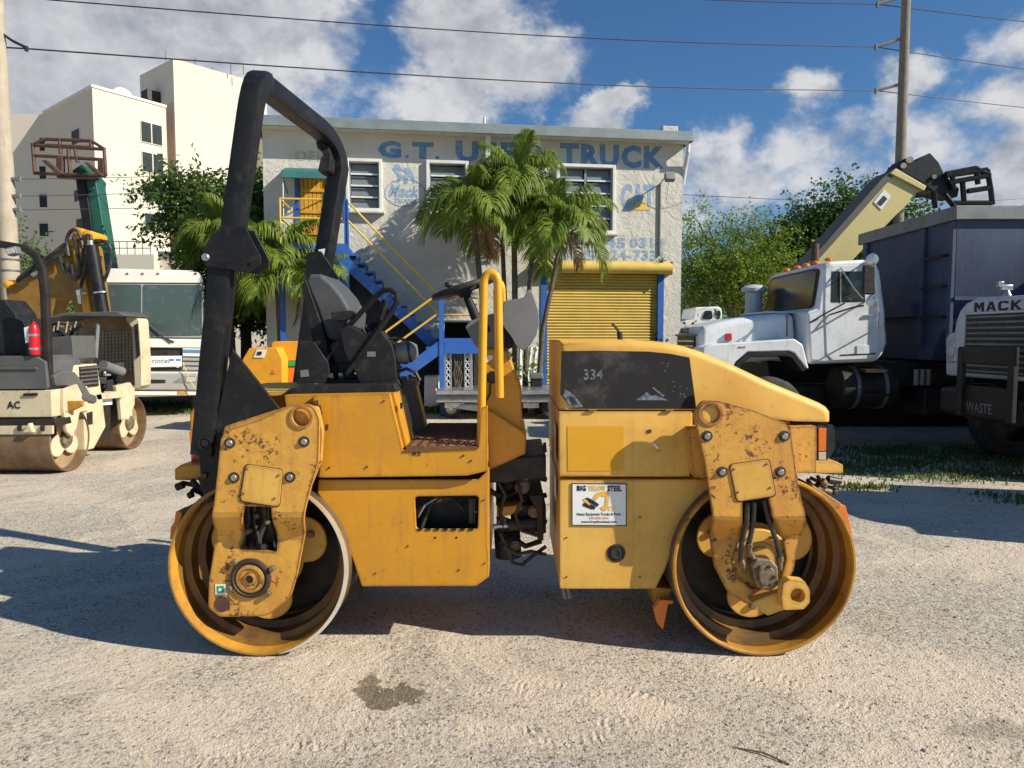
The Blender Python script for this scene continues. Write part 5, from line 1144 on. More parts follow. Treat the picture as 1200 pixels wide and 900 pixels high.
b = MB(roller); b.px([(373, 292.5), (382, 291), (383, 300), (374, 301.5)], 4.682 - .0, 4.684, yp=4.68); b.build('sticker', M['white'], roller)
# work lamp hanging on the hoop
b = MB(roller); b.px(fillet([(375, 172), (384, 168), (388, 182), (380, 186)], 2), 4.60, 4.68); b.px(fillet([(376, 184), (388, 180), (386, 200), (372, 202)], 3), 4.56, 4.68)
wl_ = b.build('work_lamp', M['plastic'], roller, bev=.006)
b = MB(roller); b.px([(370, 166), (380, 162), (381, 172), (372, 174)], 4.58, 4.66); b.build('lamp_bracket', M['plastic'], wl_, bev=.004)

# ---- seat and control console
def Pz(pts, y0, y1, m, nm, parent=roller, bev=.006, r=2, yp=None, seg=2):
    b = MB(roller); b.px(fillet(pts, r) if r else pts, y0, y1, yp=yp); return b.build(nm, M[m], parent, bev=bev, seg=seg)
Pz([(336, 457), (352, 452), (462, 450), (466, 459), (440, 462), (336, 462)], 3.72, 4.50, 'plastic', 'seat_platform', r=0)
Pz([(357, 330), (362, 321), (376, 321), (388, 331), (400, 345), (412, 366), (410, 384), (396, 400), (384, 398), (368, 356)], 3.98, 4.40, 'vinyl', 'seat_back', bev=.035, r=5, seg=4)
Pz([(353, 335), (358, 326), (364, 344), (378, 384), (388, 430), (376, 438), (366, 400)], 3.965, 4.42, 'plastic', 'seat_shell', bev=.01, r=3)
Pz([(384, 404), (396, 396), (450, 400), (462, 410), (456, 424), (392, 428)], 4.0, 4.42, 'vinyl', 'seat_cushion', bev=.03, r=5, seg=4)
Pz([(387, 366), (411, 363.5), (415, 367), (414, 374), (390, 376.5)], 3.90, 3.96, 'plastic', 'armrest', bev=.012, r=2)
Pz([(400, 374), (405, 374), (404, 410), (398, 410)], 3.92, 3.95, 'engine', 'armrest_post', bev=.003, r=0)
Pz([(347, 449), (350, 399), (368, 401), (384, 424), (386, 436), (380, 449)], 3.74, 3.755, 'plastic', 'seat_shroud', bev=.003, r=2)
# suspension under the seat
b = MB(roller)
for q in ((380, 432), (392, 428), (404, 434)): b.cyl(W(q[0], q[1], 3.95), W(q[0] + 3, q[1] + 24, 4.0), .016, 8)
b.px([(378, 426), (424, 424), (426, 436), (376, 438)], 3.98, 4.40); b.px([(374, 446), (430, 444), (432, 456), (372, 457)], 3.92, 4.40)
b.tube([W(376, 440, 3.93), W(396, 448, 3.93), W(414, 438, 3.93), W(424, 448, 3.93)], .010, 8)
b.build('seat_suspension', M['engine'], roller, bev=.004)
for q in ((371, 453), (440, 452)):
    b = MB(roller); b.lathe(W(q[0], q[1], 3.86), A, [(.018, 0), (.018, .02), (.010, .028), (0, .028)], 12); b.build('adjuster_knob', M['cast'], roller, smooth=True)
# side console
Pz([(399, 386), (408, 381), (428, 392), (438, 386), (446, 388), (459, 404), (463, 420), (465, 446), (422, 449), (414, 432), (403, 412)], 3.84, 3.98, 'plastic', 'control_console', bev=.01, r=3)
Pz([(422, 447), (466, 444), (470, 452), (424, 454)], 3.84, 3.98, 'plastic', 'console_foot', bev=.004, r=0)
b = MB(roller)
for k in range(7):
    a_ = W(428 + k * 3.2, 391 - k * 2.4, 3.90); b.lathe(a_, (W(431.2, 388.6, 3.90) - W(428, 391, 3.90)), [(.015, 0), (.028, .006), (.015, .012)], 14)
b.cyl(W(444, 378, 3.90), W(452, 352, 3.90), .016, 10, .022); b.build('lever_boot', M['plastic'], roller)
b = MB(roller)
for k, (x, y) in enumerate(((424, 384), (428, 381), (432, 378.5), (436, 376))): b.cyl(W(x, y, 3.86 + .02 * k), W(x + 8, y + 12, 3.86 + .02 * k), .006, 6)
b.build('switch_row', M['plastic'], roller)
lp = [W(406, 438, 3.83), W(414, 428, 3.83), W(440, 392, 3.83), W(461, 362, 3.83), W(465.5, 353, 3.83), W(464, 344, 3.84), W(457, 339.5, 3.85), W(448, 341, 3.86), W(438, 350, 3.87), W(408, 383, 3.90)]
b = MB(roller); b.tube(lp, .0145, 10); b.build('console_guard_rail', M['black_paint'], roller, smooth=True)
b = MB(roller); a_, c_ = W(463, 414, 3.93), W(489, 411, 3.93); ax = (c_ - a_).normalized(); ln_ = (c_ - a_).length
b.lathe(a_, ax, [(0, 0), (.050, .004), (.057, .02), (.057, ln_ - .05), (.050, ln_ - .02), (.035, ln_), (0, ln_ + .004)], 24); bt = b.build('washer_bottle', M['grey_plastic'], roller, smooth=True)
b = MB(roller); b.ring(a_ + ax * (ln_ - .045), ax, .057, .0605, .012, 24); b.build('clamp_band', M['engine'], bt)
b = MB(roller); b.tube([W(450, 399, 3.90), W(462, 396, 3.90), W(474, 398, 3.90), W(480, 403, 3.90)], .007, 8); b.build('console_wire', M['hose'], roller); b = MB(roller); b.tube([W(466, 436, 3.92), W(476, 432, 3.92), W(487, 436, 3.92), W(492, 446, 3.92)], .010, 8)
b.tube([W(470, 446, 3.90), W(482, 440, 3.95), W(494, 444, 4.0)], .009, 8); b.box(W(478, 448, 3.95), (.12, .10, .03)); b.build('console_wiring', M['hose'], roller)
# dash, cowl, column and wheel
Pz([(545, 383), (551, 376), (578, 367), (583, 372), (600, 408), (592, 411), (560, 408), (556, 404)], 3.88, 4.44, 'grey_plastic', 'dash_housing', bev=.012, r=3)
Pz([(590, 353), (614, 348.5), (619, 338), (624, 343), (630.5, 362), (632, 378), (629, 392), (622, 404), (613, 411.5), (604, 404), (600, 396), (588, 380)], 3.80, 4.52, 'grey_plastic', 'dash_cowl', bev=.012, r=3)
Pz([(582, 376), (606, 392), (600, 408), (586, 408)], 3.86, 4.46, 'plastic', 'dash_recess', bev=.006, r=2)
for q, r_ in (((569, 386), .024), ((590, 373), .015), ((590, 380), .013)):
    b = MB(roller); b.lathe(W(q[0], q[1], 3.88), A, [(r_, -.01), (r_, .006), (r_ * .75, .012), (r_ * .7, .008), (0, .008)], 20); b.build('dash_socket', M['plastic'], roller, smooth=True)
b = MB(roller); b.cyl(W(562, 383, 4.17), W(547, 347, 4.19), .032, 14, .024); b.build('steering_column', M['plastic'], roller, smooth=True)
swc = W(543, 338, 4.19); nrm = Vector((-.30, -.02, .95)).normalized(); u_ = nrm.orthogonal().normalized(); v_ = nrm.cross(u_)
b = MB(roller); ringp = [swc + (u_ * math.cos(2 * math.pi * k / 40) + v_ * math.sin(2 * math.pi * k / 40)) * .178 for k in range(41)]
b.tube(ringp, .018, 10, cap=False); sw = b.build('steering_wheel', M['black'], roller, smooth=True)
b = MB(roller); b.lathe(swc - nrm * .05, nrm, [(0, 0), (.03, 0), (.055, .03), (.055, .05), (0, .056)], 20)
for a_ in (20, 140, 260):
    e_ = swc + (u_ * math.cos(R(a_)) + v_ * math.sin(R(a_))) * .17; b.cyl(swc - nrm * .012, e_, .014, 8, .010)
b.build('steering_spokes', M['black'], sw)
b = MB(roller); kp = swc + (u_ * math.cos(R(200)) + v_ * math.sin(R(200))) * .15; b.lathe(kp, nrm, [(.008, 0), (.008, .02), (.022, .03), (.022, .05), (0, .058)], 14); b.build('steering_knob', M['black'], sw)

# ---- articulation joint between the two halves
b = MB(roller); b.px([(570, 548), (600, 536), (640, 533), (640, 562), (612, 562), (596, 566), (572, 566)], 3.86, 4.5); b.build('hitch_yoke', M['engine'], roller, bev=.01)
b = MB(roller); b.cyl(W(596, 560, 4.1), W(596, 592, 4.1), .075, 20); b.build('hitch_bearing', M['engine'], roller, bev=.006); b = MB(roller); b.cyl(W(594, 620, 4.1), W(596, 652, 4.1), .078, 20); b.build('hitch_bearing', M['engine'], roller, bev=.006)
b = MB(roller); b.px([(582, 594), (612, 592), (612, 597), (598, 604), (582, 606)], 3.90, 4.4); b.build('hitch_plate', M['orange_rust'], roller, bev=.006)
b = MB(roller); b.px([(612, 590), (640, 592), (640, 626), (600, 622), (598, 604)], 3.98, 4.4); b.build('hitch_frame', M['engine'], roller, bev=.01)
b = MB(roller); b.px([(619, 580), (637, 580), (637, 634), (630, 634), (629, 600)], 3.9, 4.5); b.build('hitch_bracket', M['dark_steel'], roller, bev=.006)
b = MB(roller); b.cyl(W(578, 617, 3.9), W(597, 616, 3.92), .014, 12); b.build('steering_ram_rod', M['chrome'], roller)
b = MB(roller); b.cyl(W(595, 616, 3.92), W(636, 612, 3.95), .034, 14); b.build('steering_ram', M['engine'], roller)
for q in (((586, 625), (596, 645), (601, 660), (612, 662), (624, 652), (640, 640)), ((584, 566), (592, 580), (586, 600), (590, 620)), ((606, 566), (612, 586), (604, 604), (612, 622), (632, 628)), ((590, 640), (606, 650), (622, 646), (640, 650))):
    b = MB(roller); b.tube([W(x, y, 3.88 + .01 * k) for k, (x, y) in enumerate(q)], .011, 8); b.build('hose', M['hose'], roller, smooth=True)

# ---- front bodywork (engine end, right)
def loft(poly, flat, y0, y1, r, n=6):
    """poly (photograph pixels at y0); flat: indices of edges (k to k+1) that stay square; the others are rounded over by r"""
    pts = [Vector((W(x, y, y0).x, W(x, y, y0).z)) for x, y in poly]; m = len(pts)
    area = sum(pts[k].x * pts[(k + 1) % m].y - pts[(k + 1) % m].x * pts[k].y for k in range(m)); sg = 1 if area > 0 else -1
    nor = []
    for k in range(m):
        d = pts[(k + 1) % m] - pts[k]; nn = Vector((-d.y, d.x)).normalized() * sg; nor.append(Vector((0, 0)) if k in flat else nn)
    ins = []
    for k in range(m):
        a, c_ = nor[k - 1], nor[k]
        if a.length < .1 or c_.length < .1:
            s = a + c_; 
            if s.length > .1:   # slide along the flat edge
                e = (pts[(k + 1) % m] - pts[k]) if c_.length < .1 else (pts[k - 1] - pts[k])
                e = e.normalized(); s = e / max(.3, e.dot(s))
            ins.append(s)
        else: s = (a + c_); ins.append(s / max(.5, s.dot(a)))
    b = MB(roller); rows = []
    prof = [(y0 + r * (1 - math.cos(math.pi / 2 * q / n)), r * (1 - math.sin(math.pi / 2 * q / n))) for q in range(n + 1)]
    prof += [(y0 + y1 - y, i_) for y, i_ in prof[::-1]]
    for (y, i_) in prof: rows.append([b.pt((pts[k].x + ins[k].x * i_, y, pts[k].y + ins[k].y * i_)) for k in range(m)])
    for q in range(len(rows) - 1):
        for k in range(m): j = (k + 1) % m; b.f.append([rows[q][k], rows[q][j], rows[q + 1][j], rows[q + 1][k]])
    b.f.append(rows[0][::-1]); b.f.append(rows[-1]); return b
top = [(655.5, 480.2), (655.5, 398.5)]
curve = [(700, 398), (740, 398.2), (765, 399.5), (785, 402), (803, 406), (822, 412), (841, 419.5), (860, 427.5), (880, 437), (900, 446.5), (918, 454), (935, 461), (951, 467.5), (963, 472.5), (970.5, 477), (975, 483)]
hp = top + curve + [(975, 494.5), (930, 493.5), (870, 487), (812, 480.4)]
nn_ = len(hp)
hood = loft(hp, {nn_ - 1, nn_ - 2, nn_ - 3, nn_ - 4}, YS, 4.66, .042).build('engine_hood', M['yellow_fade'], roller, smooth=True)
Pz([(658, 411.5), (700, 411), (760, 412), (785, 414.5), (808, 419), (816, 479), (670, 478.8), (656.5, 462)], YS - .003, YS + .004, 'smoke', 'side_window', hood, bev=0, r=1)
b = MB(roller); b.text('334', W(684, 445, YS - .004), (1, 0, 0), (0, 0, 1), .098, .055, .02, .0005); b.build('number_residue', M['wash'], hood)
b = MB(roller); b.px([(745, 469), (758, 459.5), (764, 464), (768, 463), (783, 469)], YS - .0048, YS - .0040); b.build('sticker_residue', M['wash'], hood); b = MB(roller); b.px([(764, 454), (766, 453.5), (779, 464), (776, 465)], YS - .0048, YS - .0040); b.build('sticker_residue', M['wash'], hood); b = MB(roller); b.px([(669, 478), (660, 463), (662, 456), (672, 462), (684, 477)], YS - .0048, YS - .0040, [[(666, 464), (671, 465), (678, 474), (670, 475)]]); b.build('sticker_residue', M['wash'], hood); b = MB(roller)
for k in range(14):
    x, y = random.uniform(765, 808), random.uniform(424, 470); b.px([(x, y), (x + random.uniform(1, 4), y - 1), (x + 1.5, y + .7)], YS - .0048, YS - .0040)
b.build('scratch_flecks', M['wash'], hood)['kind'] = 'stuff'
# engine side door
door_ = [(655.5, 482), (812, 482), (812, 505), (809, 559), (656, 559)]
b = loft(door_, {0, 4}, YS + .004, 4.655, .012, 3); dr = b.build('engine_side_door', M['yellow_fade'], roller, smooth=True)
Pz([(665, 499.5), (731, 499.5), (731, 551.5), (665.5, 552)], YS + .0015, YS + .006, 'yellow_decal', 'decal_ghost', dr, bev=0, r=1)
Pz([(765, 520), (767, 519.5), (772, 525.5), (770, 526)], YS + .001, YS + .006, 'white', 'scratch', dr, bev=0, r=0)
Pz([(758, 504), (763, 503), (764, 507), (759, 508)], YS, YS + .006, 'rustred', 'handle_stub', dr, bev=0, r=1)
sk = [(656, 562), (860, 562), (846, 570), (829, 577), (812, 598), (798, 622), (788, 645), (779, 668), (768, 690), (656, 690)]
b = MB(roller); b.px(fillet(sk, [2, 0, 4, 6, 6, 6, 4, 2, 3, 3]), YS + .02, 4.64); skirt = b.build('front_skirt', M['yellow_fade'], roller, bev=.007, seg=3)
b = MB(roller); w = W(722, 648, YS + .02); b.lathe(w + Vector((0, .002, 0)), A, [(.046, 0), (.048, .006), (.034, .010), (.032, .004), (0, .004)], 28); b.build('tow_hole', M['engine'], skirt, smooth=True)
b = MB(roller); b.lathe(w + A * .0065, A, [(.030, 0), (.030, .004), (.018, .005), (.016, .001), (0, .001)], 24); b.build('plug', M['black'], skirt, smooth=True)
# frame piece that holds the fork, tail box, lights
Pz([(806, 500), (830, 500), (830, 562), (812, 558)], YS - .05, YS + .02, 'yellow_rust', 'fork_seat', bev=.01, r=3)
Pz([(812, 482), (926, 492), (926, 562), (812, 562)], YS + .05, 4.62, 'yellow', 'engine_bay', bev=.004, r=0)
Pz([(925, 500), (957, 499), (957, 554.5), (930, 554.5)], YS - .03, 4.66, 'yellow_rust', 'tail_box', bev=.012, r=2)
lt = Pz([(957.5, 499), (970.5, 500), (970, 541), (957.5, 541)], YS + .0, YS + .09, 'plastic', 'light_housing', bev=.006, r=1)
Pz([(959.5, 501), (968.5, 502), (968, 528), (959.5, 529)], YS - .004, YS + .01, 'lenso', 'indicator_lens', lt, bev=.002, r=0)
Pz([(959.5, 530), (968, 529.5), (968, 539), (959.5, 539)], YS - .004, YS + .01, 'lensc', 'reversing_lens', lt, bev=.002, r=0)
Pz([(970, 497), (976, 498), (978, 505), (978, 527), (974, 534), (970, 540)], YS + .08, 4.56, 'plastic', 'grille_surround', bev=.01, r=3)
Pz([(944, 541), (978, 540), (988, 545), (988, 554.5), (944, 554.5)], YS - .02, 4.60, 'yellow_fade', 'tail_ledge', bev=.014, r=2)
b = MB(roller)
for q in (((950, 560), (962, 566), (972, 560), (984, 566)), ((958, 558), (966, 570), (978, 572)), ((946, 562), (958, 576), (972, 578), (980, 568)), ((952, 572), (964, 562), (976, 566))):
    b.tube([W(x, y, 3.70 + .015 * k) for k, (x, y) in enumerate(q)], .010, 8)
b.cyl(W(970, 562, 3.70), W(985, 564, 3.71), .022, 12, .016); b.cyl(W(961, 566, 3.69), W(966, 572, 3.69), .02, 10); b.cyl(W(976, 574, 3.7), W(979, 579, 3.7), .014, 8)
b.build('spray_fittings', M['engine'], roller)
b = MB(roller); b.cyl(W(958, 572, 3.68), W(974, 576, 3.69), .012, 8); b.cyl(W(964, 563, 3.68), W(968, 568, 3.68), .016, 8); b.build('brass_union', M['cast'], roller)
for k in (660.5, 666):
    b = MB(roller); b.tube([W(k - 1, 689, 3.70), W(k, 695, 3.70), W(k + 2, 701, 3.70)], .012, 8); b.build('drain_pipe', M['grey_steel'], roller, smooth=True)
# antenna-like exhaust stub on the hood
b = MB(roller); b.cyl(W(727, 399, 4.05), W(726, 389, 4.05), .016, 12); b.tube([W(726, 390, 4.05), W(722, 384, 4.05), W(717, 379, 4.05)], .007, 8); b.build('hood_exhaust', M['engine'], hood)
# warning print on the end of the hood that faces the joint
b = MB(roller); x_ = W(655.5, 0, YS).x - .002
for (z0, z1) in ((500, 545),):
    b.bb((x_ - .001, 3.72, W(0, z1, 3.7).z), (x_, 4.02, W(0, z0, 3.7).z))
wd = b.build('warning_decal', M['cream'], dr)
b = MB(roller); b.text('CB', Vector((x_ - .002, 3.98, W(0, 538, 3.7).z)), (0, -1, 0), (0, 0, 1), .20, .10, .03, .001); b.build('decal_print', M['inkyel'], wd)
b = MB(roller); x2 = W(656, 0, YS + .02).x - .002; b.bb((x2 - .001, 3.76, W(0, 590, 3.7).z), (x2, 3.98, W(0, 563, 3.7).z)); b.build('warning_decal', M['white'], skirt)

# small fittings: rivets, hinges, latches, weld seams
for q in ((450, 470), (552, 540), (386, 548), (543, 534), (430, 547)): hexbolt(q[0], q[1], 3.598, .006, roller, False, 'rivet', 'washer')
for q in ((558, 600), (568, 660), (440, 672), (478, 640), (538, 668), (567, 586)): hexbolt(q[0], q[1], 3.643, .005, roller, False, 'rivet', 'washer')
for q in ((664, 676), (750, 676), (664, 630), (750, 606)): hexbolt(q[0], q[1], YS + .018, .005, roller, False, 'rivet', 'washer')
for x_ in (690, 780):
    b = MB(roller); b.cyl(W(x_, 480.6, YS - .006), W(x_ + 9, 480.6, YS - .006), .006, 8); b.build('hinge', M['yellow_rust'], roller)
b = MB(roller); b.px([(636.5, 520), (640, 519), (641, 530), (637, 531)], YS + .3, YS + .34); b.build('door_latch', M['black'], roller, bev=.003)
for k in range(7): b = MB(roller); b.px([(489 + k * 10, 619.6), (495 + k * 10, 619.6), (494 + k * 10, 622.0), (490 + k * 10, 622.0)], 3.640, 3.646); b.build('edge_trim_clip', M['engine'], roller)
b = MB(roller); b.tube([W(490, 606, 3.68), W(498, 592, 3.68), W(512, 584, 3.69)], .004, 6); b.build('cable', M['chrome'], roller)
for k, q in enumerate(((366, 561, 375, 505), (376, 505, 381, 497))):
    b = MB(roller); b.tube([W(q[0] + 8, q[1] - 2, 3.600), W(q[2] + 3, q[3], 3.600)], .006, 6); b.build('recess_seam', M['rustred'], roller)
# hydraulic lines and harness round the joint and under the seat
for q in (((574, 575), (590, 584), (604, 576), (622, 586), (640, 580)), ((580, 556), (596, 566), (618, 556), (640, 562)), ((583, 606), (600, 612), (616, 604), (640, 612)), ((584, 636), (600, 630), (616, 640), (634, 634))):
    b = MB(roller); b.tube([W(x, y, 3.95 + .03 * k) for k, (x, y) in enumerate(q)], .016, 8); b.build('hose', M['hose'], roller, smooth=True)
for q, r_ in (((588, 612), .022), ((604, 640), .02), ((612, 570), .03), ((626, 600), .025)):
    b = MB(roller); w = W(q[0], q[1], 3.93); b.lathe(w, (0, -1, 0), [(r_ * 1.4, -.03), (r_ * 1.4, 0), (r_, .004), (r_, .02), (0, .022)], 12); b.build('joint_cap', M['cast'], roller, smooth=True)
for q in (((352, 458), (372, 450), (392, 455), (420, 450)), ((398, 444), (412, 436), (418, 424), (428, 418)), ((378, 438), (384, 420), (392, 410), (398, 398))):
    b = MB(roller); b.tube([W(x, y, 3.88) for x, y in q], .007, 7); b.build('seat_cable', M['hose'], roller, smooth=True)
# stickers and scuffs on the console
Pz([(430, 412), (440, 412), (440, 418), (430, 418)], 3.837, 3.841, 'grey_plastic', 'console_label', bev=0, r=0)
Pz([(352, 434), (361, 433), (362, 441), (352, 442)], 3.737, 3.741, 'grey_plastic', 'shroud_label', bev=0, r=0)
# poster tape
# ---- sale poster taped to the skirt
poster = thing('sale_poster', 'white poster with black border advertising heavy equipment on the yellow skirt', 'poster', W(702, 591, YS + .018))
def PO(): return MB(poster)
yq = YS + .018
b = PO(); b.px([(670, 566), (734.5, 566.8), (734.5, 616.5), (670, 616)], yq - .003, yq); b.build('poster_sheet', M['white'], poster)
b = PO(); b.px([(670, 566), (734.5, 566.8), (734.5, 616.5), (670, 616)], yq - .0045, yq - .0031, [[(671, 567), (733.5, 567.8), (733.5, 615.5), (671, 615)]]); b.build('poster_border', M['ink'], poster)
S = 1 / 234.
def ptxt(s, x, y, w, h, m, bold=.04):
    b = PO(); b.text(s, W(x, y, yq - .0032), (1, 0, 0), (0, 0, 1), w * S, h * S, bold, .0012); b.build('lettering', M[m], poster)
ptxt('BIG', 676, 575.5, 11, 7, 'ink', .06); ptxt('YELLOW', 689, 575.5, 21.5, 7, 'inkyel', .05); ptxt('STEEL', 712, 576, 17, 7.4, 'ink', .06)
ptxt('Heavy Equipment Trucks & Parts', 676, 605, 53, 4.4, 'ink', .04); ptxt('440-878-6841', 690, 608.6, 24, 3.2, 'inkorange', .03); ptxt('www.bigyellowsteel.com', 681, 613.6, 43, 4.0, 'ink', .04); ptxt('BYS', 706, 599, 15, 6.5, 'inkyel', .03)
b = PO()
b.px([(683, 590), (687, 589), (698, 593.5), (697, 597), (693, 597), (683, 593)], yq - .0045, yq - .0035); b.px([(688, 583), (695, 586), (702, 591), (700, 594), (694, 591), (684, 585)], yq - .0048, yq - .0036); b.build('poster_drawing', M['ink'], poster)
b = PO()
b.px([(695, 584), (699, 578), (704, 576.5), (711, 576), (714, 579), (713, 592), (710.5, 597), (706, 598), (703.5, 594.5), (709, 593), (710, 582), (703, 581), (699, 586)], yq - .0052, yq - .0049); b.px([(683, 584), (688, 586), (692, 592), (690, 592), (684, 587)], yq - .0052, yq - .0049); b.build('poster_drawing', M['inkyel'], poster)
# ================================================================ helpers for vehicles
class Pl:
    """vertical plane through P along U; read positions on it off the photograph"""
    def __init__(s, P_, U_):
        s.P = Vector(P_); s.U = Vector(U_).normalized(); s.N = Vector((s.U.y, -s.U.x, 0))   # towards the viewer side
        s.rz = math.atan2(s.U.y, s.U.x)
    def loc(s, px, py, off=0.0):
        o = Vector((0, 0, CAM_H)); d = W(px, py, 1.0) - o; P0 = s.P + s.N * off; t = (P0 - o).dot(s.N) / d.dot(s.N); p = o + d * t
        return ((p - s.P).dot(s.U), p.z)
def panel(pl, root, pts, off, th, m, nm, parent=None, bev=.006, r=0, holes=()):
    """plate read off the photograph; its outer face stands off in front of the plane, th thick"""
    q = [pl.loc(x, y, off) for x, y in pts]
    if r: q = fillet(q, r)
    b = MB(); b.xz(q, -off, -off + th, [[pl.loc(x, y, off) for x, y in h] for h in holes]); return b.build(nm, M[m], parent or root, bev=bev)
def wheel(parent, c, ax, r, w, nm='wheel', rim='chrome', n=32):
    c = Vector(c); ax = Vector(ax).normalized()
    b = MB(parent if parent.rotation_euler[2] == 0 else None)
    b.lathe(c, ax, [(r * .55, 0), (r * .62, -w * .02), (r * .88, -w * .03), (r * .97, w * .05), (r, w * .2), (r, w * .8), (r * .97, w * .95), (r * .62, w), (r * .55, w)], n); t = b.build(nm, M['tyre'], parent, smooth=True)
    b = MB(parent if parent.rotation_euler[2] == 0 else None)
    b.lathe(c, ax, [(r * .56, .0), (r * .56, w * .06), (r * .48, w * .15), (r * .25, w * .3), (r * .22, w * .08), (r * .12, w * .02), (0, w * .02)], n); b.build('rim', M[rim], t, smooth=True); return t
def HX(parent): return MB(parent if parent.rotation_euler[2] == 0 else None)

# ================================================================ motorhome
rvp = Pl((-8.18, 14.2, 0), (.916, .40, 0)); rv = thing('motorhome', 'white motorhome with a wide windscreen parked nose on behind the cream roller', 'motorhome', rvp.P, rvp.rz)
RW = 1.89
b = MB(); b.yz(fillet([(.02, .42), (.02, 1.40), (.10, 2.40), (.18, 2.76), (.6, 2.90), (6.4, 2.90), (6.5, 2.8), (6.5, .42)], .06), 0, RW); b.build('body', M['rvwhite'], rv, bev=.05)
def rp(pts, off, th, m, nm, parent=None, **k): return panel(rvp, rv, pts, off, th, m, nm, parent, **k)
cap = rp([(122, 331), (124, 318), (130, 314.5), (200, 316.5), (232, 319), (237, 325), (238, 331.5)], .10, .35, 'rvwhite', 'roof_cap', r=.04)
for x_, m_ in ((149, 'lensr'), (167, 'lensr'), (185, 'lensr'), (229, 'engine')): rp([(x_ - 2, 321), (x_, 319), (x_ + 2, 321)], .125, .03, m_, 'clearance_light', cap, bev=0)
ws = rp([(122, 331.5), (237, 332.5), (238.5, 396), (122, 394)], .07, .12, 'rvgrey', 'windscreen_frame', r=.03)
rp([(123, 333), (165.5, 333.5), (165.5, 394), (123, 392)], .082, .02, 'rvglass', 'windscreen', ws, bev=0, r=.03); rp([(167.5, 333.5), (236, 334), (237, 393), (167.5, 394)], .082, .02, 'rvglass', 'windscreen', ws, bev=0, r=.04)
for (a, c) in (((169, 376), (200, 402)), ((187, 393), (204, 401)), ((173, 378), (173, 394))):
    u0, z0 = rvp.loc(*a, .12); u1, z1 = rvp.loc(*c, .12); b = MB(); b.cyl((u0, -.12, z0), (u1, -.12, z1), .014, 6); b.build('wiper', M['engine'], rv)
rp([(122, 396), (239, 397.5), (240, 408), (122, 407)], .10, .14, 'rvwhite', 'front_panel', bev=.02)
rp([(167, 407), (213, 407.5), (213, 416.5), (167, 416.5)], .04, .06, 'engine', 'grille_slot', bev=0)
rp([(124, 407), (166, 407), (166, 436), (124, 436)], .08, .1, 'rvwhite', 'front_panel'); rp([(214, 408), (240, 408.5), (240, 418), (214, 417.5)], .09, .1, 'rvwhite', 'front_panel')
st_ = rp([(214, 409.5), (240, 410), (240, 414), (214, 413.5)], .094, .01, 'rvblue', 'blue_stripe', bev=0)
np_ = rp([(166, 417.5), (213, 417), (213, 429.5), (166, 430.5)], .13, .05, 'white', 'name_board', bev=.006, r=.02)
u0, z0 = rvp.loc(168, 428, .133); b = MB(); b.text('Sprinter', (u0, -.133, z0), (1, 0, 0), (0, 0, 1), .52, .14, .01, .0, .3); b.build('lettering', M['grey_steel'], np_)
for x_ in (198, 206): rp([(x_, 420.5), (x_ + 6, 420.5), (x_ + 6, 423), (x_, 423)], .135, .01, 'rvblue', 'badge', np_, bev=0)
for k in range(3): rp([(214, 419 + k * 5.4), (240, 419.5 + k * 5.4), (240, 423 + k * 5.4), (214, 422.5 + k * 5.4)], .06, .04, 'rvgrey', 'grille_bar')
rp([(167, 431.5), (213, 431), (213, 434), (167, 434.5)], .06, .04, 'engine', 'grille_slot', bev=0)
bm_ = rp([(122, 437), (240, 437), (240, 452), (236, 458), (122, 457)], .20, .30, 'rvgrey', 'bumper', bev=.03); rp([(122, 435.5), (240, 436), (240, 437.5), (122, 437.5)], .17, .2, 'rvwhite', 'bumper_strip')
rp([(168, 444.5), (194, 445), (194, 449), (168, 449.5)], .206, .02, 'engine', 'bumper_slot', bm_, bev=0, r=.02); rp([(201, 449), (214, 441), (231, 440.5), (230, 449)], .206, .02, 'chrome', 'headlight', bm_, bev=.004, r=.02); rp([(218, 442), (230, 441.5), (229, 447.5), (218, 447.5)], .212, .02, 'lensc', 'headlight_lens', bm_, bev=0, r=.02)
rp([(122, 458), (236, 458), (236, 463), (122, 463)], .16, .2, 'rvwhite', 'apron'); rp([(208, 457.5), (218, 457.5), (218, 462), (208, 462)], .17, .02, 'orange_rust', 'apron_marker', bev=0)
b = MB()
for k in range(5): b.bb((1.0, .55 + k * .12, 2.905), (1.7, .65 + k * .12, 3.06 + .02 * (k % 2)))
b.build('roof_vent_cover', M['frame_white'], rv, bev=.02)
b = MB(); b.tube([(RW - .02, .1, 2.6), (RW + .16, -.02, 2.65), (RW + .18, -.05, 2.5)], .015, 6); b.bb((RW + .10, -.08, 1.9), (RW + .24, 0, 2.5)); b.build('mirror', M['engine'], rv, bev=.01)
for (x_, y_) in ((.05, 1.0), (RW - .3, 1.0), (.05, 5.2), (RW - .3, 5.2)): wheel(rv, (x_, y_, .40), (1, 0, 0), .40, .25)
b = MB(); b.tube([(rvp.loc(214, 425, .25)[0], -.25, rvp.loc(214, 425, .25)[1]), (rvp.loc(222, 445, .3)[0], -.3, rvp.loc(222, 445, .3)[1]), (rvp.loc(236, 460, .3)[0], -.32, .4)], .010, 5); b.build('tow_rope', M['boomyel'], rv)

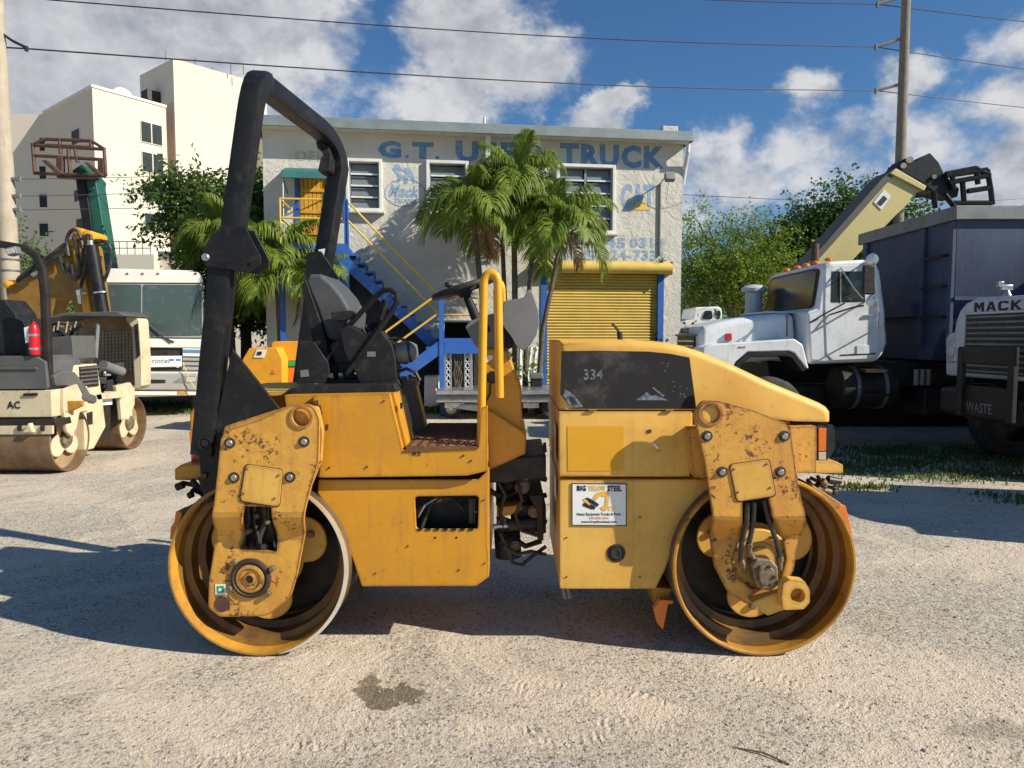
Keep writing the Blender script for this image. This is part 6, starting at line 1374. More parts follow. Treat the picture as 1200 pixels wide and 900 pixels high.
# ================================================================ white truck with the dump box
wt = thing('white_dump_truck', 'white long nosed truck with blue steel dump box parked facing left', 'truck', (5.0, 11.2, 0))
YT = 10.15
def TX(poly, y0, y1, m, nm, parent=None, bev=.02, r=0, yp=None, holes=(), seg=2):
    b = MB(wt); q = [(W(x, y, yp or y0).x, W(x, y, yp or y0).z) for x, y in poly]
    if r: q = fillet(q, r, 4)
    b.xz(q, y0, y1, [[(W(x, y, yp or y0).x, W(x, y, yp or y0).z) for x, y in h] for h in holes]); return b.build(nm, M[m], parent or wt, bev=bev, seg=seg)
hd = TX([(819, 388), (826, 382), (845, 377), (866, 372.5), (900, 368), (931, 366.5), (934, 404), (934, 420), (819, 430)], 10.62, 12.08, 'wtruck', 'hood', bev=.10, seg=4)
nx = W(819, 388, 10.62).x
b = MB(wt); b.bb((nx - .025, 10.80, 1.05), (nx + .03, 11.90, 1.66)); gr = b.build('grille', M['engine'], hd)
for k in range(7): b = MB(wt); b.bb((nx - .045, 10.82, 1.09 + k * .08), (nx - .026, 11.88, 1.115 + k * .08)); b.build('grille_bar', M['chrome'], gr)
b = MB(wt); b.bb((nx - .05, 10.72, 1.66), (nx + .04, 11.98, 1.69)); b.build('grille_frame', M['grey_steel'], gr, bev=.01)
b = MB(wt); b.block('MACK', (nx - .03, 11.62, 1.705), (0, -1, 0), .55, .075, .01); b.build('lettering', M['engine'], hd)
# fenders with wheel arch
fen_px = [(824, 446), (824, 408), (836, 403.5), (931, 397), (941, 404), (948, 432), (945, 432), (931, 414), (925, 411.5), (876, 412.5), (862, 424), (852, 446)]
TX(fen_px, YT, 10.75, 'wtruck', 'fender', bev=.04, seg=3)
TX([(853, 446), (862, 425), (876.5, 413), (925, 412), (931, 414.5), (945, 433), (940, 436), (928, 420), (922, 417.5), (880, 418.5), (868, 428), (862, 446)], YT + .01, 10.7, 'plastic', 'arch_lip', bev=.01)
TX([(824, 446), (824, 408), (931, 397), (948, 432), (925, 411.5), (876, 412.5), (852, 446)], 12.0, 12.55, 'wtruck', 'fender', bev=.03, yp=YT)
TX([(851, 391), (858, 390.5), (858, 399), (851, 399.5)], 10.57, 10.64, 'lensr', 'marker_light', hd, bev=.01)
b = MB(wt); b.text('MACK', W(865, 408, YT - .005), (1, 0, 0), (0, 0, 1), .11, .025, .05, .002); b.build('badge', M['engine'], wt)
for xx in (922, 936): TX([(xx, 368), (xx + 1.2, 368), (xx + 1.2, 394), (xx, 394)], 10.60, 10.62, 'grey_steel', 'panel_joint', hd, bev=0)
# bumper, headlight side
b = MB(wt); b.bb((nx - .45, 10.15, .45), (nx - .15, 12.55, .78)); b.build('bumper', M['grey_steel'], wt, bev=.04)
# cab
cabp = [(948, 427), (945, 366), (957, 361), (965, 311), (972, 306), (1013, 304), (1028, 309), (1032, 318), (1038, 366), (1040, 402), (1036, 414), (1027, 424)]
sw_ = [(974, 318), (1012, 318), (1014, 354), (973, 355)]
TX(cabp, 10.28, 12.42, 'wtruck', 'cab', bev=.05, seg=3); cab = bpy.data.objects['cab']
TX(sw_, 10.272, 10.285, 'glass', 'side_window', cab, bev=0, r=.04)
TX([(984.5, 318), (986, 318), (986, 355), (984.5, 355)], 10.262, 10.27, 'chrome', 'vent_bar', cab, bev=0)
dline = [(968, 314), (970, 312), (1020, 311), (1022, 316), (1030, 368), (1030, 412), (1022, 420), (976, 422), (969, 415), (967, 362)]
TX(dline, 10.268, 10.282, 'wtruck', 'door', cab, bev=.004, r=.05, holes=[sw_])
TX([(1013, 369), (1026, 368), (1026, 371), (1013, 372)], 10.24, 10.27, 'chrome', 'door_handle', cab, bev=.004)
TX([(1004, 405), (1019, 404.5), (1019, 414.5), (1004, 415)], 10.255, 10.27, 'wtruck', 'air_vent_flap', cab, bev=.004); TX([(985, 415.5), (1026, 413.5), (1026, 415), (985, 417)], 10.262, 10.28, 'engine', 'door_step_seal', cab, bev=0)
# windscreen on the front of the cab
a_, c_ = W(957.5, 361, 10.28), W(965.2, 311, 10.28)
def wsp(y, t, o=0): p = a_.lerp(c_, t); return (p.x - .012 - o, y, p.z)
b = MB(wt); q = fillet([(0, .02), (1, .02), (1, .92), (0, .92)], .12, 4); b.solid(q, lambda p: wsp(10.42 + 1.86 * p[0], p[1], .02), lambda p: wsp(10.42 + 1.86 * p[0], p[1], -.02)); b.build('windscreen', M['glass'], cab)
b = MB(wt); q2 = fillet([(-.03, -.02), (1.03, -.02), (1.03, .97), (-.03, .97)], .13, 4); b.solid(q2, lambda p: wsp(10.42 + 1.86 * p[0], p[1], .012), lambda p: wsp(10.42 + 1.86 * p[0], p[1], -.02), [q]); b.build('windscreen_seal', M['engine'], cab)
b = MB(wt); b.bb((a_.x - .55, 10.75, 2.0), (a_.x + .05, 11.95, 2.035)); b.build('cowl', M['wtruck'], wt, bev=.01)
for k, y_ in enumerate((10.5, 10.95, 11.3, 11.65, 12.1)): b = MB(wt); w = W(968, 304, 10.5); b.lathe((w.x + .04, y_, w.z - .02), (0, 0, 1), [(.06, 0), (.055, .03), (.03, .045), (0, .05)], 12); b.build('clearance_light', M['lenso'], cab, smooth=True)
# mirrors
b = MB(wt); b.bb(W(1011, 345, 9.86), W(1024, 311, 9.92)); mi = b.build('mirror', M['engine'], wt, bev=.02)
b = MB(wt); b.tube([W(1012, 309, 10.27), W(1020, 305, 9.95), W(1025.5, 310, 9.89), W(1026, 344, 9.89), W(1020, 349, 9.9), W(1016, 352, 10.26)], .014, 6); b.tube([W(985, 314, 10.26), W(1000, 336, 10.0), W(1012, 350, 9.95)], .013, 6); b.tube([W(1026, 344, 9.89), W(1030, 365, 9.9), W(1029, 382, 10.0), W(1036, 380, 10.26)], .012, 6); b.build('mirror_arm', M['chrome'], mi)
for q_, r_ in (((1022, 304), .085), ((1022, 353), .082)): b = MB(wt); b.lathe(W(q_[0], q_[1], 9.92), (-.2, -1, 0), [(0, -.04), (r_ * .6, -.035), (r_, 0), (r_ * .96, .01), (0, .025)], 18); b.build('round_mirror', M['chrome'], mi, smooth=True)
b = MB(wt); b.tube([W(949, 378, 10.26), W(966, 368, 10.2), W(990, 355, 10.15)], .012, 5); b.tube([W(972, 369, 10.26), W(1000, 360, 10.1), W(1012, 358, 9.95)], .012, 5); b.build('antenna', M['engine'], wt)
# air cleaner on the far side, exhaust stub
b = MB(wt); w = W(883, 366, 12.2); zt = W(883, 336, 12.2).z; b.lathe((w.x, 12.2, 1.95), (0, 0, 1), [(0, 0), (.14, 0), (.14, zt - 2.06), (.21, zt - 2.03), (.21, zt - 1.98), (.15, zt - 1.93), (0, zt - 1.91)], 24); b.build('air_cleaner', M['gtruck'], wt, smooth=True)
b = MB(wt); b.cyl(W(955, 318, 12.6), W(955, 286, 12.6), .07, 14); b.build('exhaust_stack', M['rustred'], wt)
# chassis, tank, wheels
b = MB(wt); b.bb((nx + .2, 10.9, .62), (12.5, 11.1, .88)); b.bb((nx + .2, 11.6, .62), (12.5, 11.8, .88)); b.build('chassis_rails', M['dark_steel'], wt)
b = MB(wt); w0 = W(987, 450, 10.3); w1 = W(1052, 450, 10.3); b.cyl((w0.x, 10.55, .90), (w1.x, 10.55, .90), .31, 24); tk = b.build('fuel_tank', M['dark_steel'], wt, bev=.02)
for xx in (w0.x + .2, w1.x - .2): b = MB(wt); b.ring((xx, 10.55, .90), (1, 0, 0), .31, .322, .05); b.build('tank_strap', M['grey_steel'], tk)
b = MB(wt); b.bb((w0.x + .25, 10.12, 1.14), (w1.x - .2, 10.5, 1.18)); b.build('cab_step', M['dark_steel'], wt); b = MB(wt); b.bb((w0.x + .25, 10.12, .80), (w1.x - .2, 10.3, .83)); b.build('cab_step', M['dark_steel'], wt)
wx = W(903, 480, YT).x
for y_ in (10.22, 12.15): wheel(wt, (wx, y_, .54), (0, 1, 0), .54, .30, rim='grey_steel')
for x_ in (9.4, 10.8):
    for y_ in (10.05, 12.05): wheel(wt, (x_, y_, .54), (0, 1, 0), .54, .55, rim='grey_steel')
b = MB(wt); b.bb((5.75, 10.6, .9), (6.9, 12.0, 1.28)); b.bb((6.0, 10.3, .5), (6.6, 10.9, .9)); b.build('battery_box', M['dark_steel'], wt, bev=.02)
for k in range(3): b = MB(wt); w = W(1076 + k * 7, 440, 10.2); b.cyl((w.x, 10.25, .95), (w.x, 10.25, 1.18), .035, 10); b.build('air_fitting', M['grey_steel'], wt)
# dump box
X0 = 6.12; Yn, Yf = 9.90, 12.52; zt = W(1115, 246, Yn).z; zb = W(1115, 350, Yn).z
b = MB(wt); b.solid([(Yn, zb), (Yn, zt), (Yf, zt), (Yf, zb), (Yf - .5, 1.30), (Yn + .5, 1.30)], lambda p: (X0, p[0], p[1]), lambda p: (X0 + 6.2, p[0], p[1])); bx = b.build('dump_box', M['blue_steel'], wt, bev=.01)
b = MB(wt); b.bb((X0 - .06, Yn - .07, zt - .14), (X0 + 6.3, Yn - .003, zt + .05)); b.bb((X0 - .06, Yn - .003, zt - .14), (X0 - .003, Yf + .07, zt + .05)); b.build('box_rim', M['grey_steel'], bx, bev=.01)
b = MB(wt); b.bb((X0 + .002, Yn - .02, zb - .02), (X0 + 6.2, Yn - .002, zb + .03)); b.build('box_sill', M['blue_steel'], bx)
for y_, w_ in ((Yn + .75, .12), (Yf - .16, .14), (Yn + .04, .08)): b = MB(wt); b.bb((X0 - .05, y_ - w_ / 2, 1.5), (X0 - .003, y_ + w_ / 2, zt - .15)); b.build('front_rib', M['blue_steel'], bx, bev=.004)
for z_ in (zt - .62, zt - 1.05, zt - 1.48): b = MB(wt); b.bb((X0 - .10, Yn + .12, z_), (X0 - .06, Yn + .66, z_ + .035)); b.bb((X0 - .06, Yn + .12, z_), (X0 - .003, Yn + .15, z_ + .035)); b.build('ladder_rung', M['dark_steel'], bx)
b = MB(wt); b.bb((X0 - .12, Yn + .85, 1.95), (X0 - .003, Yf - .2, 2.14)); b.build('front_beam', M['blue_steel'], bx, bev=.004)
for k in range(5): b = MB(wt); b.bb((X0 + 1.3 + k * 1.1, Yn - .05, zb + .04), (X0 + 1.42 + k * 1.1, Yn - .003, zt - .15)); b.build('side_rib', M['blue_steel'], bx, bev=.004)

# ================================================================ grey-white truck nose at the right
tp = Pl((5.86, 9.70, 0), (.06, -1, 0)); g2 = thing('grey_truck', 'grey white truck nose with dark grille guard at the right edge', 'truck', tp.P, tp.rz)
def q2(pts, off, th, m, nm, parent=None, **k): return panel(tp, g2, pts, off, th, m, nm, parent, **k)
cu = tp.loc(1167, 400)[0]
zt2 = tp.loc(1160, 347)[1]
def mir(pts): return pts + [(2 * cu - u, z) for u, z in pts[::-1]]
half = [tp.loc(1120, 441), tp.loc(1117, 390), tp.loc(1119, 376), tp.loc(1124, 363), tp.loc(1131, 355), tp.loc(1141, 350)]
b = MB(); b.xz(mir(half), 0, 1.75); hd2 = b.build('hood', M['gtruck'], g2, bev=.05, seg=3)
hf = [tp.loc(1104, 440), tp.loc(1104, 397), tp.loc(1107, 391), tp.loc(1116, 388), tp.loc(1118, 441)]
for side in (0, 1):
    q = hf if not side else [(2 * cu - u, z) for u, z in hf]
    b = MB(); b.xz(q, .04, 1.7); b.build('fender', M['gtruck'], g2, bev=.04, seg=3)
    hl = [tp.loc(1107, 400, .02), tp.loc(1117, 399, .02), tp.loc(1118, 424, .02), tp.loc(1108, 425, .02)]; q = hl if not side else [(2 * cu - u, z) for u, z in hl]
    b = MB(); b.xz(q, .0, .06); hh = b.build('headlight', M['chrome'], g2, bev=.01)
    uu = sum(p[0] for p in q) / 4; zz = sum(p[1] for p in q) / 4; b = MB(); b.lathe((uu, .001, zz), (0, -1, 0), [(.085, 0), (.085, .01), (.06, .02), (0, .025)], 16); b.build('lens', M['lensc'], hh, smooth=True)
b = MB(); u0, z1 = tp.loc(1134, 369); z0 = tp.loc(1134, 437)[1]; u1 = 2 * cu - u0; b.bb((u0, -.012, z0), (u1, .05, z1)); gg = b.build('grille', M['engine'], hd2)
for k in range(11): b = MB(); zz = z0 + (z1 - z0) * (k + .5) / 11; b.bb((u0 + .02, -.035, zz - .012), (u1 - .02, -.014, zz + .012)); b.build('grille_bar', M['grey_steel'], gg)
b = MB(); b.bb((u0 - .03, -.03, z1), (u1 + .03, .03, z1 + .03)); b.bb((u0 - .03, -.03, z0), (u0 - .001, .03, z1)); b.bb((u1 + .001, -.03, z0), (u1 + .03, .03, z1)); b.build('grille_frame', M['gtruck'], gg, bev=.006)
a = tp.loc(1142, 365.5); w_ = 2 * (cu - a[0]); b = MB(); b.block('MACK', (a[0], -.001, a[1]), (1, 0, 0), w_, .115, .006); b.build('lettering', M['engine'], hd2)
b = MB(); b.lathe((cu, .12, zt2 + .0), (0, 0, 1), [(.05, 0), (.03, .04), (.02, .06)], 10); b.box((cu, .10, zt2 + .10), (.05, .14, .06)); b.box((cu, .02, zt2 + .14), (.05, .07, .06)); b.build('hood_ornament', M['chrome'], hd2, bev=.008)
bz0, bz1 = tp.loc(1110, 479)[1], tp.loc(1110, 450)[1]
bu0 = tp.loc(1103, 460, .35)[0]
b = MB(); b.bb((bu0, -.38, bz0), (2 * cu - bu0, -.05, bz1)); bp = b.build('bumper', M['dark_steel'], g2, bev=.05)
gu0, gz1 = tp.loc(1129, 406, .40); gz0 = tp.loc(1129, 425, .40)[1]; gu1 = gu0 + .92
gd_ = MB(); gd_.bb((gu0, -.46, gz0), (gu1, -.42, gz1)); gpl = gd_.build('guard_plate', M['dark_steel'], g2, bev=.01)
for uu in (gu0 + .04, gu1 - .06): b = MB(); b.box((uu, -.44, (bz0 + gz1) / 2), (.09, .06, gz1 - bz0 - .02), rx=0); b.build('guard_post', M['dark_steel'], gpl, bev=.01)
b = MB(); b.bb((gu0 + .08, -.415, bz0 + .03), (gu1 - .1, -.385, bz1 + .05)); b.build('guard_lower_plate', M['dark_steel'], gpl)
b = MB(); b.text('WASTE', (gu0 + .12, -.418, bz0 + .07), (1, 0, 0), (0, 0, 1), .42, .12, .01, .003); b.build('lettering', M['grey_steel'], gpl)
b = MB(); b.bb((cu - .95, 1.755, 1.15), (cu + .95, 3.2, 2.80)); cb2 = b.build('cab', M['gtruck'], g2, bev=.06, seg=3)
b = MB(); b.bb((cu - .85, 1.735, 2.1), (cu + .85, 1.754, 2.65)); b.build('windscreen', M['glass'], cb2, bev=.004)
for s in (-1, 1): b = MB(); b.bb((cu + s * .945, 2.0, 2.05), (cu + s * .965, 2.9, 2.6)); b.build('side_window', M['glass'], cb2)
b = MB(); b.bb((cu - 1.0, 3.4, 1.2), (cu + 1.0, 8.5, 2.7)); b.build('box_body', M['blue_steel'], g2, bev=.02)
b = MB(); b.bb((cu - .45, -.04, .6), (cu + .45, 8.5, .9)); b.build('chassis', M['dark_steel'], g2)
for (u_1, y_1) in ((cu - 1.05, .95), (cu + .75, .95), (cu - 1.05, 6.2), (cu + .5, 6.2), (cu - 1.05, 7.4), (cu + .5, 7.4)): wheel(g2, (u_1, y_1, .53), (1, 0, 0), .53, .3 if y_1 < 2 else .55, rim='grey_steel')
g3 = clone(g2, None, (6.45, 6.75, 0), (0, 0, tp.rz + R(-16))); g3['label'] = 'grey white truck parked just outside the right edge, casting shade on the gravel'

# ================================================================ machines behind the white truck
tb = thing('telehandler', 'pale yellow telescopic boom with black head raised behind the white truck cab', 'telehandler', (8.6, 15.3, 0))
def TB(poly, y0, y1, m, nm, parent=None, bev=.015, r=0, holes=()):
    b = MB(tb); q = [(W(x, y, y0).x, W(x, y, y0).z) for x, y in poly]
    if r: q = fillet(q, r)
    b.xz(q, y0, y1, [[(W(x, y, y0).x, W(x, y, y0).z) for x, y in h] for h in holes]); return b.build(nm, M[m], parent or tb, bev=bev)
bo = TB([(928, 334), (1046, 202), (1054, 205), (1083, 221), (1050, 252), (1000, 304), (966, 344)], 15.0, 15.62, 'boomyel', 'boom')
TB([(924, 333), (1034, 208), (1047, 198), (1050, 203), (931, 336)], 14.97, 15.65, 'boomgrey', 'boom_shaded_side', bo)  # dark strip: the unlit upper side of the boom put into the colour
TB([(1043, 203), (1050, 197), (1086, 218), (1083, 224)], 14.94, 15.68, 'boomyel', 'boom_collar', bo)
TB([(1024, 237), (1036, 222), (1044, 230), (1033, 246)], 14.985, 15.01, 'white', 'boom_sign', bo, bev=0); TB([(1028, 238), (1036, 229), (1040, 233), (1033, 241)], 14.975, 14.984, 'ink', 'sign_print', bo, bev=0)
TB([(1050, 198), (1060, 186), (1067, 184), (1072, 190), (1086, 181), (1090, 179), (1100, 190), (1107, 205), (1124, 221), (1122, 231), (1107, 229), (1094, 224), (1082, 214), (1066, 205)], 15.05, 15.55, 'black_paint', 'boom_head', r=.03)
for q_, r_ in (((1066, 187), .07), ((1059, 194), .06), ((1095, 207), .045)): b = MB(tb); b.cyl(W(q_[0], q_[1], 15.04), W(q_[0], q_[1], 15.0), r_, 12); b.build('pin', M['chrome'], tb)
b = MB(tb)
rk = lambda x, y, Y=15.0: W(x, y, Y)
for (p, q_) in (((1108, 206), (1157, 199)), ((1112, 214), (1156, 206)), ((1143, 197), (1160, 206)), ((1157, 199), (1161, 222)), ((1161, 222), (1163, 240)), ((1134, 224), (1160, 220)), ((1144, 197), (1146, 216)), ((1116, 202), (1117, 222)), ((1128, 214), (1130, 240)), ((1108, 204), (1144, 197)), ((1116, 238), (1162, 238)), ((1094, 224), (1096, 244)), ((1074, 229), (1090, 227)), ((1107, 228), (1118, 242))):
    b.cyl(rk(*p), rk(*q_), .055, 6)
b.build('fork_carriage', M['black_paint'], tb)
b = MB(tb); b.bb((5.2, 14.6, .15), (10.8, 16.2, 1.5)); b.build('chassis', M['dark_steel'], tb, bev=.05)  # chassis extended and blackened to stand in for the shade under the truck
for x_ in (6.6, 9.4):
    for y_ in (14.35, 16.1): wheel(tb, (x_, y_, .5), (0, 1, 0), .5, .35, rim='dark_steel')
shed = thing('red_roofed_shed', 'shed with a sloping rusty red roof behind the blue dump box', 'shed', (15.0, 20, 0))
b = MB(shed); q = [W(1120, 262, 19), W(1210, 226, 19)]; b.solid([(0, 0), (1, 0), (1, 1), (0, 1)], lambda p: (12.0 + 6 * p[0], 19 + 3.5 * p[1], 4.75 + p[0] * 1.5), lambda p: (12.0 + 6 * p[0], 19 + 3.5 * p[1], 4.66 + p[0] * 1.5)); b.build('roof', M['rustred'], shed)
b = MB(shed); b.xz([(12.3, 0), (17.8, 0), (17.8, 6.1), (12.3, 4.72)], 19.3, 22.3); b.build('wall', M['grey_steel'], shed)
ft = thing('white_pickup', 'small white truck cab far behind the hood of the white truck', 'pickup', W(830, 395, 26) * 1)
ft.location.z = 0
b = MB(ft); f_ = lambda pts: [(W(x, y, 26).x, W(x, y, 26).z) for x, y in pts]
b.xz(f_([(800, 398), (802, 376), (812, 374), (815, 360), (842, 359), (846, 362), (847, 398)]), 26, 27.9); pc = b.build('body', M['wtruck'], ft, bev=.05)
for p_ in ([(826, 364), (834, 364), (835, 374), (822, 374)], [(838, 364), (844, 364), (845, 371), (838, 371)]): b = MB(ft); b.xz(fillet(f_(p_), .08), 25.97, 26.01); b.build('side_window', M['glass'], pc)
b = MB(ft); q = f_([(760, 406), (850, 406), (850, 396), (800, 396), (765, 398)]); b.xz(q, 26.02, 27.9); b.build('lower_body', M['wtruck'], ft, bev=.04)
for x_ in (772, 838): wheel(ft, (W(x_, 400, 26).x - 0, 26.0, .36), (0, 1, 0), .36, .25)

# ================================================================ left machines
gb = thing('green_telehandler', 'green telescopic boom holding a rusty fork carriage high before the apartment block', 'telehandler', (-13.0, 22.3, 0))
def GB(poly, y0, y1, m, nm, parent=None, bev=.02):
    b = MB(gb); b.px(poly, y0, y1); return b.build(nm, M[m], parent or gb, bev=bev)
bo = GB([(95, 208), (112, 210), (120, 260), (128, 310), (136, 380), (112, 380), (104, 320)], 22, 22.5, 'greenboom', 'boom')
GB([(88, 208), (99, 208), (107, 262), (118, 380), (106, 380), (97, 268)], 21.9, 22.0, 'black_paint', 'boom_ram', bo)
GB([(84, 200), (96, 192), (112, 210), (110, 222), (98, 226), (90, 215)], 21.95, 22.55, 'greenboom', 'boom_head', bo)
fc_ = MB(gb)
def bar(p, q_, r=.05, Y0_=21.6, Y1_=None): fc_.cyl(W(p[0], p[1], Y0_), W(q_[0], q_[1], Y1_ or Y0_), r, 6)
for (p, q_) in (((38, 170), (123, 175)), ((38, 182), (120, 187)), ((40, 203), (124, 206)), ((38, 168), (41, 204)), ((122, 174), (124, 206)), ((54, 163), (106, 165)), ((38, 170), (54, 163)), ((123, 175), (107, 165)), ((70, 164), (71, 180)), ((106, 165), (107, 173)), ((80, 174), (82, 205)), ((88, 174), (91, 190)), ((55, 170), (107, 173))): bar(p, q_)
fc_.build('fork_carriage', M['rustred'], gb)
for q_ in ([(65, 182), (73, 182), (73, 205), (66, 205)], [(114, 186), (121, 186), (122, 206), (114, 206)]): GB(q_, 21.55, 21.7, 'rustred', 'carriage_plate')
for q_ in ([(48, 188), (54, 187), (73, 203), (68, 206)], [(98, 190), (103, 190), (121, 206), (113, 206)]): GB(q_, 21.3, 21.45, 'rustred', 'fork_tine')
GB([(66, 203), (112, 204), (112, 210), (66, 208)], 21.65, 21.9, 'rustred', 'carriage_base')
b = MB(gb); b.bb((-14.6, 21.6, .6), (-11.6, 23.4, 1.9)); b.build('chassis', M['greenboom'], gb, bev=.06)
for x_ in (-14.2, -12.0): wheel(gb, (x_, 21.3, .6), (0, 1, 0), .6, .4, rim='greenboom')

ex = thing('excavator', 'ochre excavator arm with looping black hoses behind the cream roller', 'excavator', (-8.4, 13.3, 0))
def EX(poly, y0, y1, m, nm, parent=None, bev=.02, holes=(), r=0):
    b = MB(ex); b.px(fillet(poly, r) if r else poly, y0, y1, holes); return b.build(nm, M[m], parent or ex, bev=bev)
arm = EX([(6, 334), (10, 328), (24, 328), (46, 314), (64, 298), (80, 284), (90, 273), (98, 276), (105, 290), (117, 378), (92, 384), (84, 352), (76, 343), (64, 352), (58, 372), (30, 384), (12, 376)], 13.0, 13.42, 'ochre', 'arm', r=2)
b = MB(ex); b.px([(84, 290), (92, 286), (108, 378), (100, 380)], 12.95, 13.0); b.build('arm_side_plate', M['chipper'], arm)
for q_, r_ in (((8, 333), .07), ((91, 273), .10), ((102, 276), .10), ((84, 284), .06)): b = MB(ex); b.lathe(W(q_[0], q_[1], 12.92), (0, 1, 0), [(0, -.02), (r_ * .5, -.02), (r_, 0), (r_ * .85, .04), (r_, .09), (r_ * .85, .5), (0, .5)], 18); b.build('pivot', M['chipper'], arm, smooth=True)
b = MB(ex); b.cyl(W(107, 288, 12.8), W(121, 368, 12.8), .11, 14); rm = b.build('ram', M['black_paint'], ex, smooth=True); b = MB(ex); b.cyl(W(106, 282, 12.8), W(108, 300, 12.8), .05, 10); b.build('ram_rod', M['chrome'], rm)
b = MB(ex); b.ring(W(118, 342, 12.8), W(121, 368, 12.8) - W(107, 288, 12.8), .108, .122, .03); b.build('ram_clamp', M['chrome'], rm)
for q_ in (((80, 300), (78, 282), (84, 270), (92, 272), (97, 290), (95, 312), (86, 324), (80, 320), (78, 306)), ((96, 280), (106, 276), (104, 300), (98, 322), (94, 338)), ((104, 284), (118, 282), (128, 288), (130, 302), (126, 320), (120, 330), (116, 318), (118, 300)), ((106, 283), (122, 283), (124, 283)), ((84, 310), (88, 328), (94, 316), (90, 292), (86, 276)), ((22, 326), (40, 312), (58, 300), (76, 286)), ((20, 328), (38, 318), (60, 304), (78, 298)), ((70, 300), (76, 318), (84, 312))):
    b = MB(ex); P_ = [W(x, y, 12.82 + .03 * (k % 2)) for k, (x, y) in enumerate(q_)]
    P2 = []
    for k in range(len(P_) - 1):
        p0, p1, p2, p3 = P_[max(0, k - 1)], P_[k], P_[k + 1], P_[min(len(P_) - 1, k + 2)]
        for t in (0, .33, .66): P2.append(.5 * ((2 * p1) + (p2 - p0) * t + (2 * p0 - 5 * p1 + 4 * p2 - p3) * t * t + (3 * p1 - p0 - 3 * p2 + p3) * t ** 3))
    P2.append(P_[-1]); b.tube(P2, .032, 7); b.build('hose', M['hose'], ex, smooth=True)
for q_ in ((92, 340, 94, 356), (97, 343, 102, 343), (38, 322, 46, 318)): b = MB(ex); b.cyl(W(q_[0], q_[1], 12.86), W(q_[2], q_[3], 12.86), .045, 10, .03); b.build('hose_joint', M['chrome'], ex)
b = MB(ex); b.bb((-12.2, 13.5, .75), (-9.5, 15.6, 1.6)); b.build('house', M['ochre'], ex, bev=.05)
b = MB(ex); b.bb((-10.2, 12.6, 1.2), (-9.0, 13.45, 2.0)); b.build('cab_glass', M['glass'], ex, bev=.05)  # dark glass of the excavator cab
for y_ in (13.3, 15.2): b = MB(ex); b.solid(fillet([(-12.4, 0.02), (-9.4, .02), (-9.4, .7), (-12.4, .7)], .3, 5), lambda p: (p[0], y_, p[1]), lambda p: (p[0], y_ + .45, p[1])); b.build('track', M['tyre'], ex)

# ---- cream roller
cr = thing('cream_roller', 'cream double drum roller with grey hood and open engine cover at far left', 'road roller', (-6.1, 9.5, 0))
XR = -5.42
def CB(): return MB(cr)
def cpx(poly, y0, y1, m, nm, parent=None, bev=.008, r=0, holes=(), yp=None):
    b = CB(); b.px(fillet(poly, r) if r else poly, y0, y1, holes, yp); return b.build(nm, M[m], parent or cr, bev=bev)
def side(px, py, x=XR):
    o = Vector((0, 0, CAM_H)); d = W(px, py, 1.0) - o; t = x / d.x; p = o + d * t; return (p.y, p.z)
def sd(poly, x0, x1, m, nm, parent=None, bev=.008, holes=(), xp=XR):
    b = CB(); b.yz([side(x, y, xp) for x, y in poly], x0, x1, [[side(x, y, xp) for x, y in h] for h in holes]); return b.build(nm, M[m], parent or cr, bev=bev)
def cdrum(yc, xe, r=.40, w=1.35):
    b = CB(); b.lathe((xe, yc, r), (-1, 0, 0), [(r - .012, 0), (r, .006), (r, w), (r - .02, w), (r - .02, w - .3), (r - .02, .02), (r - .012, 0)], 64); d = b.build('drum', M['browndrum'], cr, smooth=True)
    b = CB(); b.lathe((xe - .14, yc, r), (-1, 0, 0), [(r - .021, 0), (.20, 0), (.20, .05), (0, .05)], 48); b.build('drum_disc', M['hoodinner'], d)
    b = CB(); lob = []
    for k in range(48):
        th = 2 * math.pi * k / 48; rr = .13 + .16 * max(0, math.cos(1.5 * (th - 1.57)) ** 2) ** .7; lob.append((yc + rr * math.cos(th), r + rr * math.sin(th)))
    b.yz(lob, xe - .10, xe - .075); b.build('drum_carrier', M['cream'], d, bev=.004)
    b = CB(); b.lathe((xe - .075, yc, r), (1, 0, 0), [(.10, 0), (.10, .04), (.05, .06), (0, .07)], 20); b.build('drum_motor', M['cast'], d, smooth=True); return d
cdrum(8.67, XR); cdrum(10.42, XR - .16, .385)
# fork arms
sd([(70, 456), (86, 450), (92, 462), (90, 478), (86, 500), (80, 512), (74, 506), (70, 480)], XR + .0, XR + .05, 'cream', 'drum_fork', bev=.01)
cpx([(66, 470), (96, 470), (96, 476), (66, 490)], 8.55, 8.60, 'orange_rust', 'fork_stay')
sd([(141, 452), (158, 448), (163, 456), (163, 474), (156, 492), (148, 492), (146, 470)], XR - .12, XR - .06, 'cream', 'drum_fork', bev=.01)
# rear module seen end on
cpx([(-90, 418), (40, 417), (53, 424), (56, 456), (-90, 457)], 8.32, 9.0, 'rollergrey', 'rear_hood', bev=.04, r=3)
cpx([(-90, 431), (42, 430), (43, 433), (-90, 434)], 8.30, 8.33, 'rollergrey', 'hood_crease', bev=.004)
pn = cpx([(-90, 458.5), (60, 457), (61, 489), (-90, 490)], 8.33, 9.05, 'cream', 'rear_panel', bev=.01)
b = CB(); b.text('AC', W(8.5, 479, 8.325), (1, 0, 0), (0, 0, 1), .155, .09, .03, .002); b.build('lettering', M['ink'], pn)
b = CB(); b.text('HCE HIA ‒', W(-50, 479, 8.325), (1, 0, 0), (0, 0, 1), .5, .09, .03, .002) if False else b.box(W(-30, 474, 8.325), (.3, .003, .012)); b.build('panel_stripe', M['ink'], pn)
cpx([(27, 461), (43, 460.5), (43, 464), (27, 464.5)], 8.31, 8.335, 'engine', 'panel_catch', pn, bev=.003)
cpx([(-90, 493), (64, 491), (66, 499), (-90, 500)], 8.30, 8.6, 'dark_steel', 'chassis_beam')
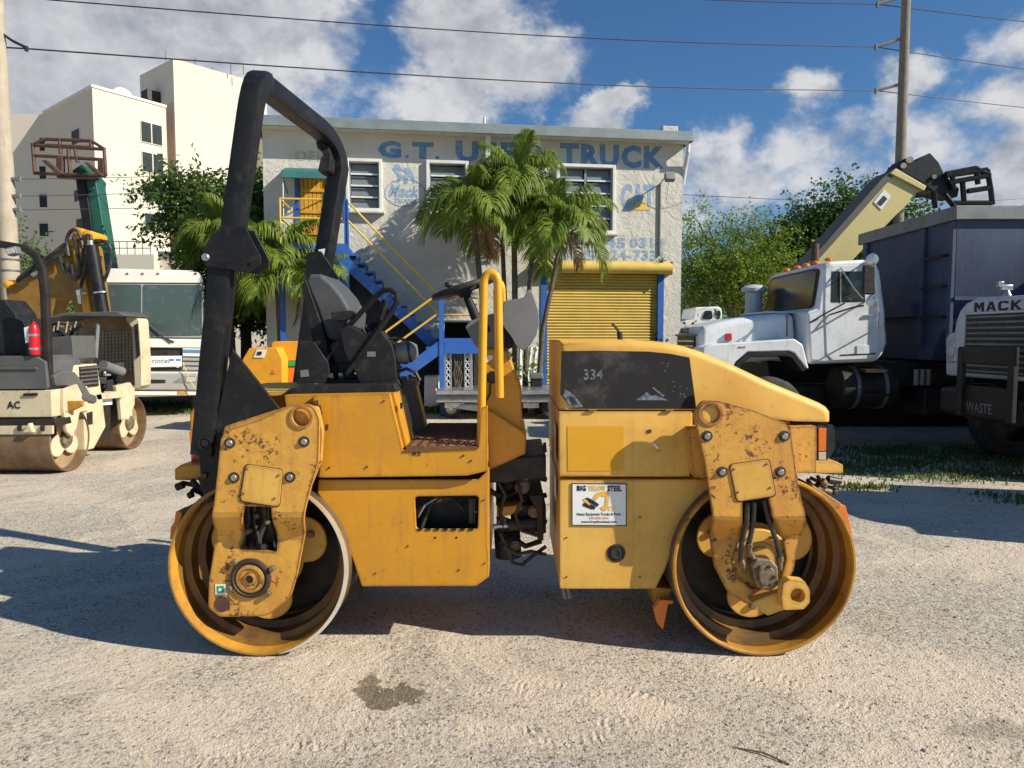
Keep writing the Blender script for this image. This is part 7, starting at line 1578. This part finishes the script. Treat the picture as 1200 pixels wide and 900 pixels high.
cpx([(-90, 500), (61, 499), (61, 509), (-90, 510)], 8.26, 8.30, 'cream', 'scraper_bar', bev=.004)
cpx([(26, 507), (33, 496), (38, 507)], 8.20, 8.28, 'cream', 'scraper_bracket', bev=.004)
for x_ in (20, 47): cpx([(x_, 499), (x_ + 4, 499), (x_ + 4, 505), (x_, 505)], 8.235, 8.26, 'engine', 'bolt', bev=0)
# roll hoop, lamp, extinguisher
hp_ = [W(58.5, 488, 8.40), W(55, 400, 8.40), W(53, 345, 8.40), W(50, 316, 8.4), W(43, 300, 8.4), W(30, 291, 8.4), W(0, 286, 8.4), W(-110, 284, 8.4)]
b = CB(); b.tube(hp_, 1.0, prof=[(x * .085, y * .085) for x, y in SQ]); b.build('roll_hoop', M['dark_steel'], cr, smooth=True)
b = CB(); b.tube([W(20, 330, 8.45), W(36, 318, 8.43), W(50, 300, 8.42)], .02, 8); b.build('hoop_brace', M['black_paint'], cr)
lm = cpx([(4, 291), (17, 288), (20, 297), (9, 300)], 8.25, 8.35, 'grey_steel', 'work_lamp', bev=.01); cpx([(6, 292), (15, 290), (17, 296), (9, 298)], 8.24, 8.25, 'lensc', 'lamp_glass', lm, bev=0)
w = W(41, 416, 8.33); b = CB(); b.lathe(w, (0, 0, 1), [(0, 0), (.052, .004), (.055, .03), (.055, .30), (.04, .35), (.018, .365), (.018, .39)], 20); fe = b.build('fire_extinguisher', M['red'], cr, smooth=True)
b = CB(); b.box(w + Vector((0, 0, .41)), (.03, .09, .03)); b.cyl(w + Vector((-.02, 0, .40)), w + Vector((-.07, 0, .20)), .008, 6); b.build('extinguisher_handle', M['black'], fe)
for z_ in (.06, .22): b = CB(); b.ring(w + Vector((0, 0, z_)), (0, 0, 1), .055, .059, .025); b.build('extinguisher_band', M['chrome'], fe)
cpx([(28, 384), (35, 382), (36, 400), (30, 402)], 8.30, 8.32, 'white', 'tag', bev=0)
# operator place
cpx([(-60, 400), (10, 372), (24, 376), (34, 392), (36, 417), (-60, 417)], 8.6, 9.3, 'plastic', 'operator_seat', bev=.04, r=4)
cpx([(-10, 356), (4, 350), (18, 368), (24, 386), (20, 392), (-10, 392)], 8.9, 9.3, 'plastic', 'seat_back', bev=.04, r=4)
cpx([(57, 396), (84, 393), (86, 420), (80, 426), (58, 426)], 9.0, 9.5, 'rollergrey', 'dash', bev=.02, r=2)
b = CB(); b.cyl(W(86, 415, 9.2), W(94, 383, 9.2), .016, 8); b.cyl(W(86, 386, 9.2), W(97, 380, 9.2), .03, 8); b.build('lever', M['black'], cr)
b = CB(); q_ = [W(70 + 15 * math.cos(a), 388 + 9 * math.sin(a), 9.25 + .1 * math.sin(a)) for a in [6.283 * k / 20 for k in range(21)]]; b.tube(q_, .018, 7, cap=False); b.build('steering_wheel', M['black'], cr, smooth=True)
b = CB()
for k in range(6): b.cyl(W(62 + 5 * k, 390 - (k % 3) * 3, 9.1), W(64 + 5 * k, 382 - (k % 2) * 5, 9.15), .014, 6)
b.build('gauge_cluster', M['cast'], cr)
# fender and side body
sd([(62, 440), (72, 434), (86, 436), (96, 448), (104, 461), (112, 464), (112, 472), (98, 470), (88, 458), (78, 452), (64, 452)], XR + .02, XR - .5, 'rollergrey', 'drum_fender', bev=.015)
sbp = [(84, 454), (90, 428), (116, 426), (122, 466), (126, 500), (112, 526), (102, 528), (100, 478), (92, 462)]
sd(sbp, XR - .02, XR - .9, 'cream', 'side_body', bev=.015)
sd([(103, 484), (110, 482), (110, 497), (104, 498)], XR - .015, XR - .03, 'engine', 'side_slot', bev=0)
sd([(94, 430), (114, 428), (116, 452), (96, 454)], XR + .0, XR - .03, 'engine', 'vent_grille', bev=0)
for k in range(5): sd([(94, 431 + 4.6 * k), (114.5, 429 + 4.6 * k), (114.8, 431 + 4.6 * k), (94, 433 + 4.6 * k)], XR + .012, XR - .0, 'rollergrey', 'vent_slat', bev=0)
sd([(122, 466), (140, 464), (140, 514), (126, 516)], XR - .12, XR - .7, 'engine', 'engine_side', bev=.01); sd([(128, 468), (140, 467), (140, 474), (128, 475)], XR - .1, XR - .13, 'white', 'number_plate', bev=0)
sd([(114, 462), (146, 458), (146, 466), (116, 469)], XR - .02, XR - .1, 'cream', 'frame_rail', bev=.008)
b = CB(); ey, ez = side(128, 440, XR - .3)
for k in range(12): b.box((XR - .25 - .4 * random.random(), ey - .2 + .5 * random.random(), ez - .15 + .25 * random.random()), (.12 + .1 * random.random(), .10 + .1 * random.random(), .10 + .1 * random.random()), rz=random.random())
b.build('engine_block', M['engine'], cr, bev=.01)
b = CB(); p_ = side(125, 428, XR - .2); q_ = side(138, 436, XR - .2); b.cyl((XR - .25, p_[0], p_[1]), (XR - .2, q_[0] + .1, q_[1]), .07, 14); b.build('air_filter', M['grey_plastic'], cr)
# open engine cover, propped up
cov = cpx([(66, 376), (90, 369), (150, 368), (158, 378), (160, 448), (148, 462), (132, 440), (118, 426), (92, 424), (72, 400)], 11.0, 11.03, 'hoodinner', 'engine_cover', bev=.004, r=3)
cpx([(62, 377), (88, 367.5), (150, 365.5), (160, 371), (152, 372), (92, 371)], 10.3, 11.0, 'rollergrey', 'cover_top', cov, bev=.01, yp=10.6)
cpx([(146, 372), (158, 368), (163, 376), (166, 420), (166, 452), (158, 458), (156, 420), (154, 384)], 10.70, 10.98, 'cream', 'cover_side', cov, bev=.015, r=3)
cpx([(157, 381), (161, 379), (163.5, 416), (160, 420)], 10.68, 10.70, 'engine', 'cover_slot', cov, bev=0)
for k in range(10): cpx([(120 + 4 * k, 388), (120.8 + 4 * k, 388), (120.8 + 4 * k, 440), (120 + 4 * k, 434)], 10.97, 10.985, 'cream', 'lattice_bar', cov, bev=0)
for k in range(12): cpx([(116, 390 + 4 * k), (158, 388 + 4 * k), (158, 388.8 + 4 * k), (116, 390.8 + 4 * k)], 10.955, 10.968, 'cream', 'lattice_bar', cov, bev=0)
b = CB(); b.cyl(W(112, 420, 10.2), W(115, 377, 10.4), .028, 8); b.build('cover_strut', M['grey_steel'], cr)

# ================================================================ things in front of the workshop
tr = thing('flatbed_trailer', 'low grey flatbed trailer standing before the workshop behind the step', 'trailer', (-.2, 14.3, 0))
def TR(poly, y0, y1, m, nm, bev=.01, parent=None): b = MB(tr); b.px(poly, y0, y1); return b.build(nm, M[m], parent or tr, bev=bev)
TR([(511, 457.5), (720, 457.5), (720, 462.5), (511, 462.5)], 14, 15.6, 'chrome', 'deck'); TR([(512, 462.8), (718, 462.8), (718, 468.5), (512, 468.5)], 14.05, 15.5, 'grey_steel', 'side_rail'); TR([(511, 468.8), (720, 468.8), (720, 471.5), (511, 471.5)], 13.98, 14.1, 'chrome', 'lower_rail')
TR([(521, 472), (541, 472), (541, 478), (521, 478)], 14.05, 14.4, 'chrome', 'under_box'); TR([(540, 474), (559, 472), (559, 482), (534, 479)], 14.02, 14.05, 'grey_steel', 'mudflap'); TR([(613, 472), (632, 472), (632, 478), (613, 478)], 14.05, 14.4, 'chrome', 'under_box')
for x_ in (650, 690): wheel(tr, (W(x_, 470, 14).x, 14.1, .26), (0, 1, 0), .26, .22)
wheel(tr, (W(527, 470, 14).x, 14.3, .2), (0, 1, 0), .2, .16)
def simple(nm, lab, cat, polys, Y, base):
    t = thing(nm, lab, cat, (W(base, 400, Y).x, Y, 0))
    for (p, d, m, n_) in polys: b = MB(t); b.px(p, Y - d[0], Y + d[1]); b.build(n_, M[m], t, bev=.02)
    return t
simple('white_cabinet', 'white cabinet standing behind the left end of the trailer', 'cabinet', [([(497, 440), (513, 440), (513, 476), (497, 476)], (0, .4), 'frame_white', 'cabinet_body'), ([(498, 441.5), (512, 441.5), (512, 474), (498, 474)], (.02, -.002), 'frame_white', 'cabinet_door')], 15.3, 505)
simple('grey_bin', 'grey bin behind the trailer beside the yellow shutter', 'bin', [([(622, 444), (636, 444), (635, 476), (623, 476)], (0, .4), 'plastic', 'bin_body'), ([(621, 438), (636, 437), (637, 444), (621, 444)], (.02, .42), 'grey_steel', 'bin_lid')], 15.0, 629)
for k, x_ in enumerate((603, 608.5, 614, 620)):
    b = MB(); g_ = W(x_, 460, 16.2); b.cyl((g_.x, 16.2, 0), (g_.x + (.16 if k > 1 else .02), 16.2, 1.42), .05, 8, .04)
    tag(b.build('white_post', M['frame_white']), ('leftmost white painted post behind the dash pillar', 'second white painted post from the dash pillar', 'third white painted post from the dash pillar, leaning right', 'rightmost white painted post beside the yellow shutter')[k], 'post')
w = W(615, 445, 14.8); t = thing('potted_shrub', 'small yellow green shrub at the foot of the white posts', 'shrub', (w.x, 15.7, 0)); leafcloud('leaves', [(0, 0, .75, .28, .2, .3), (.05, 0, .45, .25, .2, .3)], 500, .09, 'leaf_lime', t, .0, 4); b = MB(); b.cyl((0, 0, 0), (0, 0, .6), .03, 6); b.build('stem', M['bark'], t)

ch = thing('wood_chipper', 'orange yellow machine with a green stripe behind the roll hoop gusset', 'chipper', (W(316, 450, 12.3).x, 12.3, 0))
def CH(poly, y0, y1, m, nm, parent=None, bev=.012): b = MB(ch); b.px(poly, y0, y1); return b.build(nm, M[m], parent or ch, bev=bev)
bd = CH([(284, 421), (292, 408), (324, 407), (331, 421), (331, 456), (324, 470), (292, 470)], 12.0, 12.9, 'chipper', 'feed_box')
lb = CH([(297, 419), (301, 409.5), (312, 410), (309, 419)], 11.985, 12.0, 'white', 'label_plate', bd, bev=0); CH([(302, 412), (307, 412), (306, 416), (301, 416)], 11.975, 11.985, 'ink', 'label_print', lb, bev=0)
b = MB(ch); b.text('BANDIT', W(295, 448, 11.99), (.5, 0, -.86), (.86, 0, .5), .28, .05, .05, .003); b.build('lettering', M['engine'], bd)
CH([(318, 402), (322, 400), (365, 400), (365, 423), (318, 423)], 12.3, 13.0, 'chipper', 'engine_hood'); CH([(331, 423.5), (365, 423.5), (365, 429.5), (331, 429.5)], 12.28, 12.32, 'green', 'green_stripe'); CH([(318, 430), (365, 430), (365, 462), (318, 462)], 12.3, 13.0, 'orange', 'lower_body')
CH([(320, 433), (323, 438), (317, 438)], 11.99, 12.0, 'lenso', 'warning_triangle', bev=0)
for x_ in (300, 350): wheel(ch, (W(x_, 470, 12.3).x, 12.1, .3), (0, 1, 0), .3, .2)
